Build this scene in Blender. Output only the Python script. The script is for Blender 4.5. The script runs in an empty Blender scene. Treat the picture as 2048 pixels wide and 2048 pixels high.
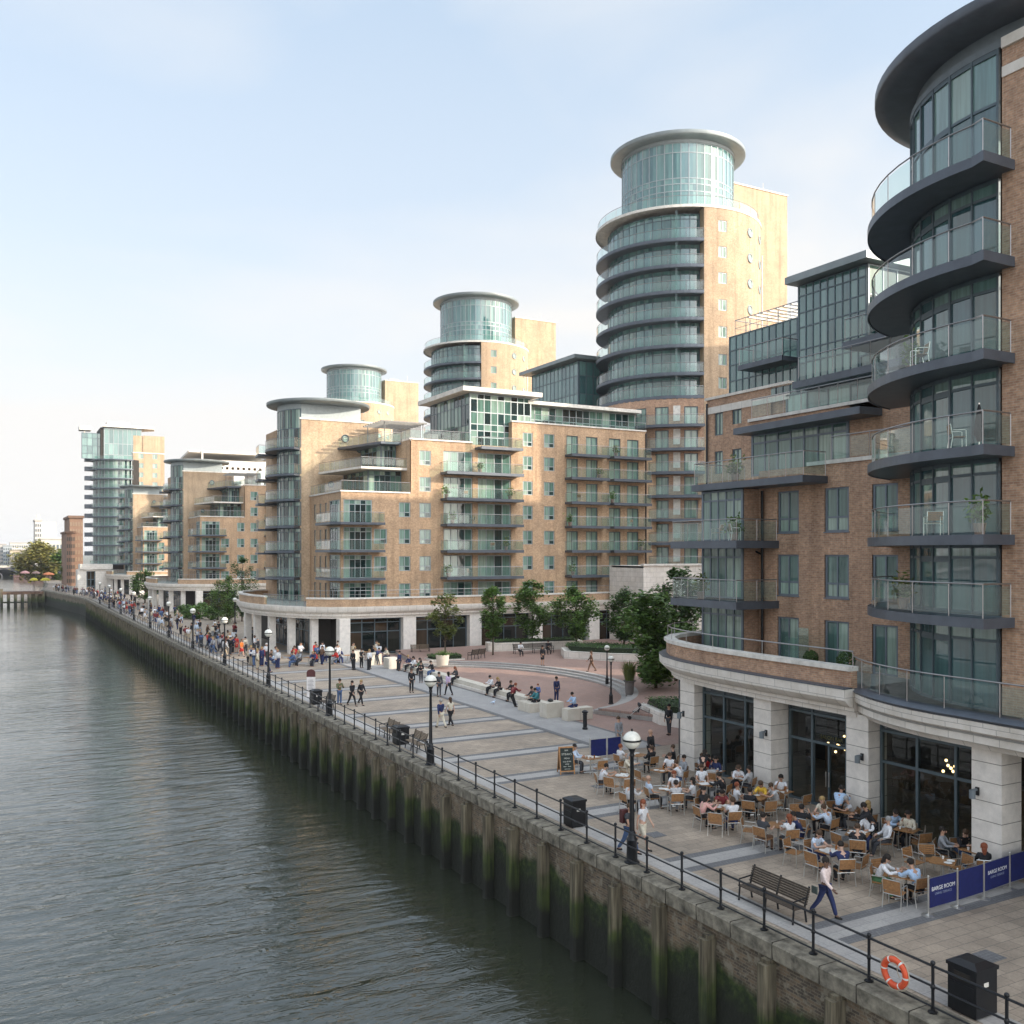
import bpy, math, random
from mathutils import Vector, Matrix
R = math.radians; PI = math.pi
rnd = random.Random(11)
sc = bpy.context.scene; COL = sc.collection
# ---------------------------------------------------------------- camera geometry (level camera, river edge runs along +Y)
CA, CF, CYH, CH = R(28.6), 1900.0, 1105.0, 10.4
SA, KA = math.sin(CA), math.cos(CA)
def ray(px):
    t = (px-1024)/CF
    return (SA+KA*t, KA-SA*t)
def G(px, py, z=0.0):
    D = (CH-z)*CF/(py-CYH); r = ray(px)
    return Vector((r[0]*D, r[1]*D, z))
def onY(px, Y): r = ray(px); return r[0]*Y/r[1]
def onX(px, X): r = ray(px); return r[1]*X/r[0]
def depth(x, y): return x*SA+y*KA
# ---------------------------------------------------------------- scene bookkeeping
ORG = {}
def tag(o, label=None, cat=None, group=None, kind=None):
    if label: o['label'] = label
    if cat: o['category'] = cat
    if group: o['group'] = group
    if kind: o['kind'] = kind
    return o
def thing(name, label, cat, loc, group=None):
    o = bpy.data.objects.new(name, None); COL.objects.link(o)
    o.location = loc; o.empty_display_size = .2; ORG[o] = Vector(loc)
    return tag(o, label, cat, group)
def kids(o): return KIDS.get(o, [])
KIDS = {}
def copy_tree(o, parent=None, loc=None, rz=None, scale=None):
    c = o.copy(); COL.objects.link(c)
    if parent: c.parent = parent; KIDS.setdefault(parent, []).append(c)
    if loc is not None: c.location = loc
    if rz is not None: c.rotation_euler = (0, 0, rz)
    if scale is not None: c.scale = (scale,)*3
    for ch in kids(o): copy_tree(ch, c)
    return c
def link_mesh(name, me, parent=None, loc=None):
    o = bpy.data.objects.new(name, me); COL.objects.link(o)
    if parent is not None:
        o.parent = parent; KIDS.setdefault(parent, []).append(o); ORG[o] = ORG.get(parent, Vector())
    if loc is not None: o.location = loc
    return o
class Fr:
    def __init__(s, f, u=1.0, step=None): s.f = f; s.u = u; s.step = step
    def __call__(s, a, d, z): return s.f(a, d, z)
def W(x): return Fr(lambda a, d, z: (x-d, a, z))
def E(x): return Fr(lambda a, d, z: (x+d, a, z))
def S(y): return Fr(lambda a, d, z: (a, y-d, z))
def N(y): return Fr(lambda a, d, z: (a, y+d, z))
def Cy(cx, cy, r): return Fr(lambda a, d, z: (cx+(r+d)*math.cos(a), cy+(r+d)*math.sin(a), z), 1.0/r, R(5))
def nsub(fr, s0, s1): return 1 if not fr.step else max(1, int(math.ceil(abs(s1-s0)/fr.step)))
WORLD = Fr(lambda a, d, z: (a, d, z))
class MB:
    def __init__(s): s.v = []; s.f = []; s.m = []; s.mi = 0
    def poly(s, pts):
        b = len(s.v); s.v += [tuple(p) for p in pts]; s.f.append(tuple(range(b, b+len(pts)))); s.m.append(s.mi)
    def quads(s, vs, fs):
        b = len(s.v); s.v += [tuple(p) for p in vs]
        for f in fs: s.f.append(tuple(b+i for i in f)); s.m.append(s.mi)
    def box(s, fr, s0, s1, d0, d1, z0, z1):
        n = nsub(fr, s0, s1); vs = []; fs = []
        for i in range(n+1):
            a = s0+(s1-s0)*i/n
            vs += [fr(a, d0, z0), fr(a, d1, z0), fr(a, d1, z1), fr(a, d0, z1)]
        for i in range(n):
            b = 4*i
            for k in range(4): fs.append((b+k, b+(k+1) % 4, b+4+(k+1) % 4, b+4+k))
        fs += [(3, 2, 1, 0), (4*n, 4*n+1, 4*n+2, 4*n+3)]
        s.quads(vs, fs)
    def wbox(s, x0, x1, y0, y1, z0, z1): s.box(WORLD, x0, x1, y0, y1, z0, z1)
    def panel(s, fr, s0, s1, d, z0, z1):
        n = nsub(fr, s0, s1)
        for i in range(n):
            a = s0+(s1-s0)*i/n; b = s0+(s1-s0)*(i+1)/n
            s.poly([fr(a, d, z0), fr(b, d, z0), fr(b, d, z1), fr(a, d, z1)])
    def wall(s, fr, s0, s1, z0, z1, holes=(), rev=.16):
        ss = sorted({s0, s1, *[min(max(h[i], s0), s1) for h in holes for i in (0, 1)]})
        zs = sorted({z0, z1, *[min(max(h[i], z0), z1) for h in holes for i in (2, 3)]})
        for i in range(len(ss)-1):
            for j in range(len(zs)-1):
                ms, mz = (ss[i]+ss[i+1])/2, (zs[j]+zs[j+1])/2
                if any(h[0] < ms < h[1] and h[2] < mz < h[3] for h in holes): continue
                s.panel(fr, ss[i], ss[i+1], 0, zs[j], zs[j+1])
        for a, b, c, d in holes:
            for q in ((a, c, a, d), (b, c, b, d)):
                s.poly([fr(q[0], 0, q[1]), fr(q[2], 0, q[3]), fr(q[2], -rev, q[3]), fr(q[0], -rev, q[1])])
            n = nsub(fr, a, b)
            for z in (c, d):
                for i in range(n):
                    p, q = a+(b-a)*i/n, a+(b-a)*(i+1)/n
                    s.poly([fr(p, 0, z), fr(q, 0, z), fr(q, -rev, z), fr(p, -rev, z)])
    def tube(s, pts, r, k=6):
        pts = [Vector(p) for p in pts]; rs = r if isinstance(r, (list, tuple)) else [r]*len(pts)
        b = len(s.v); n = len(pts); up = None
        for i, p in enumerate(pts):
            d = (pts[min(i+1, n-1)]-pts[max(i-1, 0)]).normalized()
            if up is None: up = Vector((0, 0, 1)) if abs(d.z) < .9 else Vector((1, 0, 0))
            x = d.cross(up).normalized(); y = x.cross(d).normalized(); up = y
            for j in range(k):
                a = 2*PI*j/k; s.v.append(tuple(p+(x*math.cos(a)+y*math.sin(a))*rs[i]))
        for i in range(n-1):
            for j in range(k):
                s.f.append((b+i*k+j, b+i*k+(j+1) % k, b+(i+1)*k+(j+1) % k, b+(i+1)*k+j)); s.m.append(s.mi)
        s.f.append(tuple(b+j for j in reversed(range(k)))); s.m.append(s.mi)
        s.f.append(tuple(b+(n-1)*k+j for j in range(k))); s.m.append(s.mi)
    def lathe(s, c, prof, k=16, a0=0, a1=2*PI):
        cx, cy, cz = c; full = abs(a1-a0) > 6.28; n = k if full else k+1; b = len(s.v)
        for r, z in prof:
            for j in range(n):
                a = a0+(a1-a0)*j/k; s.v.append((cx+r*math.cos(a), cy+r*math.sin(a), cz+z))
        for i in range(len(prof)-1):
            for j in range(k):
                q = (j+1) % n
                s.f.append((b+i*n+j, b+i*n+q, b+(i+1)*n+q, b+(i+1)*n+j)); s.m.append(s.mi)
    def ball(s, c, r, k=10, sz=1.0):
        prof = [(r*math.sin(PI*i/k), -sz*r*math.cos(PI*i/k)) for i in range(k+1)]
        prof[0] = (r*.01, -sz*r); prof[-1] = (r*.01, sz*r)
        s.lathe(c, prof, k+4)
    def prism(s, poly, z0, z1):
        n = len(poly); b = len(s.v)
        s.v += [(p[0], p[1], z0) for p in poly]+[(p[0], p[1], z1) for p in poly]
        for i in range(n): s.f.append((b+i, b+(i+1) % n, b+n+(i+1) % n, b+n+i)); s.m.append(s.mi)
        s.f.append(tuple(b+i for i in reversed(range(n)))); s.m.append(s.mi)
        s.f.append(tuple(b+n+i for i in range(n))); s.m.append(s.mi)
    def sweep(s, path, prof, closed=True):
        """profile (d outward, z) swept along a plan path; outward is to the right of travel"""
        n = len(path); nor = []
        for i in range(n):
            a = Vector(path[max(i-1, 0)]); b_ = Vector(path[i]); c = Vector(path[min(i+1, n-1)])
            d1 = (b_-a).normalized() if i else (c-b_).normalized()
            d2 = (c-b_).normalized() if i < n-1 else d1
            n1 = Vector((d1.y, -d1.x)); n2 = Vector((d2.y, -d2.x)); m = (n1+n2).normalized()
            nor.append(m/max(.5, m.dot(n1)))
        b = len(s.v); k = len(prof)
        for p, m in zip(path, nor):
            for d, z in prof: s.v.append((p[0]+m.x*d, p[1]+m.y*d, z))
        for i in range(n-1):
            for j in range(k if closed else k-1):
                q = (j+1) % k
                s.f.append((b+i*k+j, b+i*k+q, b+(i+1)*k+q, b+(i+1)*k+j)); s.m.append(s.mi)
        if closed:
            s.f.append(tuple(b+j for j in range(k))); s.m.append(s.mi)
            s.f.append(tuple(b+(n-1)*k+j for j in reversed(range(k)))); s.m.append(s.mi)
    def mesh(s, name, mats, smooth=False, o=Vector()):
        me = bpy.data.meshes.new(name)
        me.from_pydata([(p[0]-o.x, p[1]-o.y, p[2]-o.z) for p in s.v], [], s.f)
        for m in (mats if isinstance(mats, (list, tuple)) else [mats]): me.materials.append(m)
        if any(s.m): me.polygons.foreach_set('material_index', s.m)
        if smooth:
            me.polygons.foreach_set('use_smooth', [True]*len(s.f)); me.update()
            me.set_sharp_from_angle(angle=R(40))
        me.update()
        return me
    def build(s, name, mats, parent=None, smooth=False, loc=None):
        """world-space verts; object origin = parent's origin, or loc when top-level"""
        if parent is not None: return link_mesh(name, s.mesh(name, mats, smooth, ORG.get(parent, Vector())), parent)
        l = Vector(loc) if loc is not None else Vector()
        o = link_mesh(name, s.mesh(name, mats, smooth, l)); o.location = l; ORG[o] = l
        return o
# ---------------------------------------------------------------- materials
def newmat(name):
    m = bpy.data.materials.new(name); m.use_nodes = True
    t = m.node_tree; return m, t, t.nodes['Principled BSDF']
def nd(t, typ, ins=None, **kw):
    n = t.nodes.new(typ)
    for k, v in kw.items(): setattr(n, k, v)
    for k, v in (ins or {}).items():
        if isinstance(v, bpy.types.NodeSocket): t.links.new(v, n.inputs[k])
        else: n.inputs[k].default_value = v
    return n
def c4(c): return (c[0], c[1], c[2], 1)
def ramp(t, fac, stops, interp='LINEAR'):
    n = t.nodes.new('ShaderNodeValToRGB'); cr = n.color_ramp; cr.interpolation = interp
    while len(cr.elements) < len(stops): cr.elements.new(.5)
    for e, (p, c) in zip(cr.elements, stops): e.position = p; e.color = c4(c) if len(c) == 3 else c
    t.links.new(fac, n.inputs[0]); return n.outputs[0]
def mixc(t, fac, a, b, mode='MIX'):
    n = t.nodes.new('ShaderNodeMix'); n.data_type = 'RGBA'; n.blend_type = mode
    for i, v in ((0, fac), (6, a), (7, b)):
        if isinstance(v, bpy.types.NodeSocket): t.links.new(v, n.inputs[i])
        else: n.inputs[i].default_value = v if i == 0 else c4(v)
    return n.outputs[2]
def mth(t, op, a, b=0.0, c=0.0):
    n = t.nodes.new('ShaderNodeMath'); n.operation = op
    for i, v in enumerate((a, b, c)):
        if isinstance(v, bpy.types.NodeSocket): t.links.new(v, n.inputs[i])
        else: n.inputs[i].default_value = v
    return n.outputs[0]
def pos(t): return nd(t, 'ShaderNodeNewGeometry').outputs['Position']
def facade_uv(t):
    """(distance along the wall, height) from position and normal"""
    g = nd(t, 'ShaderNodeNewGeometry')
    p = nd(t, 'ShaderNodeSeparateXYZ', {0: g.outputs['Position']}); n = nd(t, 'ShaderNodeSeparateXYZ', {0: g.outputs['True Normal']})
    sx = mth(t, 'GREATER_THAN', mth(t, 'ABSOLUTE', n.outputs[0]), mth(t, 'ABSOLUTE', n.outputs[1]))
    u = mth(t, 'ADD', mth(t, 'MULTIPLY', p.outputs[1], sx), mth(t, 'MULTIPLY', p.outputs[0], mth(t, 'SUBTRACT', 1.0, sx)))
    return nd(t, 'ShaderNodeCombineXYZ', {0: u, 1: p.outputs[2]}).outputs[0], p, g
def plain(name, col, rough=.6, metal=0.0, var=.12, scale=3.0, bump=0.0, bscale=30.0, spec=None):
    m, t, b = newmat(name); P = pos(t)
    nz = nd(t, 'ShaderNodeTexNoise', {'Vector': P, 'Scale': scale, 'Detail': 5.0, 'Roughness': .65})
    lo = tuple(max(0, c*(1-var*1.6)) for c in col); hi = tuple(min(1, c*(1+var)) for c in col)
    t.links.new(ramp(t, nz.outputs[0], [(.3, lo), (.7, hi)]), b.inputs['Base Color'])
    b.inputs['Roughness'].default_value = rough; b.inputs['Metallic'].default_value = metal
    if spec is not None: b.inputs['Specular IOR Level'].default_value = spec
    if bump:
        n2 = nd(t, 'ShaderNodeTexNoise', {'Vector': P, 'Scale': bscale, 'Detail': 4.0})
        bp = nd(t, 'ShaderNodeBump', {'Height': n2.outputs[0], 'Strength': bump, 'Distance': .02})
        t.links.new(bp.outputs[0], b.inputs['Normal'])
    return m
def brick(name, c1, c2, mort, rw=.235, rh=.082, dirt=.24):
    m, t, b = newmat(name); uv, p, g = facade_uv(t)
    bt = nd(t, 'ShaderNodeTexBrick', {'Vector': uv, 'Color1': c4(c1), 'Color2': c4(c2), 'Mortar': c4(mort), 'Scale': 1.0,
            'Mortar Size': .009, 'Mortar Smooth': .3, 'Bias': -.1, 'Brick Width': rw, 'Row Height': rh})
    bt.offset = .5
    n1 = nd(t, 'ShaderNodeTexNoise', {'Vector': g.outputs['Position'], 'Scale': .35, 'Detail': 6.0, 'Roughness': .7})
    n2 = nd(t, 'ShaderNodeTexNoise', {'Vector': g.outputs['Position'], 'Scale': 7.0, 'Detail': 3.0})
    c = mixc(t, 1.0, bt.outputs['Color'], ramp(t, n1.outputs[0], [(.3, (1-dirt,)*3), (.7, (1.12, 1.1, 1.06))]), 'MULTIPLY')
    c = mixc(t, 1.0, c, ramp(t, n2.outputs[0], [(.35, (.84, .82, .8)), (.65, (1.1, 1.1, 1.1))]), 'MULTIPLY')
    mp = nd(t, 'ShaderNodeMapping', {'Vector': uv, 'Scale': (1.3, .07, 1)}); n3 = nd(t, 'ShaderNodeTexNoise', {'Vector': mp.outputs[0], 'Scale': 1.0, 'Detail': 5.0, 'Roughness': .6})
    c = mixc(t, 1.0, c, ramp(t, n3.outputs[0], [(.32, (.76, .74, .72)), (.5, (1, 1, 1)), (.7, (1.07,)*3)]), 'MULTIPLY')
    t.links.new(c, b.inputs['Base Color']); b.inputs['Roughness'].default_value = .88
    bp = nd(t, 'ShaderNodeBump', {'Height': bt.outputs['Fac'], 'Strength': -.4, 'Distance': .01})
    t.links.new(bp.outputs[0], b.inputs['Normal'])
    return m
def stone(name, col, bw=.9, bh=.55, joint=.012, dark=.55):
    m, t, b = newmat(name); uv, p, g = facade_uv(t)
    d = tuple(c*.93 for c in col)
    bt = nd(t, 'ShaderNodeTexBrick', {'Vector': uv, 'Color1': c4(col), 'Color2': c4(d), 'Mortar': c4(tuple(c*dark for c in col)), 'Scale': 1.0,
            'Mortar Size': joint, 'Brick Width': bw, 'Row Height': bh})
    n1 = nd(t, 'ShaderNodeTexNoise', {'Vector': g.outputs['Position'], 'Scale': 1.3, 'Detail': 7.0, 'Roughness': .7})
    c = mixc(t, 1.0, bt.outputs['Color'], ramp(t, n1.outputs[0], [(.3, (.84, .82, .78)), (.65, (1.05, 1.05, 1.05))]), 'MULTIPLY')
    t.links.new(c, b.inputs['Base Color']); b.inputs['Roughness'].default_value = .8
    return m
def paving(name, c1, c2, mort, bw, bh, msz=.008, rot=0.0, dirt=.3):
    m, t, b = newmat(name); P = pos(t)
    mp = nd(t, 'ShaderNodeMapping', {'Vector': P, 'Rotation': (0, 0, rot)})
    bt = nd(t, 'ShaderNodeTexBrick', {'Vector': mp.outputs[0], 'Color1': c4(c1), 'Color2': c4(c2), 'Mortar': c4(mort), 'Scale': 1.0,
            'Mortar Size': msz, 'Mortar Smooth': .2, 'Brick Width': bw, 'Row Height': bh})
    n1 = nd(t, 'ShaderNodeTexNoise', {'Vector': P, 'Scale': .5, 'Detail': 8.0, 'Roughness': .72})
    n2 = nd(t, 'ShaderNodeTexNoise', {'Vector': P, 'Scale': 14.0, 'Detail': 3.0})
    c = mixc(t, 1.0, bt.outputs['Color'], ramp(t, n1.outputs[0], [(.3, (1-dirt,)*3), (.7, (1.1, 1.08, 1.05))]), 'MULTIPLY')
    c = mixc(t, 1.0, c, ramp(t, n2.outputs[0], [(.3, (.86,)*3), (.7, (1.08,)*3)]), 'MULTIPLY')
    vo = nd(t, 'ShaderNodeTexVoronoi', {'Vector': P, 'Scale': 2.3})
    c = mixc(t, 1.0, c, ramp(t, vo.outputs['Distance'], [(.02, (.62,)*3), (.05, (1, 1, 1))]), 'MULTIPLY')
    t.links.new(c, b.inputs['Base Color'])
    t.links.new(ramp(t, n1.outputs[0], [(.3, (.55,)*3), (.7, (.85,)*3)]), b.inputs['Roughness'])
    bp = nd(t, 'ShaderNodeBump', {'Height': bt.outputs['Fac'], 'Strength': -.3, 'Distance': .01})
    t.links.new(bp.outputs[0], b.inputs['Normal'])
    return m
def window_glass(name, tones, ior=1.75, rough=.03, curtain=.5):
    """panes over drawn curtains and dark rooms: tone varies by pane, with soft vertical folds"""
    m, t, b = newmat(name); uv, p, g = facade_uv(t)
    rp = g.outputs['Random Per Island']
    c = ramp(t, rp, [(i/len(tones), x) for i, x in enumerate(tones)], 'CONSTANT')
    mp = nd(t, 'ShaderNodeMapping', {'Vector': uv, 'Scale': (5.0, .25, 1)})
    nz = nd(t, 'ShaderNodeTexNoise', {'Vector': mp.outputs[0], 'Scale': 1.0, 'Detail': 3.0})
    c = mixc(t, curtain, c, ramp(t, nz.outputs[0], [(.35, (.45,)*3), (.62, (1.25,)*3)]), 'MULTIPLY')
    t.links.new(c, b.inputs['Base Color']); b.inputs['Roughness'].default_value = rough; b.inputs['IOR'].default_value = ior
    n2 = nd(t, 'ShaderNodeTexNoise', {'Vector': g.outputs['Position'], 'Scale': .8, 'Detail': 1.0})
    bp = nd(t, 'ShaderNodeBump', {'Height': n2.outputs[0], 'Strength': .12, 'Distance': .05})
    t.links.new(bp.outputs[0], b.inputs['Normal'])
    return m
def clear_glass(name, tint, refl=.06, haze=.05, hz=(.6, .72, .68)):
    m, t, b = newmat(name); t.nodes.remove(b); out = t.nodes['Material Output']
    tr = nd(t, 'ShaderNodeBsdfTransparent', {'Color': c4(tint)}); gl = nd(t, 'ShaderNodeBsdfGlossy', {'Color': (1, 1, 1, 1), 'Roughness': .02})
    df = nd(t, 'ShaderNodeBsdfDiffuse', {'Color': c4(hz)})
    m1 = nd(t, 'ShaderNodeMixShader', {0: haze, 1: tr.outputs[0], 2: df.outputs[0]})
    lw = nd(t, 'ShaderNodeLayerWeight', {'Blend': .5}); f = mth(t, 'ADD', mth(t, 'MULTIPLY', mth(t, 'POWER', lw.outputs['Facing'], 4.0), .85), refl)
    m2 = nd(t, 'ShaderNodeMixShader', {0: f, 1: m1.outputs[0], 2: gl.outputs[0]})
    t.links.new(m2.outputs[0], out.inputs[0]); return m
def emit(name, col, s):
    m, t, b = newmat(name); b.inputs['Base Color'].default_value = c4(col); b.inputs['Emission Color'].default_value = c4(col); b.inputs['Emission Strength'].default_value = s
    return m
CL = {}
def cloth(col):
    k = tuple(round(c, 3) for c in col)
    if k not in CL: CL[k] = plain('cloth_%d' % len(CL), col, .85, 0, .16, 18.0)
    return CL[k]
BRK = brick('shaded_stock_brick', (.54, .325, .21), (.37, .21, .14), (.48, .40, .32))  # same stock brick, its shaded look put into a redder, darker colour
BRT = brick('yellow_stock_brick', (.55, .365, .225), (.43, .27, .165), (.48, .38, .28))
BRY = brick('pale_yellow_brick', (.54, .40, .27), (.47, .335, .22), (.46, .36, .27))
STN = stone('portland_stone', (.74, .69, .63)); STC = plain('column_stone', (.74, .69, .63), .8, 0, .1, 2.5); JNT = plain('joint_greyish_brown', (.26, .24, .21), .9)  # greyish brown joint lines of the columns
COP = plain('coping_stone', (.70, .66, .60), .8, 0, .15, 2.0)
MET = plain('grey_blue_metal', (.10, .115, .14), .42, .3, .12, 1.5)
FRM = plain('window_frame_metal', (.095, .13, .15), .45, .2, .08)
FRL = plain('pale_frame_metal', (.32, .36, .37), .45, .3, .08)
ROOF = plain('zinc_roof', (.25, .28, .285), .45, .4, .1, .8)
SOF = plain('soffit_metal', (.17, .20, .22), .55, .2, .08)
RFLAT = plain('roof_felt', (.28, .27, .25), .9)
RAIL = plain('steel_handrail', (.36, .34, .33), .35, .8, .1)
GLR = clear_glass('balustrade_glass', (.74, .87, .84), .06, .055, (.62, .78, .76))
GLS = clear_glass('shop_glass', (.42, .50, .48), .05, .012, (.25, .3, .3))
GLW = window_glass('window_glass', [(.008, .02, .022), (.06, .13, .11), (.20, .30, .25), (.02, .05, .05), (.32, .41, .34), (.10, .19, .155), (.012, .028, .03)], 1.75)
GLB = window_glass('window_glass_near', [(.03, .08, .09), (.14, .25, .23), (.045, .11, .12), (.21, .32, .285), (.08, .16, .16)], 1.9)
GLT = window_glass('tower_glass', [(.06, .15, .15), (.08, .18, .175), (.10, .21, .20), (.045, .12, .125), (.14, .26, .24)], 2.0, .03, .3)
GLC = window_glass('curtained_glass', [(.20, .29, .25), (.08, .15, .135), (.28, .37, .31), (.13, .21, .185)], 1.55, .03, .6)
FRN = plain('near_frame_metal', (.15, .18, .215), .45, .2, .08)
GLD = window_glass('dark_shop_glass', [(.01, .013, .012), (.02, .022, .018), (.045, .03, .018), (.008, .012, .012)], 1.5, .03, .3)
BLK = plain('black_painted_iron', (.012, .013, .016), .38, .2, .2, 6.0)
WOOD = plain('teak_slats', (.33, .165, .065), .55, 0, .25, 14.0)
ALU = plain('brushed_aluminium', (.62, .61, .58), .32, .85, .08)
DARK = plain('dark_interior', (.030, .024, .019), .8)
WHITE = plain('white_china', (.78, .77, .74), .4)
LEAF = {}
def leafmat(name, a, b):
    m, t, p = newmat(name); g = nd(t, 'ShaderNodeNewGeometry')
    c = ramp(t, g.outputs['Random Per Island'], [(0, a), (.6, b), (1, tuple(min(1, x*1.5) for x in b))])
    n = nd(t, 'ShaderNodeTexNoise', {'Vector': g.outputs['Position'], 'Scale': .9})
    c = mixc(t, 1.0, c, ramp(t, n.outputs[0], [(.3, (.65, .7, .65)), (.7, (1.25, 1.2, 1.1))]), 'MULTIPLY')
    t.links.new(c, p.inputs['Base Color']); p.inputs['Roughness'].default_value = .55
    tl = nd(t, 'ShaderNodeBsdfTranslucent', {'Color': c}); mx = nd(t, 'ShaderNodeMixShader', {0: .25, 1: p.outputs[0], 2: tl.outputs[0]})
    t.links.new(mx.outputs[0], t.nodes['Material Output'].inputs[0]); return m
LFG = leafmat('green_leaves', (.05, .105, .02), (.125, .215, .05)); LFD = leafmat('dark_leaves', (.03, .068, .017), (.07, .13, .035))
LFY = leafmat('autumn_leaves', (.15, .155, .04), (.28, .25, .07)); LFO = leafmat('olive_leaves', (.07, .10, .025), (.16, .19, .05))
BARK = plain('tree_bark', (.10, .075, .05), .9, 0, .3, 9.0)
# ---------------------------------------------------------------- facade pieces
def window(par, fr, s0, s1, z0, z1, cols=2, rows=(), dep=.11, fw=.06, fmat=None, gmat=None, name='window', sill=False, skip=False):
    fmat = fmat or FRM; gmat = gmat or GLW; w = fw*fr.u; mb = MB(); th = .06
    mb.box(fr, s0, s1, -dep, -dep+th, z0, z0+fw); mb.box(fr, s0, s1, -dep, -dep+th, z1-fw, z1)
    zz = [z0+fw]+[z0+(z1-z0)*r for r in rows]+[z1-fw]
    xs = [s0+w+(s1-s0-2*w)*i/cols for i in range(cols+1)]
    for x in xs: mb.box(fr, x-w/2 if x != xs[0] else s0, x+w/2 if x != xs[-1] else s1, -dep, -dep+th*.98, z0+fw, z1-fw)
    for z in zz[1:-1]: mb.box(fr, s0+w, s1-w, -dep+.003, -dep+th*.9, z-fw/2, z+fw/2)
    if sill: mb.box(fr, s0-.04*fr.u, s1+.04*fr.u, -dep+.003, .04, z0-.05, z0-.003)
    o = mb.build(name, fmat, par)
    pb = MB()
    for i in range(cols):
        for j in range(len(zz)-1):
            n = nsub(fr, xs[i], xs[i+1])
            for k in range(n):
                a = xs[i]+(xs[i+1]-xs[i])*k/n; b = xs[i]+(xs[i+1]-xs[i])*(k+1)/n
                pb.poly([fr(a, -dep+.02, zz[j]), fr(b, -dep+.02, zz[j]), fr(b, -dep+.02, zz[j+1]), fr(a, -dep+.02, zz[j+1])])
    pb.build('pane', gmat, o)
    return o
def railing(par, path, z, h=1.08, sp=1.3, glass=True, gm=None, closed=False, rm=None):
    """posts + handrail + glass panels along a 3-D plan path"""
    P = [Vector((p[0], p[1], z)) for p in path]; mb = MB(); gb = MB(); Z = Vector((0, 0, 1))
    mb.tube([p+Z*h for p in P], .028, 6)
    post = lambda p: mb.tube([p, p+Z*h], .02, 4)
    def pane(p, q, e0, e1):
        u = (q-p).normalized()*.05; p2, q2 = p+(u if e0 else u*0), q-(u if e1 else u*0)
        if (q2-p2).length > .03: gb.poly([p2+Z*.08, q2+Z*.08, q2+Z*(h-.1), p2+Z*(h-.1)])
    post(P[0]); run = 0.0; e0 = True
    for i in range(len(P)-1):
        a, b = P[i], P[i+1]; L = (b-a).length; n = max(1, round(L/sp)) if L > sp*.6 else 1; d = (b-a)/n
        corner = i+2 < len(P) and d.normalized().dot((P[i+2]-b).normalized()) < .8
        for k in range(n):
            p = a+d*k; q = p+d; run += d.length; last = i == len(P)-2 and k == n-1
            put = last or run >= sp*.9 or (k == n-1 and corner) or n > 1
            pane(p, q, e0, put); e0 = put
            if put: post(q); run = 0.0
    if not glass: mb.tube([p+Z*h*.5 for p in P], .015, 4)
    r = mb.build('railing', rm or RAIL, par)
    if glass and gb.f: gb.build('glass_panel', gm or GLR, par)
    return r
def balcony(par, fr, s0, s1, d1, z, d0=0.0, th=.26, h=1.08, sp=1.3, sides=(1, 1), name='balcony', smat=None):
    mb = MB(); mb.box(fr, s0, s1, d0, d1, z-th, z)
    mb.box(fr, s0, s1, d1-.05, d1+.025, z-th-.02, z+.03)
    o = mb.build(name, smat or MET, par, bool(fr.step))
    n = max(1, nsub(fr, s0, s1)); e = .07*fr.u
    path = [fr(s0+e+(s1-s0-2*e)*i/n, d1-.07, 0)[:2] for i in range(n+1)]
    if fr.step and n > 3: pass
    if sides[0]: path = [fr(s0+e, d0+.02, 0)[:2]]+path
    if sides[1]: path = path+[fr(s1-e, d0+.02, 0)[:2]]
    railing(o, path, z, h, sp)
    return o
def arc(cx, cy, r, a0, a1, n=16): return [(cx+r*math.cos(R(a0+(a1-a0)*i/n)), cy+r*math.sin(R(a0+(a1-a0)*i/n))) for i in range(n+1)]
def disc_roof(par, cx, cy, r, z, th=.42, rg=None, name='roof'):
    mb = MB(); mb.lathe((cx, cy, z), [(.01, .0), (r-.5, 0), (r-.05, .1), (r, .16), (r, th), (r-.12, th+.03), (.01, th+.25)], 72)
    return mb.build(name, [rg or ROOF], par, True)
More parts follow.
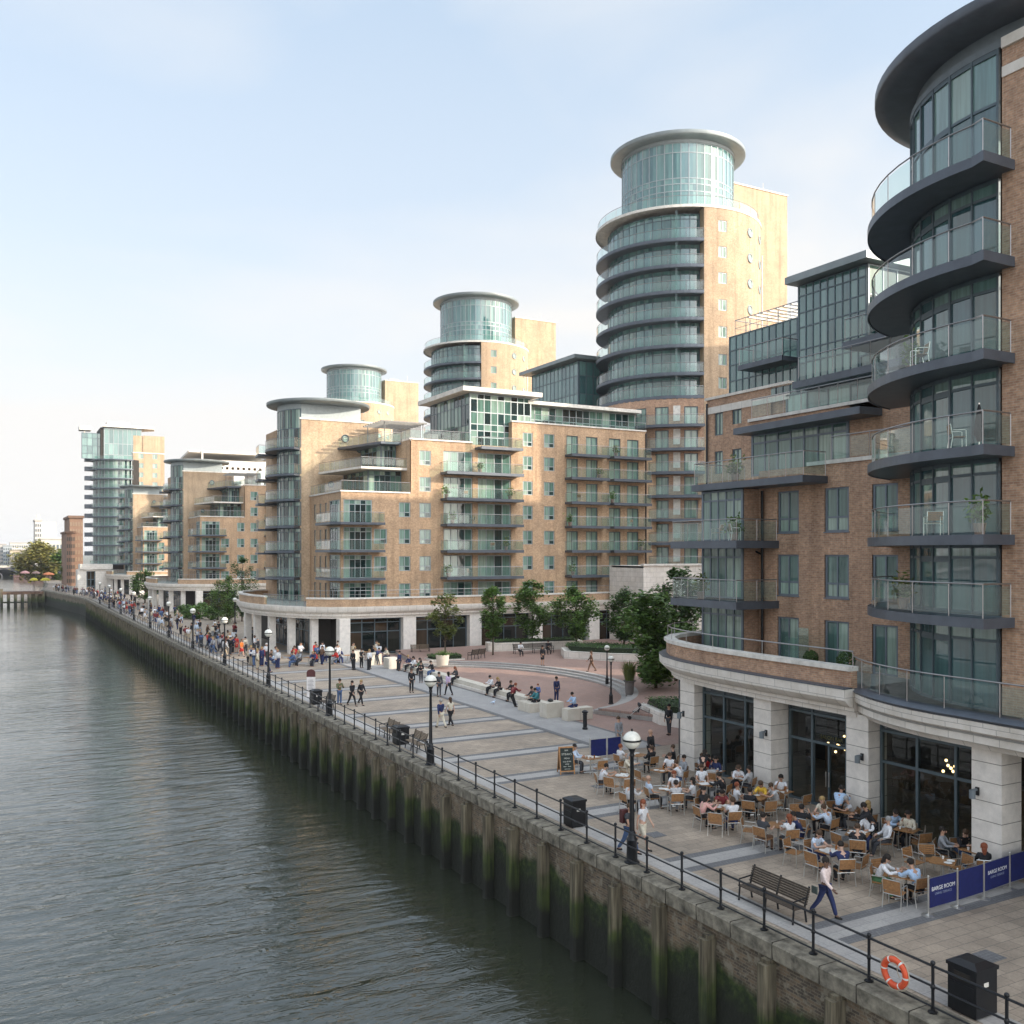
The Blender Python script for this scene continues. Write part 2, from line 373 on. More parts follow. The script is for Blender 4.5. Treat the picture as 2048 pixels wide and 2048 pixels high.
# ================================================================ near riverside block (right of the picture)
def build_near():
    B = thing('apartment_building', 'nearest brick apartment block with curved glass corner tower over the cafe terrace', 'building', (34, 20, 0), 'riverside apartment blocks')
    cx, cy = 36.0, 20.3; g = 6.6
    fl = [5.05, 8.28, 10.98, 13.86, 16.9, 20.04, 23.2, 26.6]
    # --- round glass tower
    T = Cy(cx, cy, g); a0, a1 = R(96), R(182.5); st = 1.0/g
    mb = MB(); mb.box(T, a0, a1, -.3, -.18, 5.0, 27.6); mb.build('tower_core', DARK, B, True)
    n = int((a1-a0)/st)
    for i in range(7):
        z0, z1 = fl[i]+.02, fl[i+1]-.27 if i < 6 else 27.2
        f, p = MB(), MB()
        tr = z0+(z1-z0)*(.8 if i < 6 else .55)
        f.box(T, a0, a1, -.06, .03, z1-.16, z1); f.box(T, a0, a1, -.06, .03, z0, z0+.1); f.box(T, a0, a1, -.06, .02, tr-.05, tr+.05)
        for k in range(n+1):
            a = a1-k*st; w = (.055 if k % 2 else .085)*T.u
            f.box(T, a-w, a, -.06, .05, z0, z1)
            if k < n:
                for q0, q1 in ((z0+.1, tr-.05), (tr+.05, z1-.16)):
                    p.poly([T(a-st, -.02, q0), T(a-w, -.02, q0), T(a-w, -.02, q1), T(a-st, -.02, q1)])
            if k in (2, 3): f.box(T, a-st+.0, a-w, -.05, .025, tr-.17, tr-.05)
        w_ = f.build('curved_window_wall', FRM, B, True); p.build('pane', GLB, w_)
    mb = MB()
    for z in fl[1:7]: mb.box(T, a0, R(186), -.2, .06, z-.3, z)
    mb.build('floor_edge', SOF, B, True)
    mb = MB(); mb.lathe((cx, cy, 27.2), [(g+.05, 0), (g+.05, .25), (g-.15, .27), (g-.15, .9)], 64, R(60), R(260)); mb.build('clerestory_band', SOF, B, True)
    disc_roof(B, cx, cy, 7.95, 27.95, .46, MET, name='round_roof')
    rb = MB()
    for k in range(40):
        a = 2*PI*k/40; p0 = Vector((cx+7.0*math.cos(a), cy+7.0*math.sin(a), 28.0)); p1 = Vector((cx+7.4*math.cos(a), cy+7.4*math.sin(a), 28.02))
    # --- balconies round the tower
    for z in fl[1:7]:
        mb = MB(); pl = arc(cx, cy, 8.15, 104, 183, 26)+[(27.7, 19.4), (29.2, 19.4)]; inner = [(29.35, 19.8)]+arc(cx, cy, g-.1, 180, 106, 20)
        mb.prism(pl+inner, z-.3, z-.02)
        mb.sweep([(p[0], p[1]) for p in reversed(pl)], [(-.02, z-.33), (-.02, z+.0), (-.07, z+.0), (-.07, z-.33)])
        b = mb.build('balcony', MET, B)
        rp = arc(cx, cy, 8.05, 104, 182, 13)+[(27.78, 19.48), (29.2, 19.48)]
        railing(b, rp, z, 1.1, 1.45)
    # --- brick
    mb = MB(); w = W(29.2); mb.wall(w, -22, 19.78, 5.0, 27.2); mb.build('wall', BRK, B)
    mb = MB(); mb.box(w, -22, 19.75, 0, .06, 26.05, 26.4); mb.box(w, -22, 19.75, 0, .1, 27.0, 27.35); mb.build('stone_band', STN, B)
    F = W(34.0); cols = [(onX(1597.6, 34), onX(1555, 34)), (onX(1697.8, 34), onX(1649, 34)), (onX(1796, 34), onX(1744, 34))]
    rows = [(5.05, 7.25), (8.3, 10.3), (11.36, 13.4)]
    ye = onX(1518, 34.0); holes = [(a, b, c, d) for a, b in cols for c, d in rows]
    mb = MB(); mb.wall(F, 26.0, ye, 5.0, 14.5, holes); mb.build('wall', BRK, B)
    for (a, b, c, d) in holes: window(B, F, a, b, c, d, 2, (.33,) if c > 6 else (), .12, .085, FRN, GLC, sill=c > 6)
    mb = MB(); mb.box(F, 26.0, onX(1616, 34), -.3, .1, 14.5, 14.68); mb.build('coping', COP, B)
    # glazed corner bay with two balconies
    y0, y1 = ye, onX(1405, 33.0); Q = W(33.0)
    mb = MB(); mb.wbox(33.25, 37.8, y0, y1, 5.0, 13.6); mb.build('bay_core', DARK, B)
    mb = MB(); mb.box(S(y0), 33.0, 34.0, 0, .02, 5, 13.6); mb.build('bay_side', BRK, B)
    for z0, z1 in ((5.05, 7.75), (8.05, 10.68), (11.0, 13.6)):
        window(B, Q, y0+.02, y1, z0, z1, 5, (.8,), .0, .09, FRN, GLC, 'window_wall')
        window(B, N(y1), 33.05, 37.0, z0, z1, 3, (.8,), .0, .09, None, GLB, 'window_wall')
    for z in (7.98, 10.95):
        mb = MB(); pl = [(31.3, 34.9), (34.0, 34.9), (34, y1+.02), (36, y1+.02), (36, y1+1.4), (32.6, y1+1.4), (31.5, y1+.7)]
        mb.prism(pl, z-.3, z-.01); mb.sweep([(36, y1+1.42), (32.6, y1+1.42), (31.48, y1+.7), (31.28, 34.88), (34.0, 34.88)], [(0, z-.34), (.04, z-.34), (.04, z+.03), (0, z+.03)])
        b = mb.build('balcony', MET, B)
        railing(b, [(36, y1+1.33), (32.64, y1+1.33), (31.57, y1+.68), (31.37, 34.96), (33.95, 34.96)], z, 1.08, 1.2)
    # terrace slab over the bay and rail
    ya, yb = onX(1618, 32.8), onX(1405, 32.8)
    mb = MB(); mb.prism([(32.4, ya), (37.8, ya), (37.8, yb+.4), (32.4, yb+.4)], 13.62, 13.95)
    b = mb.build('terrace_slab', MET, B); railing(b, [(36, yb+.3), (32.5, yb+.3), (32.5, ya+.05), (33.9, ya+.05)], 13.95, 1.12, 1.05)
    b2 = MB(); b2.prism([(34.02, 26), (36.0, 26), (36.0, ya), (34.02, ya)], 14.35, 14.48); t = b2.build('terrace_floor', RFLAT, B)
    railing(t, [(34.1, ya-.1), (34.1, 27.2)], 14.68, 1.1, 1.25)
    # set-back glazed storey, brown brick return, canopy
    U = W(36.0); yg0, yg1 = onX(1699, 36), onX(1504, 36)
    window(B, U, yg0, yg1, 14.5, 16.75, 7, (.78,), .0, .1, FRN, GLC, 'window_wall')
    mb = MB(); mb.wall(U, 26.0, yg0, 14.0, 17.5); mb.wall(U, 26.0, onX(1504, 36)+2.2, 17.05, 17.5); mb.build('wall', BRK, B)
    yc0, yc1 = onX(1719, 34.5), onX(1455, 34.5)
    mb = MB(); mb.prism([(34.5, yc0), (36.4, yc0), (36.4, yc1), (34.9, yc1)], 16.72, 17.06); mb.build('canopy', MET, B)
    mb = MB(); mb.box(U, 26.5, onX(1499, 36), -1.9, .14, 17.46, 17.62); b = mb.build('terrace_coping', COP, B)
    railing(b, [(36.05, onX(1499, 36)-.1), (36.05, 27.0)], 17.62, 1.05, 1.2)
    # terrace above, dark fascia
    V = W(38.0); window(B, V, 29.5, onX(1573, 38), 17.6, 18.98, 6, (), 0, .08, None, GLB, 'window_wall')
    mb = MB(); mb.prism([(36.4, 27.5), (41, 27.5), (41, onX(1573, 36.5)), (36.9, onX(1573, 36.5))], 19.0, 19.36); b = mb.build('terrace_slab', MET, B)
    railing(b, [(36.5, onX(1597, 36.5)), (36.5, 28.0)], 19.4, 1.05, 1.2)
    # brick wing further back with two small windows per floor
    X = W(38.0); q0, q1 = onX(1504, 38), onX(1414, 38)
    hs = [(onX(1445.7, 38), onX(1429, 38), z, z+1.35) for z in (15.1, 17.4)]+[(onX(1483, 38), onX(1464, 38), z, z+1.35) for z in (15.1, 17.4)]
    mb = MB(); mb.wall(X, q0-1.5, q1, 4, 19.6, hs); mb.wall(N(q1), 38, 60, 4, 19.6); mb.build('wall', BRK, B)
    for h in hs: window(B, X, *h, 2, (), .12, .07)
    mb = MB(); mb.box(X, onX(1580, 38), q1+.05, 0, .06, 18.75, 19.15); mb.box(X, onX(1580, 38), q1+.1, -.3, .1, 19.6, 19.75); mb.build('stone_band', STN, B)
    mb = MB(); mb.tube([(37.9, q1-.1, 5), (37.9, q1-.1, 19.4)], .06); mb.tube([(33.88, ye-.35, 5), (33.88, ye-.35, 13.5)], .07); mb.tube([(33.88, ye-.35, 10.3), (33.75, ye+.1, 10.5)], .05); mb.build('drainpipe', BLK, B)
    # glazed upper storeys
    K = W(42.0); k0, k1 = onX(1597, 42), onX(1459, 42)
    window(B, K, k0, k1, 19.7, 24.4, 10, (.17, .38, .6, .8), 0, .07, FRM, GLT, 'window_wall')
    window(B, N(k1), 42, 50, 19.7, 24.4, 8, (.17, .38, .6, .8), 0, .07, FRM, GLT, 'window_wall')
    b = balcony(B, K, k0, onX(1507, 42), 1.3, 22.0)
    mb = MB(); mb.wbox(42.2, 60, 24, k1-.1, 19, 24.42); r = mb.build('roof_deck', RFLAT, B)
    railing(r, [(50, k1-.2), (42.3, k1-.2), (42.3, k0)], 24.42, 1.05, 1.0, False)
    mb = MB()
    for yy in (k0+.4, (k0+k1)/2, k1-.5):
        mb.tube([(43.3, yy, 24.4), (43.3, yy, 25.6)], .05, 4); mb.tube([(46.5, yy, 24.4), (46.5, yy, 25.6)], .05, 4)
    for i in range(9): mb.wbox(42.9, 46.9, k0+.2+i*(k1-k0-.4)/9, k0+.35+i*(k1-k0-.4)/9, 25.6, 25.7)
    mb.build('pergola', COP, B)
    H_ = W(41.0); h0, h1 = onX(1735, 41), onX(1597, 41)
    window(B, H_, h0, h1, 19.4, 25.85, 9, (.14, .3, .42, .62, .75, .9), 0, .07, FRM, GLT, 'window_wall')
    window(B, N(h1), 41, 50, 19.4, 25.85, 8, (.14, .3, .42, .62, .75, .9), 0, .07, FRM, GLT, 'window_wall')
    window(B, S(h0), 41, 50, 19.4, 25.85, 8, (.3, .42, .75), 0, .07, FRL, GLW, 'window_wall')
    mb = MB(); mb.wbox(41.2, 49.8, h0+.2, h1-.2, 19, 25.8); mb.build('penthouse_core', DARK, B)
    mb = MB(); mb.prism([(40.2, onX(1741, 40.5)), (52, onX(1741, 40.5)), (52, onX(1577, 40.5)), (40.2, onX(1577, 40.5))], 25.9, 26.3); mb.build('penthouse_roof', ROOF, B)
    mb = MB(); mb.prism([(37.9, 29.5), (43, 29.5), (43, onX(1677, 38)), (38.3, onX(1677, 38))], 20.85, 21.2); b = mb.build('terrace_slab', MET, B)
    railing(b, [(38.0, onX(1690, 38)), (38.0, 30.0)], 21.2, 1.05, 1.0)
    window(B, W(40.2), 29.5, h0-.2, 19.4, 20.8, 5, (), 0, .08, None, GLB, 'window_wall')
    # body mass behind
    mb = MB(); mb.wbox(34.2, 37.9, -22, 35.5, 4.9, 14.3); mb.wbox(36.2, 60, -22, 37.5, 4.9, 17.4); mb.wbox(38.2, 60, -22, 41, 4.9, 19.0); mb.wbox(42.2, 60, -22, h0-.5, 19.0, 24.2)
    mb.build('body', BRK, B)
    # --- podium
    path = [(42, 41.0), (36, 40.9), (33.2, 40.6), (31.4, 39.9), (30.1, 38.8), (29.25, 37.4), (28.7, 35.6), (28.35, 33.3), (28.2, 30), (28.2, 25.2)]
    mb = MB(); mb.sweep(path, [(-.35, 5.3), (-.02, 5.3), (-.02, 5.93), (-.35, 5.93)]); mb.build('parapet', BRK, B, True)
    mb = MB(); mb.sweep(path, [(-.42, 5.94), (.1, 5.94), (.1, 6.11), (-.42, 6.11)]); mb.build('parapet_coping', COP, B, True)
    mb = MB(); mb.sweep(path, [(-.9, 4.2), (-.28, 4.2), (-.28, 4.36), (-.18, 4.38), (-.18, 4.54), (.02, 4.6), (.2, 4.74), (.32, 4.86), (.34, 5.26), (-.5, 5.28)]); mb.build('fascia', STN, B, True)
    mb = MB(); mb.sweep(path, [(-.1, 5.285), (.36, 5.27), (.36, 5.32), (-.1, 5.335)]); mb.build('lead_flashing', MET, B, True)
    rp = MB(); ps = [Vector((p[0]+.12, p[1], 0)) for p in path[2:]]
    rp.tube([p+Vector((0, 0, 6.68)) for p in ps], .03)
    for p in ps: rp.tube([p+Vector((0, 0, 6.05)), p+Vector((0, 0, 6.68))], .018, 4)
    rp.build('parapet_rail', RAIL, B)
    bul = arc(cx, cy, 8.9, 138, 183, 22)+[(27.08, 18.5), (27.08, -20)]
    mb = MB(); mb.sweep(bul, [(-.9, 4.2), (-.25, 4.2), (-.12, 4.36), (-.03, 4.4), (-.03, 4.7), (.12, 4.78), (.14, 5.1), (-.6, 5.14)]); mb.build('fascia', STN, B, True)
    mb = MB(); mb.sweep(bul, [(-.5, 5.13), (.14, 5.12), (.2, 5.2), (.1, 5.3), (-.3, 5.34), (-.5, 5.3)]); c = mb.build('terrace_coping', MET, B, True)
    railing(c, [(p[0]+.12, p[1]) for p in bul], 5.3, 1.08, 1.6)
    mb = MB(); mb.prism([(28.2, 19), (40, 19), (42, 40), (31.9, 39.1), (29.2, 36)], 4.62, 5.05); mb.prism(bul+[(36, -20), (40, 19), (34, 27)], 4.64, 5.05); mb.build('terrace_floor', RFLAT, B)
    cols_y = [36.0, 30.45, 25.2, 19.3, 13, 6.5]
    for y in cols_y:
        x = 29.2 if y > 33 else 28.75 if y > 26 else (28.55 if y > 22 else 27.7)
        mb = MB(); mb.wbox(x, x+1.0, y-.52, y+.52, 0, 4.58 if y > 26 else 4.3)
        for k in range(1, 7): pass
        c = mb.build('column', STC, B)
        jm = MB()
        for k in range(1, 7): jm.wbox(x-.004, x+1.004, y-.524, y+.524, .62*k-.012, .62*k+.012)
        jm.build('joint', JNT, c)
    # shopfront
    G_ = W(29.75); segs = [(35.4, 31.1), (29.8, 25.8), (24.6, 19.9), (18.7, 13.6), (12.4, 7.1)]
    for k, (hi, lo) in enumerate(segs):
        fr = W(29.75 if k < 2 else 29.2)
        f, p = MB(), MB(); n = 3; xs = [lo+(hi-lo)*i/n for i in range(n+1)]
        if k == 1: xs = [lo, lo+.95, lo+2.75, hi]
        for x in xs: f.box(fr, x-.05, x+.05, -.08, .06, 0, 4.22)
        for z in (.06, 2.6, 3.75, 4.18): f.box(fr, lo, hi, -.07, .05, z-.05, z+.05)
        if k == 1:
            f.box(fr, lo+1.83, lo+1.91, -.07, .05, 0, 2.6)
        for a, b in zip(xs[:-1], xs[1:]):
            for z0, z1 in ((.1, 2.55), (2.65, 3.7)):
                if k == 1 and z0 < 1 and a == xs[1]:
                    p.panel(fr, a+.05, a+.85, 0, z0, z1); continue
                p.panel(fr, a+.05, b-.05, 0, z0, z1)
        w_ = f.build('shopfront', FRM, B); p.build('pane', GLS, w_)
        v = MB()
        for a, b in zip(xs[:-1], xs[1:]):
            for q in range(6): v.box(fr, a+.05, b-.05, -.04, .0, 3.82+q*.055, 3.85+q*.055)
        v.build('louvre', SOF, w_)
        if k == 1:
            h = MB(); h.tube([Vector(fr(lo+1.8, .1, .9)), Vector(fr(lo+1.8, .1, 1.5))], .02); h.tube([Vector(fr(lo+1.96, .1, .9)), Vector(fr(lo+1.96, .1, 1.5))], .02); h.build('door_handle', ALU, w_)
    Cg = Cy(33.3, 36.4, 3.3)
    window(B, Cg, R(95), R(186), .1, 4.2, 6, (.7,), 0, .08, None, GLD, 'curved_shopfront')
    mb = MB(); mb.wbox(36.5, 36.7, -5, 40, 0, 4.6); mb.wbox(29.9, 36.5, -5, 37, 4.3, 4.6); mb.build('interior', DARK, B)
    mb = MB(); mb.wbox(35.2, 35.9, 9, 33, 0, 1.1); mb.build('bar_counter', plain('bar_wood', (.12, .07, .035), .5), B)
    mb = MB(); mb.wbox(36.38, 36.48, 8, 34, 1.2, 2.6); mb.build('back_shelf', GLD, B)
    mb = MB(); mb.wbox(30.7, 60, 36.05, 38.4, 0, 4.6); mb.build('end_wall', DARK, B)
    return B
NEAR = build_near()
# ================================================================ middle riverside block and its two repeats
def build_mid():
    B = thing('apartment_building', 'yellow brick riverside block facing the plaza, nearest of the three with a flat round roof', 'building', (33, 100, 0), 'riverside apartment blocks')
    Y = 94.5; F = S(Y); X = lambda px: onY(px, Y)
    wt = [7.1, 10.0, 12.9, 15.75, 18.55, 21.4, 24.1]; fl = [w-2.35 for w in wt]; top = 16.7
    # ---- stepped front, level 1
    xa, xb, xc, xd, xe = X(682), X(820), X(945), X(1024), X(1292)
    win = lambda p0, p1, k: (X(p0), X(p1), wt[k]-1.57, wt[k])
    bay = (X(687), X(744)); hA = [win(748, 774, k) for k in range(3)]+[win(798, 821, k) for k in range(4)]
    hb = [(bay[0], bay[1], fl[k]+.1, wt[k]+.15) for k in range(4)]
    mb = MB(); mb.wall(F, xa, xb+.12, 4.8, top, hA+hb); mb.build('wall', BRT, B)
    for h in hA: window(B, F, *h, 2, (.32,), .12, .08, FRL)
    for h in hb: window(B, F, *h, 5, (.8,), .1, .07, FRL, name='window_wall')
    Wf = W(xa); hw = [(y, y+.75, wt[k]-1.75, wt[k]) for k in range(4) for y in (103.2, 101.2, 99.2)]
    hw2 = [(94.9, 98.4, fl[k]+.1, wt[k]+.15) for k in range(4)]
    mb = MB(); mb.wall(Wf, Y, 105.5, 4.8, top, hw+hw2); mb.build('wall', BRT, B)
    for h in hw: window(B, Wf, *h, 1, (), .12, .08)
    for h in hw2: window(B, Wf, *h, 4, (.8,), .1, .07, FRL, name='window_wall')
    xr = X(760)
    for k in (1, 2, 3):
        z = fl[k]+.12; mb = MB(); pl = [(xa-1.3, 99.2), (xa-1.5, 93.6), (xa-.6, 92.8), (xr, 92.9), (xr, Y-.02), (xa-.02, Y-.02), (xa-.02, 99.2)]
        mb.prism(pl, z-.25, z); b = mb.build('balcony', MET, B)
        railing(b, [(xa-1.22, 99.1), (xa-1.42, 93.65), (xa-.55, 92.9), (xr-.08, 93.0), (xr-.08, Y)], z, 1.05, 1.2)
    # terraces stepping back
    mb = MB(); mb.box(F, xa-.1, xb, -.35, .12, top, top+.16); mb.box(Wf, Y+.35, 105.4, -.35, .12, top, top+.16); b = mb.build('terrace_coping', COP, B)
    railing(b, [(xa-.02, 105), (xa+.02, Y-.03), (xb, Y-.03)], top+.16, 1.0, 1.3)
    mb = MB(); mb.wbox(xa+.1, 72, Y+.2, 105.4, 4.9, top-.05); mb.build('body', BRT, B)
    yB = 97.0; x2 = onY(736, yB)
    window(B, S(yB), x2, xb, top, 19.25, 6, (.8,), 0, .08, FRM, GLW, 'window_wall'); window(B, W(x2), yB, 105, top, 19.25, 6, (.8,), 0, .08, FRM, GLW, 'window_wall')
    mb = MB(); mb.wbox(x2+.1, 60, yB+.1, 105.2, top, 19.2); mb.build('body', DARK, B)
    mb = MB(); mb.prism([(onY(722, 95.3), 95.3), (xb, 95.3), (xb, 105), (onY(722, 95.3)-1.6, 105)], 19.25, 19.5); b = mb.build('terrace_slab', STN, B)
    railing(b, [(onY(722, 95.3)-1.5, 105), (onY(722, 95.3)+.1, 95.4), (xb, 95.4)], 19.5, 1.0, 1.2)
    yC = 98.6; x3 = onY(762, yC)
    window(B, S(yC), x3, xb, 19.5, 22.2, 5, (.8,), 0, .08, FRM, GLW, 'window_wall'); window(B, W(x3), yC, 105, 19.5, 22.2, 5, (.8,), 0, .08, FRM, GLW, 'window_wall')
    mb = MB(); mb.prism([(onY(762, 97), 97), (xb, 97), (xb, 106), (onY(762, 97)-2.2, 106)], 22.2, 22.45); b = mb.build('terrace_slab', MET, B)
    railing(b, [(onY(762, 97)-2, 106), (onY(762, 97)+.1, 97.1), (xb, 97.1)], 22.45, 1.05, 1.2)
    # ---- full-height part 2
    st = (X(887), X(1022)); h2 = [win(839, 862, k) for k in range(4, 6)]; hs = []
    h2b = [win(839, 862, k) for k in range(0, 4)]
    for k in range(6):
        a, c = st; m1 = a+(c-a)*.42; m2 = a+(c-a)*.50
        hs += [(a, m1, fl[k]+.08, wt[k]+.1), (m2, c, fl[k]+.08, wt[k]+.1)]
    mb = MB(); mb.wall(F, xb+.12, xc, 4.8, 22.5, h2+h2b+hs); mb.wall(F, xc, xd, 4.8, 22.0, hs); mb.wall(W(xb), Y, 106, top, 22.5); mb.build('wall', BRT, B)
    for h in h2+h2b: window(B, F, *h, 2, (.32,), .12, .08, FRL)
    for h in hs: window(B, F, *h, 4, (), .15, .09, FRL, name='glazed_door')
    mb = MB(); mb.box(F, xb-.1, xc, -.35, .12, 22.5, 22.68); b = mb.build('terrace_coping', COP, B)
    railing(b, [(xb+.1, 105), (xb+.1, Y+.2), (xc, Y+.2)], 22.68, 1.0, 1.3)
    mb = MB(); mb.wbox(xb+.2, 72, Y+.3, 116, 4.9, 22.4); mb.build('body', BRT, B)
    for k in range(1, 6): balcony(B, F, X(881), X(1033), 1.75, fl[k]+.1)
    balcony(B, F, X(950), X(1033), 1.6, 22.05)
    # ---- part 3
    h3 = [win(p, q, k) for p, q in ((1045.7, 1065.5), (1088, 1109)) for k in range(7)]
    hd = [(X(p), X(q), fl[k]+.08, wt[k]) for p, q in ((1133, 1156), (1172, 1195), (1218, 1241), (1254, 1277)) for k in range(7)]
    mb = MB(); mb.wall(F, xd, xe, 4.8, 25.2, h3+hd); mb.wall(W(xd), Y, 97, 22, 25.2); mb.build('wall', BRT, B)
    for h in h3: window(B, F, *h, 2, (.32,), .12, .08, FRL)
    for h in hd: window(B, F, *h, 2, (), .16, .09, FRM, name='glazed_door')
    for k in range(1, 7):
        balcony(B, F, X(1130), X(1206), 1.5, fl[k]+.1); balcony(B, F, X(1214), X(1289), 1.5, fl[k]+.1)
    mb = MB(); mb.box(F, xd-.1, xe, -.35, .12, 25.2, 25.36); b = mb.build('terrace_coping', COP, B)
    railing(b, [(xd+3, Y+.05), (xe, Y+.05)], 25.36, .9, 1.3)
    mb = MB(); mb.tube([(X(1291), Y-.1, 5), (X(1291), Y-.1, 25)], .08); mb.build('drainpipe', BLK, B)
    # ---- penthouses
    px_ = onY(939, 95.3); pe = onY(1062, 95.3)
    window(B, S(95.3), px_, pe, 22.1, 28.2, 9, (.2, .32, .44, .66, .9), 0, .1, FRL, GLW, 'window_wall'); window(B, W(px_), 95.3, 106, 22.1, 28.2, 11, (.3, .42, .8), 0, .08, FRM, GLW, 'window_wall')
    mb = MB(); mb.wbox(px_+.1, pe-.1, 95.5, 106, 22, 28.1); mb.build('penthouse_core', DARK, B)
    mb = MB(); mb.prism([(px_-1.3, 94.2), (pe+.9, 94.2), (pe+.9, 107), (px_-1.3, 107)], 28.25, 28.75); mb.build('penthouse_roof', COP, B)
    qe = onY(1270, 96.3); window(B, S(96.3), pe, qe, 25.25, 27.5, 16, (.3,), 0, .09, FRL, GLW, 'window_wall')
    mb = MB(); mb.wbox(pe, qe-.1, 96.5, 106, 25.1, 27.45); mb.build('penthouse_core', DARK, B)
    mb = MB(); mb.prism([(pe-.4, 95.2), (onY(1283, 95.2), 95.2), (onY(1283, 95.2), 107), (pe-.4, 107)], 27.55, 27.95); mb.build('penthouse_roof', COP, B)
    # rooftop plant and pergola between tower and penthouse
    mb = MB(); mb.wbox(42, 44.4, 104, 107, 22.4, 25.6); mb.wbox(45.2, 46.2, 103, 105, 22.4, 24.4); mb.build('plant_room', COP, B)
    mb = MB()
    for i in range(8): mb.wbox(37.5, 43, 99+i*.8, 99.2+i*.8, 24.9, 25.05)
    for x in (38, 42.6):
        for y in (99.2, 104.6): mb.tube([(x, y, 22.4), (x, y, 24.95)], .06, 4)
    mb.build('pergola', RFLAT, B)
    # ---- round glass tower with flat round roof, brick wall with portholes
    cx, cy, g = 33.5, 109.0, 4.65; T = Cy(cx, cy, g); a0, a1 = R(95), R(229)
    lv = [4.9]+[z for z in (7.6, 10.6, 13.4, 16.4, 19.25, 22.2)]+[26.9]
    mb = MB(); mb.lathe((cx, cy, 4.8), [(g-.25, 0), (g-.25, 22)], 40, R(90), R(229)); mb.build('tower_core', DARK, B, True)
    for i in range(7): window(B, T, a0, a1, lv[i]+.03, lv[i+1]-.25, 13, (.82,) if i < 6 else (.5,), -.02, .09, None, GLW, 'curved_window_wall')
    mb = MB(); mb.lathe((cx, cy, 26.6), [(g+.05, 0), (g+.05, .7)], 48, R(90), R(229)); mb.wbox(30.4, 37.5, 105.62, 107, 25.6, 27.35); mb.build('clerestory_band', FRL, B, True)
    disc_roof(B, cx, cy, 5.95, 27.25, .42, name='round_roof')
    for z in lv[1:-1]:
        mb = MB(); pl = arc(cx, cy, 6.1, 120, 227, 22)+arc(cx, cy, g-.05, 227, 120, 18); mb.prism(pl, z-.24, z); b = mb.build('balcony', MET, B)
        railing(b, arc(cx, cy, 6.02, 120, 227, 14)+[(cx+g*math.cos(R(227)), cy+g*math.sin(R(227)))], z, 1.05, 1.2)
        mb = MB(); mb.prism([(27.2, 112.2), (29.6, 112.2), (29.6, 115.2), (27.6, 115.2)], z-.44, z-.2); b = mb.build('balcony', MET, B)
        railing(b, [(29.5, 112.3), (27.3, 112.3), (27.7, 115.1)], z-.2, 1.05, 1.2)
    mb = MB(); mb.wbox(29.6, 31, 112, 118, 4.8, 25); mb.build('wall', BRT, B)
    PW = S(105.5); p0, p1 = onY(600, 105.5), onY(757, 105.5)
    ports = [(onY(691, 105.4), 23.55, .4), (onY(719.5, 105.4), 22.35, .33), (onY(662.5, 105.4), 18.2, .3)]
    mb = MB(); mb.wall(PW, p0, p1, 4.8, 25.45); mb.wall(W(p0), 105.5, 107, 4.8, 25.45); mb.build('wall', BRY, B)
    for x, z, r in ports:
        mb = MB(); fr = MB()
        n = 20; pts = [(x+r*math.cos(2*PI*i/n), 105.45, z+r*math.sin(2*PI*i/n)) for i in range(n)]; mb.poly(pts)
        fr.tube([(p[0], 105.43, p[2]) for p in pts]+[(pts[0][0], 105.43, pts[0][2])], .07, 6)
        o = fr.build('porthole', FRM, B); mb.build('pane', GLC, o)
    mb = MB(); mb.box(PW, p0-.08, p1+.1, -.3, .1, 25.45, 25.65); mb.build('coping', COP, B)
    mb = MB(); mb.wbox(p0+.1, p1-.05, 105.7, 118, 4.8, 25.4); mb.build('body', BRT, B)
    # ---- podium
    path = [(34, 119), (28, 117), (25.2, 113), (24.3, 108.5), (24.3, 104), (24.9, 100), (26.0, 96.6), (27.6, 93.9), (29.6, 92.1), (32, 91.2), (36, 91), (72, 91)]
    mb = MB(); mb.sweep(path[:6], [(-.3, 4.95), (0, 4.95), (0, 5.7), (-.3, 5.7)]); mb.sweep(path[7:], [(-.3, 4.95), (0, 4.95), (0, 5.7), (-.3, 5.7)]); mb.build('parapet', BRT, B, True)
    mb = MB(); mb.sweep(path[:6], [(-.38, 5.7), (.08, 5.7), (.08, 5.86), (-.38, 5.86)]); mb.sweep(path[7:], [(-.38, 5.7), (.08, 5.7), (.08, 5.86), (-.38, 5.86)]); c = mb.build('parapet_coping', COP, B, True)
    railing(c, [(p[0]+.3, p[1]+.25) for p in path[7:-1]]+[(50, 91.25), (72, 91.25)], 5.8, .75, 1.6, False)
    railing(c, [(24.95, 100.4), (26.0, 97.0), (27.5, 94.3)], 4.95, 1.1, 1.2)
    mb = MB(); mb.sweep(path, [(-.5, 3.75), (-.15, 3.75), (-.15, 3.95), (0, 4.0), (0, 4.2), (.15, 4.3), (.3, 4.5), (.3, 4.93), (-.5, 4.95)]); mb.build('fascia', STN, B, True)
    mb = MB(); mb.prism([(72, 91.2)]+[(p[0]+.1, p[1]+.1) for p in reversed(path)]+[(72, 119)], 4.6, 4.9); mb.build('terrace_floor', RFLAT, B)
    mb = MB()
    for x0, x1 in ((30.2, 31.3), (37.0, 38.4), (44.6, 46), (52.2, 53.6), (59.8, 61.2), (67, 68.4)): mb2 = MB(); mb2.wbox(x0, x1, 91.2, 92.3, 0, 3.76); mb2.build('column', STC, B)
    for x, y in ((24.7, 108), (24.8, 104), (25.4, 100.2), (26.6, 97), (28.2, 94.4)): mb2 = MB(); mb2.wbox(x, x+.7, y-.35, y+.35, 0, 3.76); mb2.build('column', STC, B)
    for x0, x1 in ((31.3, 37), (38.4, 44.6), (46, 52.2), (53.6, 59.8), (61.2, 67)): window(B, S(92.0), x0, x1, .1, 3.7, 4, (.62, .88), 0, .1, FRM, GLD, 'shopfront')
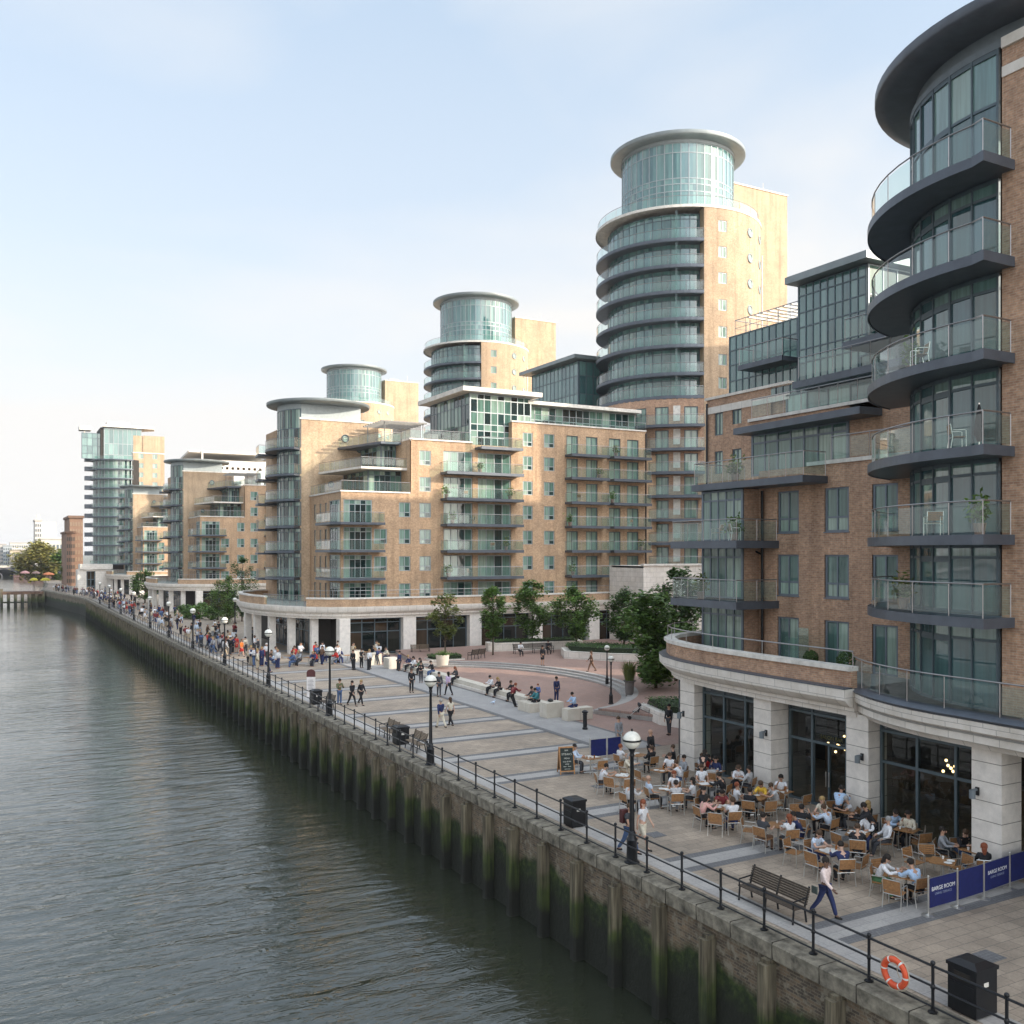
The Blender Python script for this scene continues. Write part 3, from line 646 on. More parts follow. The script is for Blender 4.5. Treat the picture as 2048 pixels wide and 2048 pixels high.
    window(B, W(28.4), 95.5, 112, .1, 3.7, 10, (.62, .88), 0, .1, FRM, GLD, 'shopfront')
    mb = MB(); mb.wbox(28.6, 72, 95, 118, 0, 4.6); mb.wbox(30.5, 72, 92.3, 95, 0, 4.6); mb.build('podium_core', DARK, B)
    return B
MID = build_mid()
M3 = copy_tree(MID, None, (33.4, 178.5, 0)); tag(M3, 'yellow brick riverside block partly hidden beyond the plaza block, second round roof from the right')
M4 = copy_tree(MID, None, (34.0, 256, 0)); tag(M4, 'small far brick block, third round roof from right, before the distant glass tower')
# ================================================================ towers with a flying-saucer roof
def build_tower():
    cx, cy = 72.6, 91.4
    B = thing('apartment_tower', 'tallest cylindrical glass tower with disc roof and seven curved balconies above the plaza block', 'tower', (cx, cy, 0), 'disc roofed towers')
    gl, br = 8.3, 9.8; T = Cy(cx, cy, gl); K = Cy(cx, cy, br); a0, a1 = R(118), R(249)
    lv = [27.8, 30.4, 33.5, 36.5, 39.5, 42.4, 45.3, 48.7]
    mb = MB(); mb.lathe((cx, cy, 0), [(gl-.3, 25), (gl-.3, 48.5)], 48); mb.build('core', DARK, B, True)
    for i in range(7): window(B, T, a0, a1, lv[i]+.05, lv[i+1]-.25, 18, (.8,), -.02, .09, FRM, GLT, 'curved_window_wall')
    for z in lv[:-1]:
        mb = MB(); pl = arc(cx, cy, br, 118, 249, 30)+arc(cx, cy, gl-.1, 249, 118, 30); mb.prism(pl, z-.3, z)
        mb.sweep(arc(cx, cy, br-.05, 118, 249, 30), [(0, z-.36), (-.06, z-.36), (-.06, z+.04), (0, z+.04)])
        b = mb.build('balcony', MET, B); railing(b, arc(cx, cy, br-.1, 120, 249, 22)+[(cx+gl*math.cos(R(249)), cy+gl*math.sin(R(249)))], z, 1.1, 1.3)
    mb = MB()
    a = R(231)
    for i in range(7): mb.box(T, a-.012, a+.012, 0, 1.3, lv[i], lv[i+1]-.3)
    mb.build('balcony_divider', GLR, B)
    # curved brick flank
    b0, b1 = R(249), R(345); hw, pr = [], []
    for z in lv[:-1]+[24.8, 21.8, 18.8, 15.8]: hw.append((R(259), R(265.5), z+.85, z+2.1))
    mb = MB(); mb.wall(K, b0, b1, 0, 48.9, hw); mb.wall(Fr(lambda s, d, z: (cx+s*math.cos(b0), cy+s*math.sin(b0), z)), gl-.3, br, 27, 48.9); mb.build('wall', BRY, B, True)
    for h in hw: window(B, K, *h, 2, (), .12, .09, FRL)
    for z in lv[:-1]:
        for a, r in ((R(288), .48), (R(306), .44)):
            mb, f = MB(), MB(); n = 18; pts = [K(a+r*math.cos(2*PI*i/n)/br, .04, z+1.5+r*math.sin(2*PI*i/n)) for i in range(n)]
            mb.poly(pts); f.tube(pts+[pts[0]], .07, 5); o = f.build('porthole', FRL, B); mb.build('pane', GLC, o)
    mb = MB(); mb.tube([K(R(316), .1, 0), K(R(316), .1, 45.5)], .1); mb.build('drainpipe', COP, B)
    mb = MB(); mb.lathe((cx, cy, 48.7), [(br+.05, 0), (br+.05, .3), (br-.4, .32), (.1, .33)], 64); mb.build('roof_terrace', COP, B, True)
    rp = arc(cx, cy, br-.25, 118, 345, 34)
    railing(B, rp, 49.02, 1.05, 1.5)
    # drum and disc roof
    D = Cy(cx, cy, 6.6); mb = MB(); mb.lathe((cx, cy, 0), [(6.2, 48.6), (6.2, 57.4)], 48); mb.build('drum_core', DARK, B, True)
    window(B, D, R(90), R(380), 49.05, 57.2, 36, (.1, .32, .42, .5, .86), -.02, .1, FRL, GLT, 'drum_window_wall')
    mb = MB(); mb.lathe((cx, cy, 57.2), [(6.75, 0), (6.75, .35), (6.6, .35)], 64); mb.build('clerestory_band', FRL, B, True)
    disc_roof(B, cx, cy, 8.05, 57.55, .55, name='disc_roof')
    # lift tower
    mb = MB(); mb.wbox(80.2, 89.2, 90, 101, 0, 56.0); mb.build('lift_tower', BRY, B)
    mb = MB(); mb.wbox(80.1, 89.3, 89.9, 101.1, 56.0, 56.18); mb.build('lift_tower_coping', COP, B)
    mb = MB(); mb.wbox(83, 85.5, 94, 96, 56.1, 57.3); mb.tube([(87, 92, 56), (87, 92, 58)], .06, 4); mb.build('rooftop_unit', COP, B)
    return B
TOW = build_tower()
T2 = copy_tree(TOW, None, (79.3, 159.5, -1.0)); tag(T2, 'second tallest disc roofed round tower rising behind the plaza block')
TOW.scale = (1.113,)*3; TOW.location = (80.8, 101.7, -1.175)
T3 = copy_tree(TOW, None, (78.2, 225, -2.6), None, 1.0); tag(T3, 'smallest disc roofed glass drum tower peeping over the brick roofs in the middle')
# brick lower drum with balconies and the stone base, only on the nearest tower
def tower_base():
    cx, cy = 72.6, 91.4; K = Cy(cx, cy, 9.75); B = TOW
    fl = [8.9+2.6*i for i in range(7)]; hs = []
    for z in fl:
        for a, b in ((203, 211), (217, 226), (236, 245)): hs.append((R(a), R(b), z+.1, z+2.1))
    mb = MB(); mb.wall(K, R(150), R(249), 0, 27.5, hs); mb.build('wall', BRK, B, True)
    for h in hs: window(B, K, *h, 2, (), .15, .09, FRM, name='glazed_door')
    for z in fl: balcony(B, K, R(205), R(247.5), 1.25, z)
    mb = MB()
    for z in fl: mb.box(K, R(229), R(233.5), 0, .05, z+.5, z+2.2)
    mb.build('white_panel', COP, B, True)
tower_base()
def stone_pavilion():
    B = thing('stone_pavilion', 'plain pale stone building with a tall dark slot at the back of the plaza', 'building', (66, 86, 0))
    x0, x1 = onY(1287, 84), onY(1440, 84); s0, s1 = onY(1324, 84), onY(1336, 84)
    mb = MB(); mb.wall(S(84), x0, x1, 0, 8.9, [(s0, s1, 2.6, 6.7)], .5); mb.wall(W(x0), 84, 90.5, 0, 8.9); mb.prism([(x0, 84.02), (x1, 84.02), (x1, 90), (x0, 90)], 8.7, 8.95); mb.build('wall', STN, B)
    mb = MB(); mb.panel(S(84), s0, s1, -.45, 2.6, 6.7); mb.build('slot_window', DARK, B)
    mb = MB(); mb.box(S(84), x0-.1, x1, -.4, .15, 8.95, 9.15); mb.build('coping', COP, B)
stone_pavilion()
def glass_top_block():
    B = thing('apartment_building', 'glass topped block with sloping flat roof squeezed between the two taller round towers', 'building', (66, 118, 0))
    xc, yc = onY(1157, 112), 112.0
    window(B, W(xc), yc, yc+13, 27, 37.2, 12, (.2, .4, .55, .8), 0, .12, FRM, GLT, 'window_wall'); window(B, S(yc), xc, xc+14, 27, 37.2, 12, (.2, .4, .55, .8), 0, .12, FRM, GLT, 'window_wall')
    mb = MB(); mb.wbox(xc+.2, xc+14, yc+.2, yc+12.8, 0, 37.1); mb.build('body', BRT, B)
    mb = MB(); mb.prism([(xc-1.4, yc-1.2), (xc+15, yc-1.2), (xc+15, yc+14.6), (xc-1.4, yc+14.6)], 37.3, 37.8); mb.build('roof', ROOF, B)
glass_top_block()
# ================================================================ far left tower with rounded glass front
def build_far_tower():
    cx, cy = 31.5, 291.0; B = thing('apartment_tower', 'far tower with banded rounded glass front and brick side ending the row', 'tower', (cx, cy, 0))
    g = 7.0; T = Cy(cx, cy, g); a0, a1 = R(140), R(290); lv = [7.2+2.65*i for i in range(12)]
    mb = MB(); mb.lathe((cx, cy, 0), [(g-.3, 0), (g-.3, 36.4)], 40); mb.build('core', DARK, B, True)
    for i in range(11): window(B, T, a0, a1, lv[i]+.02, lv[i+1]-.22, 15, (), -.02, .14, FRL, GLW, 'curved_window_wall')
    for z in lv:
        mb = MB(); mb.prism(arc(cx, cy, g+.9, 140, 290, 24)+arc(cx, cy, g-.2, 290, 140, 24), z-.3, z); b = mb.build('balcony', MET, B, False)
        railing(b, arc(cx, cy, g+.8, 140, 290, 16), z, 1.0, 3)
    for z in lv[1:]:
        mb = MB(); mb.prism([(22.4, 292), (24.6, 292), (24.6, 294), (22.4, 294)], z-.3, z+.9); mb.build('side_balcony', MET, B)
    mb = MB(); mb.wbox(26, 36.6, 286.5, 298, 36.3, 45.2); mb.build('penthouse_core', DARK, B)
    x0, x1 = onY(163, 287), onY(207, 287)
    window(B, S(286.3), x1, onY(283, 286.3), 36.4, 45.2, 8, (.15, .5), 0, .14, FRL, GLT, 'window_wall'); window(B, S(287.5), x0, x1, 36.4, 43.6, 4, (.2, .5, .8), 0, .14, FRM, GLT, 'window_wall')
    mb = MB(); mb.prism([(onY(205, 285), 285), (onY(309, 285), 285.5), (onY(309, 290), 290), (onY(240, 298), 298), (onY(205, 298), 298)], 45.3, 46.0); mb.wbox(28, 34, 290, 295, 46, 47.4); mb.build('roof', COP, B)
    mb = MB(); mb.wbox(x0-.5, x0+2.5, 287, 291, 44.3, 45.4); mb.tube([(x0+.8, 288, 43), (x0+.8, 288, 45)], .25); mb.build('roof_wing', COP, B)
    bx0, bx1 = onY(266, 286), onY(329, 286); hs = [(onY(p, 286), onY(p+10, 286), z+.6, z+2.0) for p in (277, 305) for z in lv[4:]]
    mb = MB(); mb.wall(S(286), bx0, bx1, 0, 38.4, hs); mb.wall(S(286.0), onY(286, 286), bx1, 38.4, 43.5); mb.wall(W(bx0), 286, 298, 0, 38.4); mb.build('wall', BRY, B)
    for h in hs: window(B, S(286), *h, 2, (), .12, .1, FRL)
    mb = MB(); mb.box(S(286), bx0-.1, bx1, -.3, .1, 38.4, 38.7); mb.build('stone_band', COP, B)
    mb = MB(); mb.wbox(bx0+.1, bx1-.02, 286.2, 300, 0, 43.4); mb.build('body', BRY, B)
build_far_tower()
def stone_gate():
    B = thing('gatehouse', 'grey stone gate building with tall glazed opening below the far left tower', 'building', (24, 262, 0))
    Yg = 266.0; x0, x1 = onY(155, Yg), onY(222, Yg); a, b = onY(173, Yg), onY(191, Yg)
    mb = MB(); mb.wall(S(Yg), x0, x1, 0, 6.0, [(a, b, 0, 5.6)], 1.0); mb.wbox(x0, a, Yg+.1, Yg+6, 0, 6); mb.wbox(b, x1, Yg+.1, Yg+6, 0, 6); mb.wbox(x0+.6, x1+.4, Yg-.4, Yg+6, 6.05, 7.4); mb.build('wall', STN, B)
    window(B, S(Yg), a, b, 0, 5.6, 2, (.3, .62), .7, .18, FRM, GLD, 'glazed_opening')
stone_gate()
# ================================================================ ground, river wall, water
PAV = paving('promenade_paving', (.46, .375, .295), (.375, .305, .24), (.22, .19, .16), .62, .41, .012, 0, .42)
PAVR = paving('plaza_brick_paving', (.39, .255, .21), (.32, .205, .17), (.24, .18, .16), .22, .11, .006, R(45), .2)
BANDL = paving('pale_granite_band', (.44, .42, .40), (.39, .37, .355), (.28, .28, .28), .9, .6, .01, 0, .2)
BANDD = paving('dark_granite_setts', (.20, .20, .205), (.16, .16, .17), (.12, .12, .12), .12, .12, .01, 0, .2)
GREY = paving('grey_slab_paving', (.37, .36, .355), (.33, .32, .315), (.25, .25, .25), .5, .5, .008, 0, .18)
edge = [(18.95, -30), (18.95, 232), (18.2, 244), (16.6, 256), (12.2, 297), (14, 320), (15.5, 345), (17, 400), (28, 470), (400, 600), (1500, 600), (1500, -30)]
mb = MB(); mb.poly([(x, y, 0) for x, y in edge]); tag(mb.build('promenade', PAV), kind='structure')
mb = MB(); mb.poly([(-2500, 705, -.6), (2500, 705, -.6), (2500, 4000, 1), (-2500, 4000, 1)]); tag(mb.build('far_bank', plain('far_bank_ground', (.2, .2, .17), .9, 0, .3, .05)), kind='structure')
# paving bands (light with dark borders) across the promenade, strip along the rail, grey walkway along the plaza
YB = [5.6, 12.1, 18.6, 25.1, 31.8, 38.4, 43.2, 48, 52.8, 57.9, 63.8, 69.6, 75.6, 81.6, 87.6, 93.6, 99.6]
mb = MB(); md = MB()
for y in YB:
    x1 = 28.4
    mb.poly([(19.9, y-.36, .008), (x1, y-.36, .008), (x1, y+.36, .008), (19.9, y+.36, .008)])
    for s in (-1, 1):
        a, b = sorted((y+s*.36, y+s*(.36+.38))); md.poly([(19.9, a, .004), (x1, a, .004), (x1, b, .004), (19.9, b, .004)])
mb.poly([(19.15, -30, .012), (19.9, -30, .012), (19.9, 230, .012), (19.15, 230, .012)])
tag(mb.build('paving_bands', BANDL), kind='structure'); tag(md.build('paving_band_borders', BANDD), kind='structure')
mb = MB(); mb.poly([(28.5, 41, .016), (31.3, 41, .016), (31.3, 92, .016), (28.5, 92, .016)]); tag(mb.build('walkway', GREY), kind='structure')
mb = MB(); mb.poly([(31.3, 41, .006), (70, 41, .006), (70, 91, .006), (31.3, 91, .006)]); tag(mb.build('plaza', PAVR), kind='structure')
mb = MB(); mb.poly([(28.1, 41, .02), (28.5, 41, .02), (28.5, 92, .02), (28.1, 92, .02)]); mb.poly([(31.3, 41, .02), (31.55, 41, .02), (31.55, 92, .02), (31.3, 92, .02)]); tag(mb.build('walkway_border', BANDD), kind='structure')
# raised half-ring of the plaza with three curved steps
ecx, ecy = 31.6, 65.5
def ell(a, k): return (ecx+(10.6+k)*math.cos(a), ecy+(14.2+k)*math.sin(a))
for i in range(3):
    k = .42*i; mb = MB(); inner = [ell(R(-78+156*j/40), k) for j in range(41)]
    out = [(36, 90.9), (70, 90.9), (70, 43.5), (37, 43.5)]
    mb.prism(inner+out, .01 if i == 0 else .15*i, .15*(i+1))
    tag(mb.build('curved_steps', BANDL if i < 2 else PAVR), kind='structure')
    e = MB(); e.sweep(list(reversed(inner)), [(-.02, .15*(i+1)-.12), (.0, .15*(i+1)-.12), (.012, .15*(i+1)+.004), (-.36, .15*(i+1)+.006)])
    tag(e.build('step_nosing', BANDL), kind='structure')
# river wall
def river_wall_mat():
    m, t, b = newmat('tidal_brick_wall'); uv, p, g = facade_uv(t)
    bt = nd(t, 'ShaderNodeTexBrick', {'Vector': uv, 'Color1': (.175, .125, .085, 1), 'Color2': (.075, .062, .052, 1), 'Mortar': (.18, .155, .12, 1), 'Scale': 1.0, 'Mortar Size': .012, 'Bias': .0, 'Brick Width': .24, 'Row Height': .085})
    P = g.outputs['Position']
    n1 = nd(t, 'ShaderNodeTexNoise', {'Vector': P, 'Scale': .9, 'Detail': 7.0, 'Roughness': .7}); n2 = nd(t, 'ShaderNodeTexNoise', {'Vector': P, 'Scale': 5.0, 'Detail': 5.0})
    mp = nd(t, 'ShaderNodeMapping', {'Vector': uv, 'Scale': (.55, .3, 1)}); n3 = nd(t, 'ShaderNodeTexNoise', {'Vector': mp.outputs[0], 'Scale': 1.0, 'Detail': 5.0})
    c = mixc(t, 1.0, bt.outputs['Color'], ramp(t, n1.outputs[0], [(.3, (.34, .33, .31)), (.5, (.95, .92, .85)), (.72, (1.5, 1.38, 1.2))]), 'MULTIPLY')
    c = mixc(t, ramp(t, n2.outputs[0], [(.52, (0, 0, 0)), (.66, (1, 1, 1))]), c, (.22, .19, .14))
    h = mth(t, 'ADD', p.outputs[2], mth(t, 'MULTIPLY', mth(t, 'SUBTRACT', n3.outputs[0], .5), 1.6))
    alg = ramp(t, mth(t, 'ADD', mth(t, 'MULTIPLY', h, .25), 1.0), [(.0, (1, 1, 1)), (.58, (1, 1, 1)), (.66, (0, 0, 0))])
    ac = ramp(t, n2.outputs[0], [(.3, (.010, .018, .005)), (.5, (.022, .036, .008)), (.7, (.05, .072, .014))])
    c = mixc(t, alg, c, ac)
    low = ramp(t, mth(t, 'ADD', mth(t, 'MULTIPLY', h, .25), 1.0), [(.36, (1, 1, 1)), (.56, (0, 0, 0))])
    c = mixc(t, low, c, (.013, .015, .009))
    t.links.new(c, b.inputs['Base Color']); b.inputs['Roughness'].default_value = .8
    bp = nd(t, 'ShaderNodeBump', {'Height': n2.outputs[0], 'Strength': .7, 'Distance': .06}); t.links.new(bp.outputs[0], b.inputs['Normal'])
    return m
def pile_mat():
    m, t, b = newmat('weathered_timber'); P = pos(t); p = nd(t, 'ShaderNodeSeparateXYZ', {0: P})
    mp = nd(t, 'ShaderNodeMapping', {'Vector': P, 'Scale': (9, 9, .7)}); n = nd(t, 'ShaderNodeTexNoise', {'Vector': mp.outputs[0], 'Scale': 1.0, 'Detail': 6.0})
    n2 = nd(t, 'ShaderNodeTexNoise', {'Vector': P, 'Scale': 1.1, 'Detail': 3.0})
    c = ramp(t, n.outputs[0], [(.3, (.04, .032, .021)), (.55, (.13, .108, .07)), (.75, (.22, .19, .13))])
    h = mth(t, 'ADD', p.outputs[2], mth(t, 'MULTIPLY', mth(t, 'SUBTRACT', n2.outputs[0], .5), 2.0))
    k = mth(t, 'ADD', mth(t, 'MULTIPLY', h, .25), 1.0)
    c = mixc(t, ramp(t, k, [(.45, (1, 1, 1)), (.62, (0, 0, 0))]), c, ramp(t, n.outputs[0], [(.35, (.02, .03, .008)), (.65, (.065, .085, .02))]))
    c = mixc(t, ramp(t, k, [(.2, (1, 1, 1)), (.45, (0, 0, 0))]), c, (.012, .013, .009))
    t.links.new(c, b.inputs['Base Color']); b.inputs['Roughness'].default_value = .85
    return m
TID = river_wall_mat(); TIM = pile_mat(); CPS = plain('river_coping_stone', (.22, .195, .15), .85, 0, .48, 2.2, .5, 14)
def river_edge(y0=-6):
    return [(18.3, y0), (18.3, 60), (18.3, 232), (17.6, 244), (16.0, 256), (11.6, 297), (13.4, 320), (14.9, 345), (16.4, 400)]
RW = thing('river_wall', 'old tidal brick river wall with timber piles and green weed along the promenade', 'wall', (18.3, 20, -4))
mb = MB(); mb.sweep(list(reversed(river_edge())), [(0, -5.2), (0, -.42), (-.6, -.42), (-.6, -5.2)]); mb.build('wall', TID, RW)
mb = MB(); mb.sweep(list(reversed(river_edge())), [(.12, -.43), (.14, -.02), (.10, .02), (-.66, .035), (-.66, -.43)]); mb.build('coping', CPS, RW)
jm = MB()
y = -5.0
while y < 120: jm.box(W(18.3), y, y+.012, -.64, .145, -.42, .037); y += 1.15+rnd.random()*.5
jm.build('coping_joint', DARK, RW)
pw = MB(); i = 0; y = 7.6
while y < 232:
    m_ = pw if i >= 100 else MB(); w = .17+.05*rnd.random(); tp = -.5-.25*rnd.random(); lx = .05*rnd.random()
    m_.prism([(18.29, y-w), (18.29, y+w), (17.98-lx, y+w*.96), (17.92-lx, y+w*.6), (17.92-lx, y-w*.6), (17.98-lx, y-w*.96)], -5.2, tp)
    m_.prism([(18.29, y-w*.8), (18.29, y+w*.8), (18.02, y+w*.7), (18.02, y-w*.7)], tp, tp+.1)
    if i < 100: m_.build('pile', TIM, RW)
    i += 1; y += 2.25+rnd.uniform(-.16, .16)
tag(pw.build('pile', TIM, RW), kind='stuff')
fm = MB()
for k in range(60):
    y = 8+k*2.25+rnd.random()
    if rnd.random() < .5: fm.wbox(18.27, 18.3-.005+.0, y, y+.4+.5*rnd.random(), -1.5, -1.0)
# railing
RG = thing('river_railing', 'long black iron railing with ball topped posts along the river edge', 'railing', (18.55, 14, 0))
def edge_at(y):
    E_ = [(18.58, -30), (18.58, 232), (17.9, 244), (16.3, 256), (11.9, 297)]
    for a, b in zip(E_[:-1], E_[1:]):
        if a[1] <= y <= b[1]: return a[0]+(b[0]-a[0])*(y-a[1])/(b[1]-a[1])
    return 11.9
pm = MB(); i = 0; y = 14.26-1.78*4
while y < 296:
    m_ = pm if i >= 100 else MB(); x = edge_at(y); k = 8 if i < 30 else 5
    m_.tube([(x, y, .03), (x, y, 1.12)], .036, k)
    if i < 60: m_.ball((x, y, 1.15), .058, 6); m_.lathe((x, y, .03), [(.11, 0), (.11, .03), (.05, .05), (.045, .12)], 8); m_.lathe((x, y, .55), [(.037, 0), (.055, .03), (.055, .09), (.037, .12)], 8)
    if i < 100: m_.build('post', BLK, RG, True)
    i += 1; y += 1.78
tag(pm.build('post', BLK, RG), kind='stuff')
ys = [-8, 60, 130, 232, 244, 256, 296]
for nm, z, r in (('top_rail', 1.08, .03), ('middle_rail', .62, .026), ('bottom_rail', .16, .024)):
    mb = MB(); mb.tube([(edge_at(y), y, z) for y in ys], r, 6); mb.build(nm, BLK, RG, True)
# water
def water_mat():
    m, t, b = newmat('river_water'); P = pos(t)
    mp = nd(t, 'ShaderNodeMapping', {'Vector': P, 'Rotation': (0, 0, R(-20)), 'Scale': (.4, 1.15, 1)})
    w1 = nd(t, 'ShaderNodeTexNoise', {'Vector': mp.outputs[0], 'Scale': .7, 'Detail': 1.5, 'Roughness': .45, 'Distortion': .8})
    w2 = nd(t, 'ShaderNodeTexNoise', {'Vector': mp.outputs[0], 'Scale': 2.3, 'Detail': 3.0, 'Roughness': .5, 'Distortion': 1.2})
    w3 = nd(t, 'ShaderNodeTexNoise', {'Vector': P, 'Scale': .07, 'Detail': 3.0})
    s = nd(t, 'ShaderNodeSeparateXYZ', {0: P})
    calm = ramp(t, mth(t, 'MULTIPLY', mth(t, 'SUBTRACT', 18.0, s.outputs[0]), .1), [(.0, (.35,)*3), (.6, (1, 1, 1))])
    r2 = mth(t, 'SUBTRACT', 1.0, mth(t, 'ABSOLUTE', mth(t, 'SUBTRACT', mth(t, 'MULTIPLY', w2.outputs[0], 2.0), 1.0)))
    h = mth(t, 'ADD', w1.outputs[0], mth(t, 'MULTIPLY', r2, .24))
    st = mth(t, 'MULTIPLY', ramp(t, w3.outputs[0], [(.35, (.5,)*3), (.65, (1, 1, 1))]), calm)
    bp = nd(t, 'ShaderNodeBump', {'Height': h, 'Strength': mth(t, 'MULTIPLY', st, ramp(t, mth(t, 'MULTIPLY', s.outputs[1], .004), [(.1, (1, 1, 1)), (.5, (.55,)*3), (1, (.3,)*3)])), 'Distance': .165}); t.links.new(bp.outputs[0], b.inputs['Normal'])
    b.inputs['Base Color'].default_value = (.030, .034, .022, 1); b.inputs['Roughness'].default_value = .05; b.inputs['IOR'].default_value = 1.8
    return m
mb = MB(); mb.poly([(-1800, -60, -4), (19, -60, -4), (19, 700, -4), (-1800, 760, -4)]); mb.poly([(19, 300, -4), (400, 300, -4), (400, 760, -4), (19, 700, -4)])
tag(mb.build('river_water', water_mat()), kind='structure')
# ================================================================ street furniture
LAMPG = plain('opal_glass_globe', (.80, .78, .70), .25)
def make_lamp():
    L = thing('street_lamp', '', 'lamp', (18.75, 26, 0), 'globe lamps along the river railing')
    x, y = 18.75, 26; mb = MB()
    mb.lathe((x, y, 0), [(.26, 0), (.26, .06), (.19, .1), (.17, .75), (.2, .8), (.13, .9), (.12, 1.05), (.09, 1.1)], 12); mb.build('base', BLK, L, True)
    mb = MB(); mb.lathe((x, y, 1.1), [(.09, 0), (.075, 1.3), (.06, 2.45), (.09, 2.5), (.07, 2.6), (.14, 2.78), (.2, 2.86)], 10); mb.build('pole', BLK, L, True)
    mb = MB(); mb.ball((x, y, 4.12), .3, 14); mb.build('globe', LAMPG, L, True)
    mb = MB(); mb.lathe((x, y, 4.12), [(.302, -.03), (.318, -.03), (.318, .03), (.302, .03)], 24); mb.lathe((x, y, 3.9), [(.2, 0), (.27, .1), (.26, .1)], 20); mb.tube([(x-.0, y, 4.41), (x, y, 4.5)], .03); mb.build('globe_band', BLK, L, True)
    return L
LAMP = make_lamp()
lampY = [26.0, 42.7, 58.6, 74, 90, 106, 122, 138, 155, 172, 190, 208]
orders = ['nearest', 'second', 'third', 'fourth', 'fifth', 'sixth', 'seventh', 'eighth', 'ninth', 'tenth', 'eleventh', 'twelfth']
for i, y in enumerate(lampY):
    o = LAMP if i == 0 else copy_tree(LAMP, None, (18.75, y, 0))
    o['label'] = ('nearest tall black lamp with a cream globe, standing by the railing beside the cafe' if i == 0 else 'black globe lamp by the river railing, %s from the near end' % orders[i])
# plaza lamps, smaller
for px, py, s, lb in ((1222, 1408, .75, 'short black globe lamp at the end of the curved plaza steps'), (1214, 1372, .72, 'short globe lamp behind the curved plaza steps beside the grasses'), (470, 1262, 1.0, 'globe lamp among the red dressed group left of the plaza block'), (388, 1218, 1.0, 'globe lamp beside the shrubs before the second brick block'), (478, 1222, 1.35, 'tall grey lamp with a globe standing left of the plaza block arcade')):
    o = copy_tree(LAMP, None, G(px, py), 0, s); o['label'] = lb; o['group'] = 'globe lamps on the plaza'
def make_bin(x, y, label, h=1.15, w=.62):
    Bn = thing('litter_bin', label, 'bin', (x, y, 0), 'black litter bins by the railing'); mb = MB(); q = w/2
    mb.prism([(x-q, y-q), (x+q, y-q), (x+q, y+q), (x-q, y+q)], .05, h-.16); mb.prism([(x-q+.06, y-q+.06), (x+q-.06, y-q+.06), (x+q-.06, y+q-.06), (x-q+.06, y+q-.06)], 0, .05); mb.build('body', BLK, Bn)
    mb = MB(); b = len(mb.v); q2 = q+.03
    mb.quads([(x-q2, y-q2, h-.16), (x+q2, y-q2, h-.16), (x+q2, y+q2, h-.16), (x-q2, y+q2, h-.16), (x-q2, y-q2, h-.08), (x+q2, y-q2, h-.08), (x+q2, y+q2, h-.08), (x-q2, y+q2, h-.08), (x-q*.55, y-q*.55, h), (x+q*.55, y-q*.55, h), (x+q*.55, y+q*.55, h), (x-q*.55, y+q*.55, h)],
             [(0, 1, 5, 4), (1, 2, 6, 5), (2, 3, 7, 6), (3, 0, 4, 7), (4, 5, 9, 8), (5, 6, 10, 9), (6, 7, 11, 10), (7, 4, 8, 11), (8, 9, 10, 11)]); mb.build('lid', BLK, Bn)
    mb = MB(); mb.box(W(x-q), y-.2, y+.2, 0, .006, h-.42, h-.24); mb.build('slot', DARK, Bn)
    mb = MB(); mb.box(W(x-q), y+.04, y+.2, 0, .005, h-.62, h-.5); mb.box(S(y-q), x-.1, x+.06, 0, .005, h-.5, h-.4); mb.build('sticker', COP, Bn)
    mb = MB(); mb.box(W(x-q), y-q+.05, y+q-.05, 0, .012, .12, h-.5); mb.build('door', BLK, Bn)
make_bin(19.45, 13.9, 'large black litter bin at the bottom right corner beside the life ring', 1.2, .72)
make_bin(19.4, 30.6, 'black litter bin beside the railing next to the walking couple', 1.12)
make_bin(19.4, 48.2, 'black litter bin between two brown benches at the railing', 1.05, .7)
make_bin(19.4, 63.6, 'far black litter bin at the railing beside the sign totem', 1.05)
def make_bench(name, loc, rz, label, L=2.2, wood=None, group='slatted benches'):
    Bn = thing(name, label, 'bench', (0, 0, 0), group); wm = wood or WOOD
    mb = MB()
    for i in range(6): mb.wbox(-L/2, L/2, -.05+i*.075, .012+i*.075, .42, .45)
    mb.build('seat', wm, Bn)
    mb = MB()
    for i in range(7): z = .5+i*.065; mb.wbox(-L/2, L/2, -.1-.02*i, -.07-.02*i, z, z+.05)
    mb.build('backrest', wm, Bn)
    for x in (-L/2+.06, 0, L/2-.06):
        mb = MB(); mb.tube([(x, -.12, 0), (x, -.05, .42), (x, -.24, .98)], .03, 6); mb.tube([(x, .4, 0), (x, .36, .42), (x, -.05, .42)], .03, 6)
        if x: mb.tube([(x, .38, .42), (x, .38, .64), (x, -.12, .68)], .025, 6)
        mb.build('leg', BLK, Bn, True)
    Bn.location = loc; Bn.rotation_euler = (0, 0, rz); return Bn
WDK = plain('dark_weathered_slats', (.075, .055, .04), .6, 0, .3, 12.0)
WGY = plain('grey_brown_slats', (.19, .14, .095), .65, 0, .3, 12.0)
make_bench('bench', (19.95, 20.6, 0), R(90), 'dark slatted bench facing the river in front of the cafe terrace', 2.3, WDK)
make_bench('bench', (19.6, 46.3, 0), R(90), 'brown bench at the railing on the near side of the third bin', 1.7, WGY)
make_bench('bench', (19.6, 50.2, 0), R(90), 'brown bench at the railing on the far side of the third bin', 1.7, WGY)
make_bench('bench', (19.6, 61.5, 0), R(90), 'dark bench at the railing near the sign totem and third lamp', 1.7, WDK)
make_bench('bench', tuple(G(955, 1318, .45)), R(20), 'dark bench on the raised plaza beside the second tree', 1.9, WDK)
make_bench('bench', tuple(G(840, 1308, .2)), R(170), 'grey bench near the planter below the first plaza tree', 1.9, WGY)
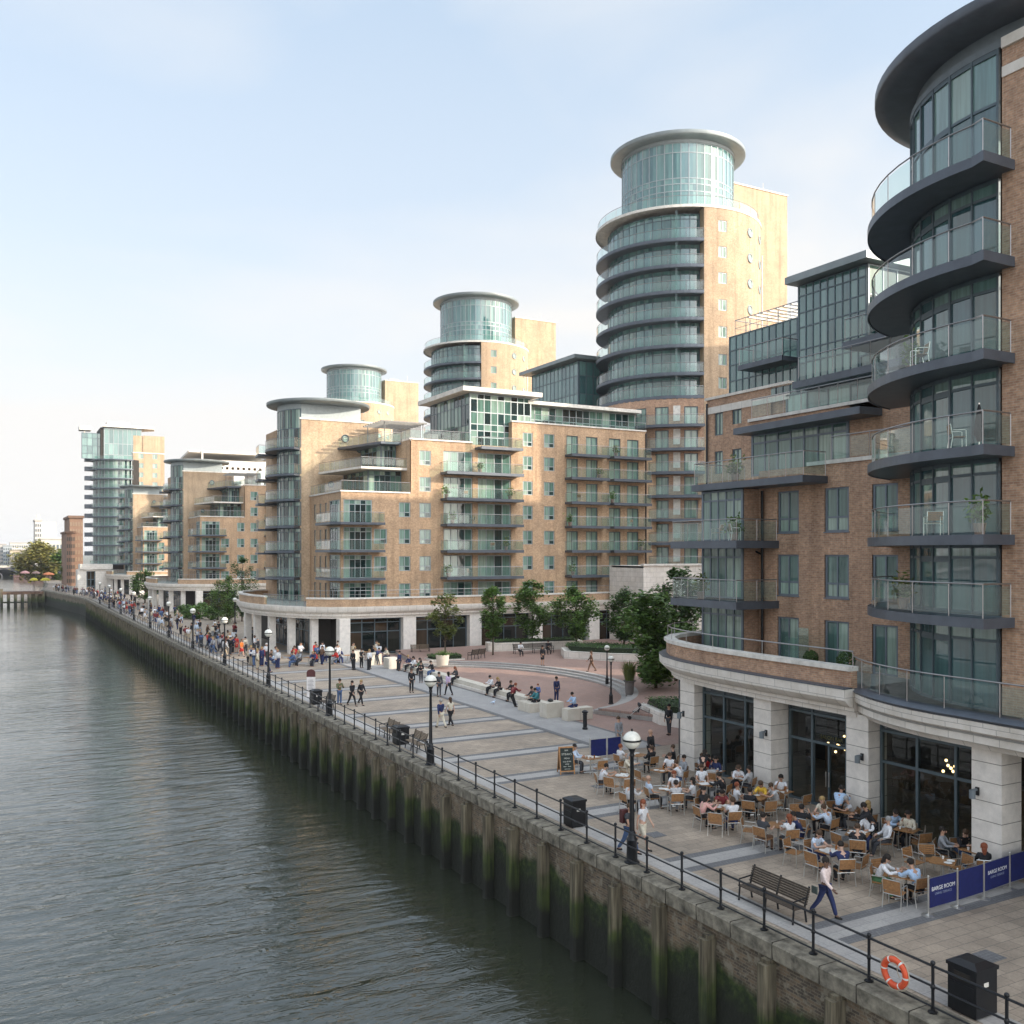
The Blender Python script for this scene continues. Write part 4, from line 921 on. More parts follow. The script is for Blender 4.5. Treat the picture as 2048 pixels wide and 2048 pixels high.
make_bench('bench', tuple(G(1300, 1436, .0)), R(75), 'dark bench in front of the hedge planter beside the cafe corner', 1.7, WDK)
# life ring
def life_ring():
    p = Vector((18.5, 15.15, .62)); L = thing('life_ring', 'orange life ring with white bands hanging on the river railing', 'life ring', p)
    n, k, Rr, r = 48, 10, .3, .075; om, bm = MB(), MB()
    def pt(i, j): a = 2*PI*i/n; b = 2*PI*j/k; rr = Rr+r*math.cos(b); return (p.x-.09+r*math.sin(b)*.9, p.y+rr*math.cos(a), p.z+rr*math.sin(a))
    for i in range(n):
        for j in range(k): (bm if (i % 8) in (0, ) else om).poly([pt(i, j), pt(i+1, j), pt(i+1, j+1), pt(i, j+1)])
    om.build('ring', plain('orange_ring', (.72, .10, .035), .45, 0, .1), L, True); bm.build('reflective_band', plain('silver_band', (.75, .74, .7), .4), L, True)
    rp = MB(); rp.tube([(p.x-.1+.01, p.y+.40*math.cos(a), p.z+.40*math.sin(a)+.015*math.sin(6*a)) for a in [2*PI*i/30 for i in range(31)]], .012, 5); rp.tube([(p.x-.05, p.y, p.z+.3), (p.x-.02, p.y-.02, p.z), (p.x-.03, p.y-.08, p.z-.1)], .01, 5); rp.build('rope', plain('rope', (.55, .48, .36), .9), L, True)
life_ring()
# text helper
def text_mesh(body, size, mat, ext=.002):
    cu = bpy.data.curves.new('lettering', 'FONT'); cu.body = body; cu.size = size; cu.extrude = ext; cu.align_x = 'CENTER'; cu.align_y = 'CENTER'
    ob = bpy.data.objects.new('lettering', cu); COL.objects.link(ob); bpy.context.view_layer.update()
    me = bpy.data.meshes.new_from_object(ob.evaluated_get(bpy.context.evaluated_depsgraph_get())); bpy.data.objects.remove(ob); bpy.data.curves.remove(cu)
    me.materials.clear(); me.materials.append(mat); me.name = 'lettering'; return me
def put_text(par, body, size, mat, loc, sdir, name='lettering', bold=0.0):
    """text running along plan direction sdir, upright, facing the right-hand side of travel"""
    me = text_mesh(body, size, mat); s = Vector((sdir[0], sdir[1], 0)).normalized(); n = Vector((s.y, -s.x, 0)); M = Matrix((s, Vector((0, 0, 1)), n)).transposed()
    o = Vector(loc)-ORG.get(par, Vector())
    me.transform(Matrix.Translation(o) @ M.to_4x4()); return link_mesh(name, me, par)
NAVY = plain('navy_canvas', (.008, .014, .11), .75, 0, .15, 5.0); WTXT = plain('white_print', (.8, .8, .8), .6); GTXT = plain('grey_print', (.25, .29, .42), .6)
def barriers():
    pts = [(1856.7, 1831), (1915, 1814), (1968, 1797), (2019.6, 1778)]; g = [G(*p) for p in pts]; d = (g[3]-g[0]).normalized(); g.append(g[3]+d*1.6)
    names = ['nearest the dark bench', 'second from the dark bench', 'third from the dark bench', 'fourth from the dark bench', 'last in the row']
    def post(p, lb, h=1.12):
        P_ = thing('barrier_post', lb, 'post', p, 'steel posts of the blue cafe screens'); mb = MB(); mb.lathe(p, [(.2, 0), (.2, .015), (.04, .05), (.03, .06)], 16); mb.build('foot', ALU, P_, True)
        mb = MB(); mb.tube([p+Vector((0, 0, .05)), p+Vector((0, 0, h))], .024, 8); mb.ball(p+Vector((0, 0, h)), .032, 6); mb.build('pole', ALU, P_, True)
    def screen(a, b, lb, txt):
        m = (a+b)/2; d = (b-a).normalized(); S_ = thing('barrier_screen', lb, 'screen', m, 'blue canvas cafe screens'); L = (b-a).length
        fr = Fr(lambda s, dd, z: (a.x+d.x*s+d.y*dd, a.y+d.y*s-d.x*dd, z)); mb = MB(); mb.box(fr, .06, L-.06, -.008, .008, .2, 1.05); mb.build('canvas', NAVY, S_)
        for zz in (1.05, .2): mb = MB(); mb.tube([fr(.0, 0, zz), fr(L, 0, zz)], .012, 5); mb.build('bar', ALU, S_)
        if txt:
            c = Vector(fr(L/2, .012, .72)); put_text(S_, 'BARGE ROOM', .165, WTXT, c, d); c = Vector(fr(L/2, .012, .57)); put_text(S_, 'LIVING TERRACE', .1, GTXT, c, d)
    for p, n in zip(g, names): post(p, 'steel screen post, '+n)
    lbs = ['blue canvas screen with white BARGE ROOM lettering, nearest the life ring', 'plain blue canvas screen between two lettered ones', 'blue lettered screen beside the stone column at the right edge', 'blue canvas screen cut off by the right edge of the picture']
    for i in range(4): screen(g[i], g[i+1], lbs[i], i in (0, 2))
    q = [G(1180, 1522), G(1214, 1518), G(1243, 1514)]
    for p, n in zip(q, ('beside the chalkboard', 'between the two far blue screens', 'behind the lamp post')): post(p, 'steel screen post '+n)
    screen(q[0], q[1], 'small plain blue screen behind the man beside the chalkboard', False); screen(q[1], q[2], 'far plain blue screen behind the nearest lamp post', False)
barriers()
def chalkboard():
    p = G(1132, 1546); A = thing('chalkboard_sign', 'wooden A-frame chalkboard with white chalk writing at the corner of the cafe', 'sign', p); OAK = plain('oak_frame', (.42, .2, .07), .55, 0, .2, 9); CH = plain('chalk_slate', (.02, .03, .028), .8); WC = plain('chalk', (.62, .62, .55), .9)
    d = Vector((KA, -SA, 0)).normalized(); d = Matrix.Rotation(R(12), 3, 'Z') @ d; n = Vector((d.y, -d.x, 0))
    for sgn, nm in ((1, 'front_panel'), (-1, 'back_panel')):
        fr = Fr(lambda s, dd, z, sgn=sgn: tuple(p+d*s+n*(sgn*(.3-.22*z)+dd)+Vector((0, 0, z)))); mb = MB()
        for s in (-.36, .31): mb.box(fr, s, s+.05, -.02, .02, 0, 1.24)
        mb.box(fr, -.36, .36, -.018, .018, 1.19, 1.245); mb.box(fr, -.31, .31, -.018, .018, .12, .17); f = mb.build(nm, OAK, A)
        mb = MB(); mb.box(fr, -.31, .31, -.008, .008, .17, 1.19); mb.build('slate', CH, f)
        if sgn > 0:
            t = [('BAR', 1.08, .1), ('STEAKS', .9, .15), ('MENU', .72, .1), ('soup & fish', .58, .09), ('wine', .47, .1), ('beer   food', .36, .08), ('open all day', .25, .06)]
            for s_, z, sz in t: put_text(A, s_, sz, WC, Vector(fr(0, .014, z)), d)
chalkboard()
def totem():
    p = G(622, 1394); T_ = thing('sign_totem', 'white sign totem with a maroon rounded top standing by the railing', 'sign', p); fr = Fr(lambda s, d, z: (p.x+s*KA+d*SA, p.y-s*SA+d*KA, z))
    mb = MB(); mb.box(fr, -.3, .3, -.04, .04, 0, 1.45); mb.build('panel', plain('white_panel', (.72, .68, .66), .5), T_)
    mb = MB(); pts = [(-.31, 1.45), (.31, 1.45), (.31, 1.75)]+[(.31*math.cos(a), 1.75+.24*math.sin(a)) for a in [PI*i/10 for i in range(1, 10)]]+[(-.31, 1.75)]
    mb.poly([fr(s, -.045, z) for s, z in pts]); mb.poly([fr(s, .045, z) for s, z in pts])
    for i in range(len(pts)): a, b = pts[i], pts[(i+1) % len(pts)]; mb.poly([fr(a[0], -.045, a[1]), fr(b[0], -.045, b[1]), fr(b[0], .045, b[1]), fr(a[0], .045, a[1])])
    mb.build('head', plain('maroon', (.09, .025, .025), .5), T_)
    mb = MB()
    for i in range(8): mb.box(fr, -.22, .2-.05*(i % 3), -.045, -.042, .5+.1*i, .54+.1*i)
    mb.build('print_line', plain('print_grey', (.35, .33, .33), .7), T_)
totem()
def bollard(px, py, label, h=1.15, z=0):
    p = G(px, py, z); o = thing('bollard', label, 'bollard', p, 'black cast iron bollards'); mb = MB()
    mb.lathe(p, [(.16, 0), (.16, .1), (.12, .14), (.12, h*.75), (.15, h*.78), (.12, h*.83)], 14); mb.build('shaft', BLK, o, True)
    mb = MB(); mb.lathe(p, [(.12, h*.83), (.19, h*.87), (.2, h*.92), (.1, h*.98), (.01, h)], 14); mb.build('cap', BLK, o, True)
bollard(1170, 1459, 'black bollard alone on the grey walkway near the chalkboard'); bollard(1101, 1433, 'black bollard in front of the white seat blocks')
for (a, b), w in zip([(775, 1334), (737, 1340), (796, 1341), (708, 1340)], ('beside the pale seat wall near the arcade', 'left of the pale cube seats', 'behind the group in orange', 'furthest left by the arcade cafe')): bollard(a, b, 'black bollard '+w, 1.0)
# seat walls and cubes
SEAT = stone('seat_stone', (.62, .57, .49), 2.2, 2.0, .01)
SW = thing('seat_wall', 'long low pale stone seat wall between the walkway and the sunken plaza', 'seat wall', (31.9, 67, 0)); mb = MB(); mb.wbox(31.6, 32.5, 56.4, 78.4, 0, .2); mb.build('plinth', STN, SW); mb = MB(); mb.wbox(31.75, 32.5, 56.4, 78.4, .2, .52); mb.build('seat', SEAT, SW)
for (x, y, w, l, h, lb) in ((31.0, 51.6, 1.3, 1.0, .95, 'tall pale stone block on the walkway nearest the bollard'), (31.9, 50.0, 1.9, .8, .75, 'pale stone block behind the lone walkway bollard'), (31.2, 54.2, 1.6, 1.7, .6, 'pale stone block beneath the group with backpacks'), (31.4, 80.2, 1.1, 1.4, .95, 'pale tall block at the far end of the seat wall'), (31.0, 83.6, 1.1, 1.2, 1.05, 'pale upright block beside the far bollards'), (30.4, 86.6, 1.0, 1.3, 1.05, 'last pale upright block near the arcade')):
    mb = MB(); c, s = math.cos(.15), math.sin(.15); mb.prism([(x-w/2, y-l/2), (x+w/2, y-l/2+.1), (x+w/2, y+l/2), (x-w/2, y+l/2-.08)], .02, h)
    tag(mb.build('stone_block', SEAT, None, False, (x, y, 0)), lb, 'stone block', 'pale stone seat blocks')
# planters, hedges
def hedge(poly, z0, z1, label, seed, mat=None):
    rr = random.Random(seed); xs = [p[0] for p in poly]; ys = [p[1] for p in poly]
    def inside(x, y):
        r = False; j = len(poly)-1
        for i in range(len(poly)):
            if (poly[i][1] > y) != (poly[j][1] > y) and x < (poly[j][0]-poly[i][0])*(y-poly[i][1])/(poly[j][1]-poly[i][1])+poly[i][0]: r = not r
            j = i
        return r
    mb = MB(); n = 0; area = (max(xs)-min(xs))*(max(ys)-min(ys)); N_ = int(min(5000, 260*area))
    cx, cy = sum(xs)/len(xs), sum(ys)/len(ys)
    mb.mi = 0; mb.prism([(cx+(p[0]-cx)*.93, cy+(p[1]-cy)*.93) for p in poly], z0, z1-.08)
    mb.mi = 1
    while n < N_:
        x, y = rr.uniform(min(xs)-.1, max(xs)+.1), rr.uniform(min(ys)-.1, max(ys)+.1); n += 1
        if not inside(x, y): continue
        z = z1+rr.uniform(-.12, .1) if rr.random() < .65 else rr.uniform(z0, z1)
        a, b = rr.uniform(0, 2*PI), rr.uniform(-.6, .6); s = rr.uniform(.05, .1); u = Vector((math.cos(a), math.sin(a), b))*s; v = Vector((-math.sin(a), math.cos(a), rr.uniform(-.6, .6)))*s*.7; p = Vector((x, y, z))
        mb.poly([p-u, p+v, p+u, p-v])
    return mb, (cx, cy, z0)
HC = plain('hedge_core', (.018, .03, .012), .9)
def planter(poly, h, hz, label, seed, z0=0.0, wallmat=None):
    cx = sum(p[0] for p in poly)/len(poly); cy = sum(p[1] for p in poly)/len(poly); P_ = thing('planter', label, 'planter', (cx, cy, z0), 'stone planters with clipped hedges')
    mb = MB(); mb.prism(poly, z0+.0, z0+h); mb.build('wall', wallmat or STN, P_)
    ins = [(cx+(p[0]-cx)*.9, cy+(p[1]-cy)*.9) for p in poly]; m_, l = hedge(ins, z0+h, z0+h+hz, '', seed); m_.build('hedge', [HC, LFD], P_)
g = lambda a, b, z=.45: tuple(G(a, b, z))[:2]
planter([(36.2, 49.4), (39, 47.6), (42, 46.4), (42.5, 43.8), (35.8, 43.8), (35.2, 46)], .75, .45, 'curved stone planter with a low dark hedge beside the cafe corner', 3, .0)
planter([(47.0, 76), (49.6, 72), (52.5, 69.5), (55, 73), (52, 78), (48.5, 79)], .7, .5, 'curved planter with a hedge behind the plaza steps on the right', 4, .45)
planter([(43.5, 84.8), (53.5, 82.8), (54, 84.6), (44, 86.4)], .85, .2, 'long curved stone wall planter below the middle plaza trees', 5, .45)
planter([(35.2, 80.2), (38.4, 79.6), (38.6, 81.6), (35.4, 82)], .55, .3, 'low shrub bed at the foot of the first plaza tree', 6, .0)
for px, py, lb in ((1144, 1311, 'round granite tub near the middle plaza trees'), (885, 1330, 'white tapered planter below the first plaza tree')):
    p = G(px, py, .3); P_ = thing('plant_tub', lb, 'planter', p); mb = MB(); mb.lathe(p, [(.5, 0), (.62, .9), (.56, .92), (.5, .85), (.01, .83)], 20); mb.build('tub', SEAT if 'white' in lb else PAVR, P_, True)
    m_ = MB(); rr = random.Random(5)
    for k in range(260):
        q = p+Vector((rr.gauss(0, .25), rr.gauss(0, .25), .9+abs(rr.gauss(0, .16)))); a = rr.uniform(0, 6.3); u = Vector((math.cos(a), math.sin(a), .3))*.09; v = Vector((-math.sin(a), math.cos(a), .3))*.06; m_.poly([q-u, q+v, q+u, q-v])
    m_.build('foliage', LFG, P_)
def grass_pot(px, py, lb, seed):
    p = G(px, py, .2); P_ = thing('grass_planter', lb, 'planter', p); mb = MB(); mb.lathe(p, [(.28, 0), (.34, 1.0), (.5, 1.1), (.42, 1.12), (.01, 1.05)], 16); mb.build('pot', plain('clay_pot', (.16, .14, .13), .8), P_, True); rr = random.Random(seed); m_ = MB()
    for k in range(420):
        a = rr.uniform(0, 6.28); r = rr.random()**.5*.3; q = p+Vector((r*math.cos(a), r*math.sin(a), 1.08)); L = rr.uniform(.7, 1.5); out = Vector((math.cos(a), math.sin(a), 0))*rr.uniform(.1, .7); w = Vector((-math.sin(a), math.cos(a), 0))*.018; m1 = q+out*.4+Vector((0, 0, L*.75)); m2 = q+out+Vector((0, 0, L))
        m_.poly([q-w, q+w, m1+w, m1-w]); m_.poly([m1-w, m1+w, m2])
    m_.build('grass', LFO, P_)
grass_pot(1259, 1392, 'tall pot of feathery grasses by the plaza steps', 8)
# trees
def make_tree(name, label, p, H, rad, seed, mat, group, n=2600, trunk=.12, clear=.3, lean=0.0, leaf=.17, shape=1.0):
    rr = random.Random(seed); T_ = thing(name, label, 'tree', p, group); p = Vector(p); mb = MB()
    top = p+Vector((lean, 0, H*.8)); mb.tube([p, p+Vector((lean*.3, .02, H*.35)), p+Vector((lean*.7, -.03, H*.6)), top], [trunk, trunk*.8, trunk*.5, trunk*.2], 8)
    cl = []
    for k in range(46):
        t = rr.random(); z = clear+(1-clear)*(t*.97+.02); w = math.sin(PI*min(1, max(.06, ((1-t)**shape)*.92+.04)))**.7; a = rr.uniform(0, 6.28); r = rad*w*(rr.random()**.45)
        c = p+Vector((lean*z+r*math.cos(a), r*math.sin(a), H*z)); cl.append((c, rr.uniform(.28, .5)*rad*(.6+.4*w)))
        if k % 2 == 0: s0 = p+Vector((lean*z*.6, 0, H*max(clear*.8, z-.18))); mb.tube([s0, (s0+c)/2+Vector((0, 0, .1)), c], [trunk*.35, trunk*.22, trunk*.08], 5)
    mb.build('trunk', BARK, T_, True); lm = MB()
    for k in range(int(n*1.5)):
        c, s = cl[rr.randrange(len(cl))]; d = Vector((rr.gauss(0, 1), rr.gauss(0, 1), rr.gauss(0, .8)));
        if d.length > 2.1: continue
        q = c+d*s*.5; a = rr.uniform(0, 6.28); f = leaf*1.45*rr.uniform(.6, 1.25); u = Vector((math.cos(a), math.sin(a), rr.uniform(-.7, .4)))*f*.6; v = Vector((-math.sin(a), math.cos(a), rr.uniform(-.6, .6)))*f*.42
        lm.poly([q-u, q-u*.2+v, q+u, q-u*.2-v])
    lm.build('crown', mat, T_); return T_
PT = 'young trees on the plaza'
make_tree('plaza_tree', 'sparse young tree with thin yellowing crown in front of the arcade, leftmost on the plaza', (38.6, 84.4, 0), 6.6, 1.55, 21, LFO, PT, 1500, .09, .3, 0, .17)
make_tree('plaza_tree', 'narrow bright green tree between the shopfronts, second on the plaza', (42.5, 81.8, .45), 6.5, 1.35, 22, LFG, PT, 2600, .09, .26)
make_tree('plaza_tree', 'conical dark green tree with a long bench beneath, third on the plaza', (48.9, 85.3, .45), 6.9, 1.9, 23, LFG, PT, 3600, .1, .2)
make_tree('plaza_tree', 'broad rounded green tree, fourth on the plaza', (51.3, 80.6, .45), 6.6, 2.1, 24, LFG, PT, 3800, .1, .2)
make_tree('plaza_tree', 'dark green tree in front of the pale stone building', (53.6, 75.6, .45), 6.6, 1.9, 25, LFD, PT, 3600, .1, .22)
make_tree('plaza_tree', 'big leafy tree half hidden behind the curved corner of the near block', tuple(G(1312, 1388)), 7.2, 2.7, 26, LFG, PT, 7500, .14, .16, -.2, .2)
make_tree('plaza_tree', 'dark leafy tree behind the near block balcony', tuple(G(1352, 1362, .45)), 8.4, 2.3, 27, LFD, PT, 4200, .14, .2, 0, .2)
AT = 'trees between the brick blocks'
def at(px, py, z=0): return tuple(G(px, py, z))
make_tree('shrub_tree', 'bushy green tree left of the plaza block arcade', at(455, 1248), 6.8, 2.2, 31, LFG, AT, 2600, .12, .08)
make_tree('shrub_tree', 'taller dark tree against the side of the plaza block', at(484, 1243), 9.6, 2.0, 32, LFD, AT, 2600, .12, .1)
make_tree('shrub_tree', 'pale olive tree at the left of the bushy pair', at(436, 1240), 6.0, 1.6, 33, LFO, AT, 1500, .1, .1)
make_tree('street_tree', 'small dark tree at the foot of the stone gatehouse', at(204, 1180), 6.5, 3.2, 34, LFD, AT, 1400, .15, .12, 0, .35)
make_tree('street_tree', 'small tree in front of the third brick block arcade', at(290, 1206), 6.5, 3.0, 35, LFG, AT, 1600, .15, .12, 0, .3)
make_tree('riverside_tree', 'big yellow green autumn tree far beyond the jetty', at(84, 1160), 13.5, 9.5, 36, LFY, AT, 5200, .4, .05, 0, .75)
make_tree('riverside_tree', 'dark green tree behind the autumn tree beside the red brick building', at(124, 1160), 10.5, 5.5, 37, LFG, AT, 2600, .3, .05, 0, .6)
make_tree('riverside_tree', 'low olive tree at the left foot of the stone gatehouse', at(143, 1168), 6.5, 3.8, 38, LFO, AT, 1500, .2, .05, 0, .4)
for px, py, w, lb in ((405, 1232, 2.0, 'round green shrub before the second block arcade'), (392, 1238, 2.4, 'wide low green shrub beside the walkway lamp'), (370, 1236, 1.8, 'shrub nearest the second block shopfront'), (425, 1240, 1.6, 'small shrub between the wide shrub and the bushy tree')):
    make_tree('shrub', lb, at(px, py), 2.0, w*.8, px, LFG, 'green shrubs before the second block', 900, .04, .02, 0, .2)
# ================================================================ people
def skin_mesh(name, V, Eg, sub=1):
    me = bpy.data.meshes.new('tmp'); me.from_pydata([tuple(v[0]) for v in V], Eg, []); ob = bpy.data.objects.new('tmp', me); COL.objects.link(ob)
    ob.modifiers.new('s', 'SKIN')
    if not me.skin_vertices: return None
    for d, v in zip(me.skin_vertices[0].data, V): d.radius = (v[1], v[1]) if not isinstance(v[1], tuple) else v[1]
    me.skin_vertices[0].data[0].use_root = True
    if sub:
        s = ob.modifiers.new('u', 'SUBSURF'); s.levels = sub; s.render_levels = sub
    bpy.context.view_layer.update(); out = bpy.data.meshes.new_from_object(ob.evaluated_get(bpy.context.evaluated_depsgraph_get()))
    bpy.data.objects.remove(ob); bpy.data.meshes.remove(me); out.name = name
    out.polygons.foreach_set('use_smooth', [True]*len(out.polygons)); return out
def join_meshes(name, parts):
    v, f, m = [], [], []
    for me, mi in parts:
        b = len(v); v += [tuple(x.co) for x in me.vertices]
        for p in me.polygons: f.append(tuple(b+i for i in p.vertices)); m.append(mi)
    o = bpy.data.meshes.new(name); o.from_pydata(v, [], f); o.polygons.foreach_set('material_index', m); o.polygons.foreach_set('use_smooth', [True]*len(f)); o.update(); return o
def fk(lean=0.0, legs=((0, 0), (0, 0)), arms=((0, 12, 10), (0, 12, 10)), seat=None, head=0.0, wide=.19, splay=0.0):
    J = {}; l = R(lean); up = Vector((0, math.sin(l), math.cos(l)))
    th, shn = .43, .42; low = []
    for s, (hf, kf) in zip((-1, 1), legs):
        a = R(hf); b = R(hf-kf); hip = Vector((s*.09, 0, 0)); kn = hip+Vector((s*math.sin(R(splay)), math.sin(a), -math.cos(a))).normalized()*th; an = kn+Vector((0, math.sin(b), -math.cos(b)))*shn
        J['hip', s], J['knee', s], J['ank', s] = hip, kn, an; ft = max(-.9, min(.35, -b*.8)) if seat is None else 0; J['toe', s] = an+Vector((0, .15*math.cos(ft), -.05+.1*math.sin(ft) if b < -.3 else -.05)); low.append(an.z-.075)
    pz = seat if seat is not None else -min(low)
    J['pel'] = Vector((0, 0, 0)); J['spi'] = up*.2; J['che'] = up*.40; J['nek'] = up*.54; h = R(lean*.5+head); hu = Vector((0, math.sin(h), math.cos(h))); J['hd0'] = J['nek']+hu*.09; J['hd1'] = J['nek']+hu*.17+Vector((0, .015*math.cos(h), 0)); J['hd2'] = J['nek']+hu*.25; J['fwd'] = Vector((0, math.cos(h), -math.sin(h))); J['hup'] = hu
    for s, (fl, ab, el) in zip((-1, 1), arms):
        sh = up*.475+Vector((s*wide, 0, 0)); a, b = R(fl+lean*.3), R(ab); el_ = sh+Vector((s*math.sin(b), math.sin(a)*math.cos(b), -math.cos(a)*math.cos(b)))*.29; e = a+R(el)
        fd = Vector((-s*.35*min(1, el/60.0), math.sin(e), -math.cos(e))).normalized(); J['sho', s], J['elb', s], J['wri', s] = sh, el_, el_+fd*.25; J['fd', s] = fd
    for k in list(J):
        if k not in ('fwd', 'hup') and not (isinstance(k, tuple) and k[0] == 'fd'): J[k] = J[k]+Vector((0, 0, pz))
    return J
def tiny(c, r, k=5, sz=1.0):
    m = MB(); m.ball(c, r, k, sz); return m.mesh('t', [])
def body_parts(J, female=False, skirt=False, sleeve='long', sub=1, hands=True):
    V, Eg, ix = [], [], {}
    def add(k, p, r, par=None):
        ix[k] = len(V); V.append((p, r))
        if par is not None: Eg.append((ix[par], ix[k]))
    add('pel', J['pel'], .115); add('spi', J['spi'], .10, 'pel'); add('che', J['che'], .118, 'spi'); add('nek', J['nek'], .05, 'che'); add('hd0', J['hd0'], .062, 'nek'); add('hd1', J['hd1'], .098, 'hd0'); add('hd2', J['hd2'], .062, 'hd1')
    for s in (-1, 1):
        add(('sho', s), J['sho', s], .058, 'che'); add(('elb', s), J['elb', s], .040, ('sho', s)); add(('wri', s), J['wri', s], .027, ('elb', s))
        fd = J['fd', s]; side = fd.cross(Vector((1, 0, 0))).normalized(); palm = J['wri', s]+fd*.075; add(('palm', s), palm, .034, ('wri', s))
        if hands:
            for q, (o, L) in enumerate(((-.027, .062), (-.009, .075), (.009, .07), (.026, .055))):
                b0 = palm+side*o+fd*.02; b1 = b0+fd*L*.55+Vector((-s*.012, 0, 0)); b2 = b1+fd*L*.35+Vector((-s*.022, 0, -.008))
                add(('f', s, q), b1, .0095, ('palm', s)); add(('g', s, q), b2, .008, ('f', s, q))
            add(('t', s), J['wri', s]+fd*.05+side*-.045, .011, ('wri', s)); add(('u', s), J['wri', s]+fd*.085+side*-.062, .009, ('t', s))
        add(('hip', s), J['hip', s]+Vector((0, 0, -.03)), .088, 'pel'); add(('knee', s), J['knee', s], .058, ('hip', s)); add(('ank', s), J['ank', s], .038, ('knee', s)); add(('toe', s), J['toe', s], .03, ('ank', s))
    body = skin_mesh('body', V, Eg, sub); fw = J['fwd']; hu = J['hup']; hc = J['hd1']
    ex = [(body, 0), (tiny(hc+fw*.105-hu*.02, .02, 5, 1.3), 0), (tiny(hc+fw*.092-hu*.062, .022, 5, .5), 1)]
    for s in (-1, 1): ex += [(tiny(hc+fw*.09+hu*.012+Vector((s*.034, 0, 0)), .013), 2), (tiny(hc+Vector((s*.1, 0, 0))-hu*.01, .024, 5, 1.4), 0)]
    body = join_meshes('person', ex)
    # hair
    hp = [(tiny(hc-fw*.03+hu*.05, .11, 7), 0)]
    if female: hp += [(tiny(hc-fw*.062-hu*.06, .083, 7, 1.5), 0), (tiny(hc-fw*.075-hu*.16, .062, 6, 1.4), 0)]
    hair = join_meshes('hair', hp)
    # top
    V, Eg, ix = [], [], {}
    add('pel', J['pel']+Vector((0, 0, .015)), .137); add('spi', J['spi'], .128 if not female else .115, 'pel'); add('che', J['che']+(J['nek']-J['che'])*.15, .168 if not female else .152, 'spi'); add('n', J['nek']-(J['nek']-J['che'])*.12, .082, 'che')
    for s in (-1, 1):
        add(('sho', s), J['sho', s], .082, 'che'); add(('elb', s), J['elb', s]*(1 if sleeve == 'long' else .55)+J['sho', s]*(0 if sleeve == 'long' else .45), .056, ('sho', s))
        if sleeve == 'long': add(('wri', s), J['wri', s], .042, ('elb', s))
    top = skin_mesh('shirt', V, Eg, sub)
    # trousers or skirt
    V, Eg, ix = [], [], {}; add('pel', J['pel'], .13)
    for s in (-1, 1): add(('hip', s), J['hip', s]+Vector((0, 0, -.03)), .104, 'pel'); add(('knee', s), J['knee', s], .076, ('hip', s))
    if not skirt:
        for s in (-1, 1): add(('ank', s), J['ank', s]+Vector((0, 0, .0)), .056, ('knee', s))
    else:
        k = (J['knee', -1]+J['knee', 1])/2; add('mid', (k+J['pel'])/2, .135, 'pel'); add('hem', k, .15, 'mid')
    bot = skin_mesh('trousers' if not skirt else 'skirt', V, Eg, sub)
    # shoes
    sh = []
    for s in (-1, 1):
        a, t_ = J['ank', s], J['toe', s]; d = (t_-a); d.z = 0; d = d.normalized() if d.length > .01 else Vector((0, 1, 0))
        z = Vector((0, 0, -.03)); sh.append((skin_mesh('s', [(a+z-d*.05, .045), (a+z*1.2+d*.06, .046), (t_+z*.3+d*.04, .036)], [(0, 1), (1, 2)], 1), 0))
    shoes = join_meshes('shoes', sh)
    return dict(body=body, hair=hair, shirt=top, trousers=bot, shoes=shoes)
POSES = {
 'stand': dict(legs=((3, 4), (-3, 2)), arms=((4, 9, 12), (6, 9, 16))), 'fold': dict(legs=((2, 3), (-2, 3)), arms=((25, 8, 95), (22, 8, 100)), head=12),
 'walk': dict(lean=3, legs=((24, 8), (-20, 16)), arms=((-20, 9, 12), (22, 9, 22))), 'walk2': dict(lean=3, legs=((-18, 22), (22, 6)), arms=((18, 9, 22), (-18, 10, 10))),
 'sit': dict(seat=.53, lean=6, legs=((82, 84), (84, 90)), arms=((32, 10, 62), (36, 10, 58)), splay=6), 'lean': dict(seat=.53, lean=24, legs=((84, 95), (82, 80)), arms=((48, 14, 50), (42, 14, 62)), head=14, splay=7),
 'drink': dict(seat=.53, lean=4, legs=((82, 82), (80, 94)), arms=((30, 12, 66), (48, 10, 112)), splay=5), 'back': dict(seat=.53, lean=-10, legs=((78, 62), (80, 86)), arms=((18, 16, 48), (24, 14, 55)), head=8, splay=8),
 'perch': dict(seat=.57, lean=14, legs=((72, 58), (76, 78)), arms=((30, 8, 55), (34, 8, 50)), head=16, splay=5), 'wait': dict(lean=30, legs=((26, 4), (24, 3)), arms=((45, 10, 40), (40, 10, 52)), head=12)}
CACHE = {}
def templ(pose, fem, skirt, sleeve):
    k = (pose, fem, skirt, sleeve)
    if k not in CACHE: CACHE[k] = body_parts(fk(wide=.165 if fem else .19, **POSES[pose]), fem, skirt, sleeve)
    return CACHE[k]
SKIN = [plain('skin_%d' % i, c, .55, 0, .06) for i, c in enumerate([(.55, .34, .25), (.48, .28, .19), (.36, .2, .13), (.16, .085, .055), (.60, .40, .31)])]
LIP = plain('lips', (.35, .14, .11), .5); EYE = plain('eye', (.03, .025, .02), .3)
HAIRC = dict(dark=(.018, .013, .010), brown=(.07, .04, .022), blond=(.36, .24, .10), grey=(.33, .32, .31), white=(.6, .58, .55), red=(.22, .06, .025), bald=(.45, .28, .2))
SHOE = cloth((.02, .018, .016)); SHOEW = cloth((.5, .5, .5))
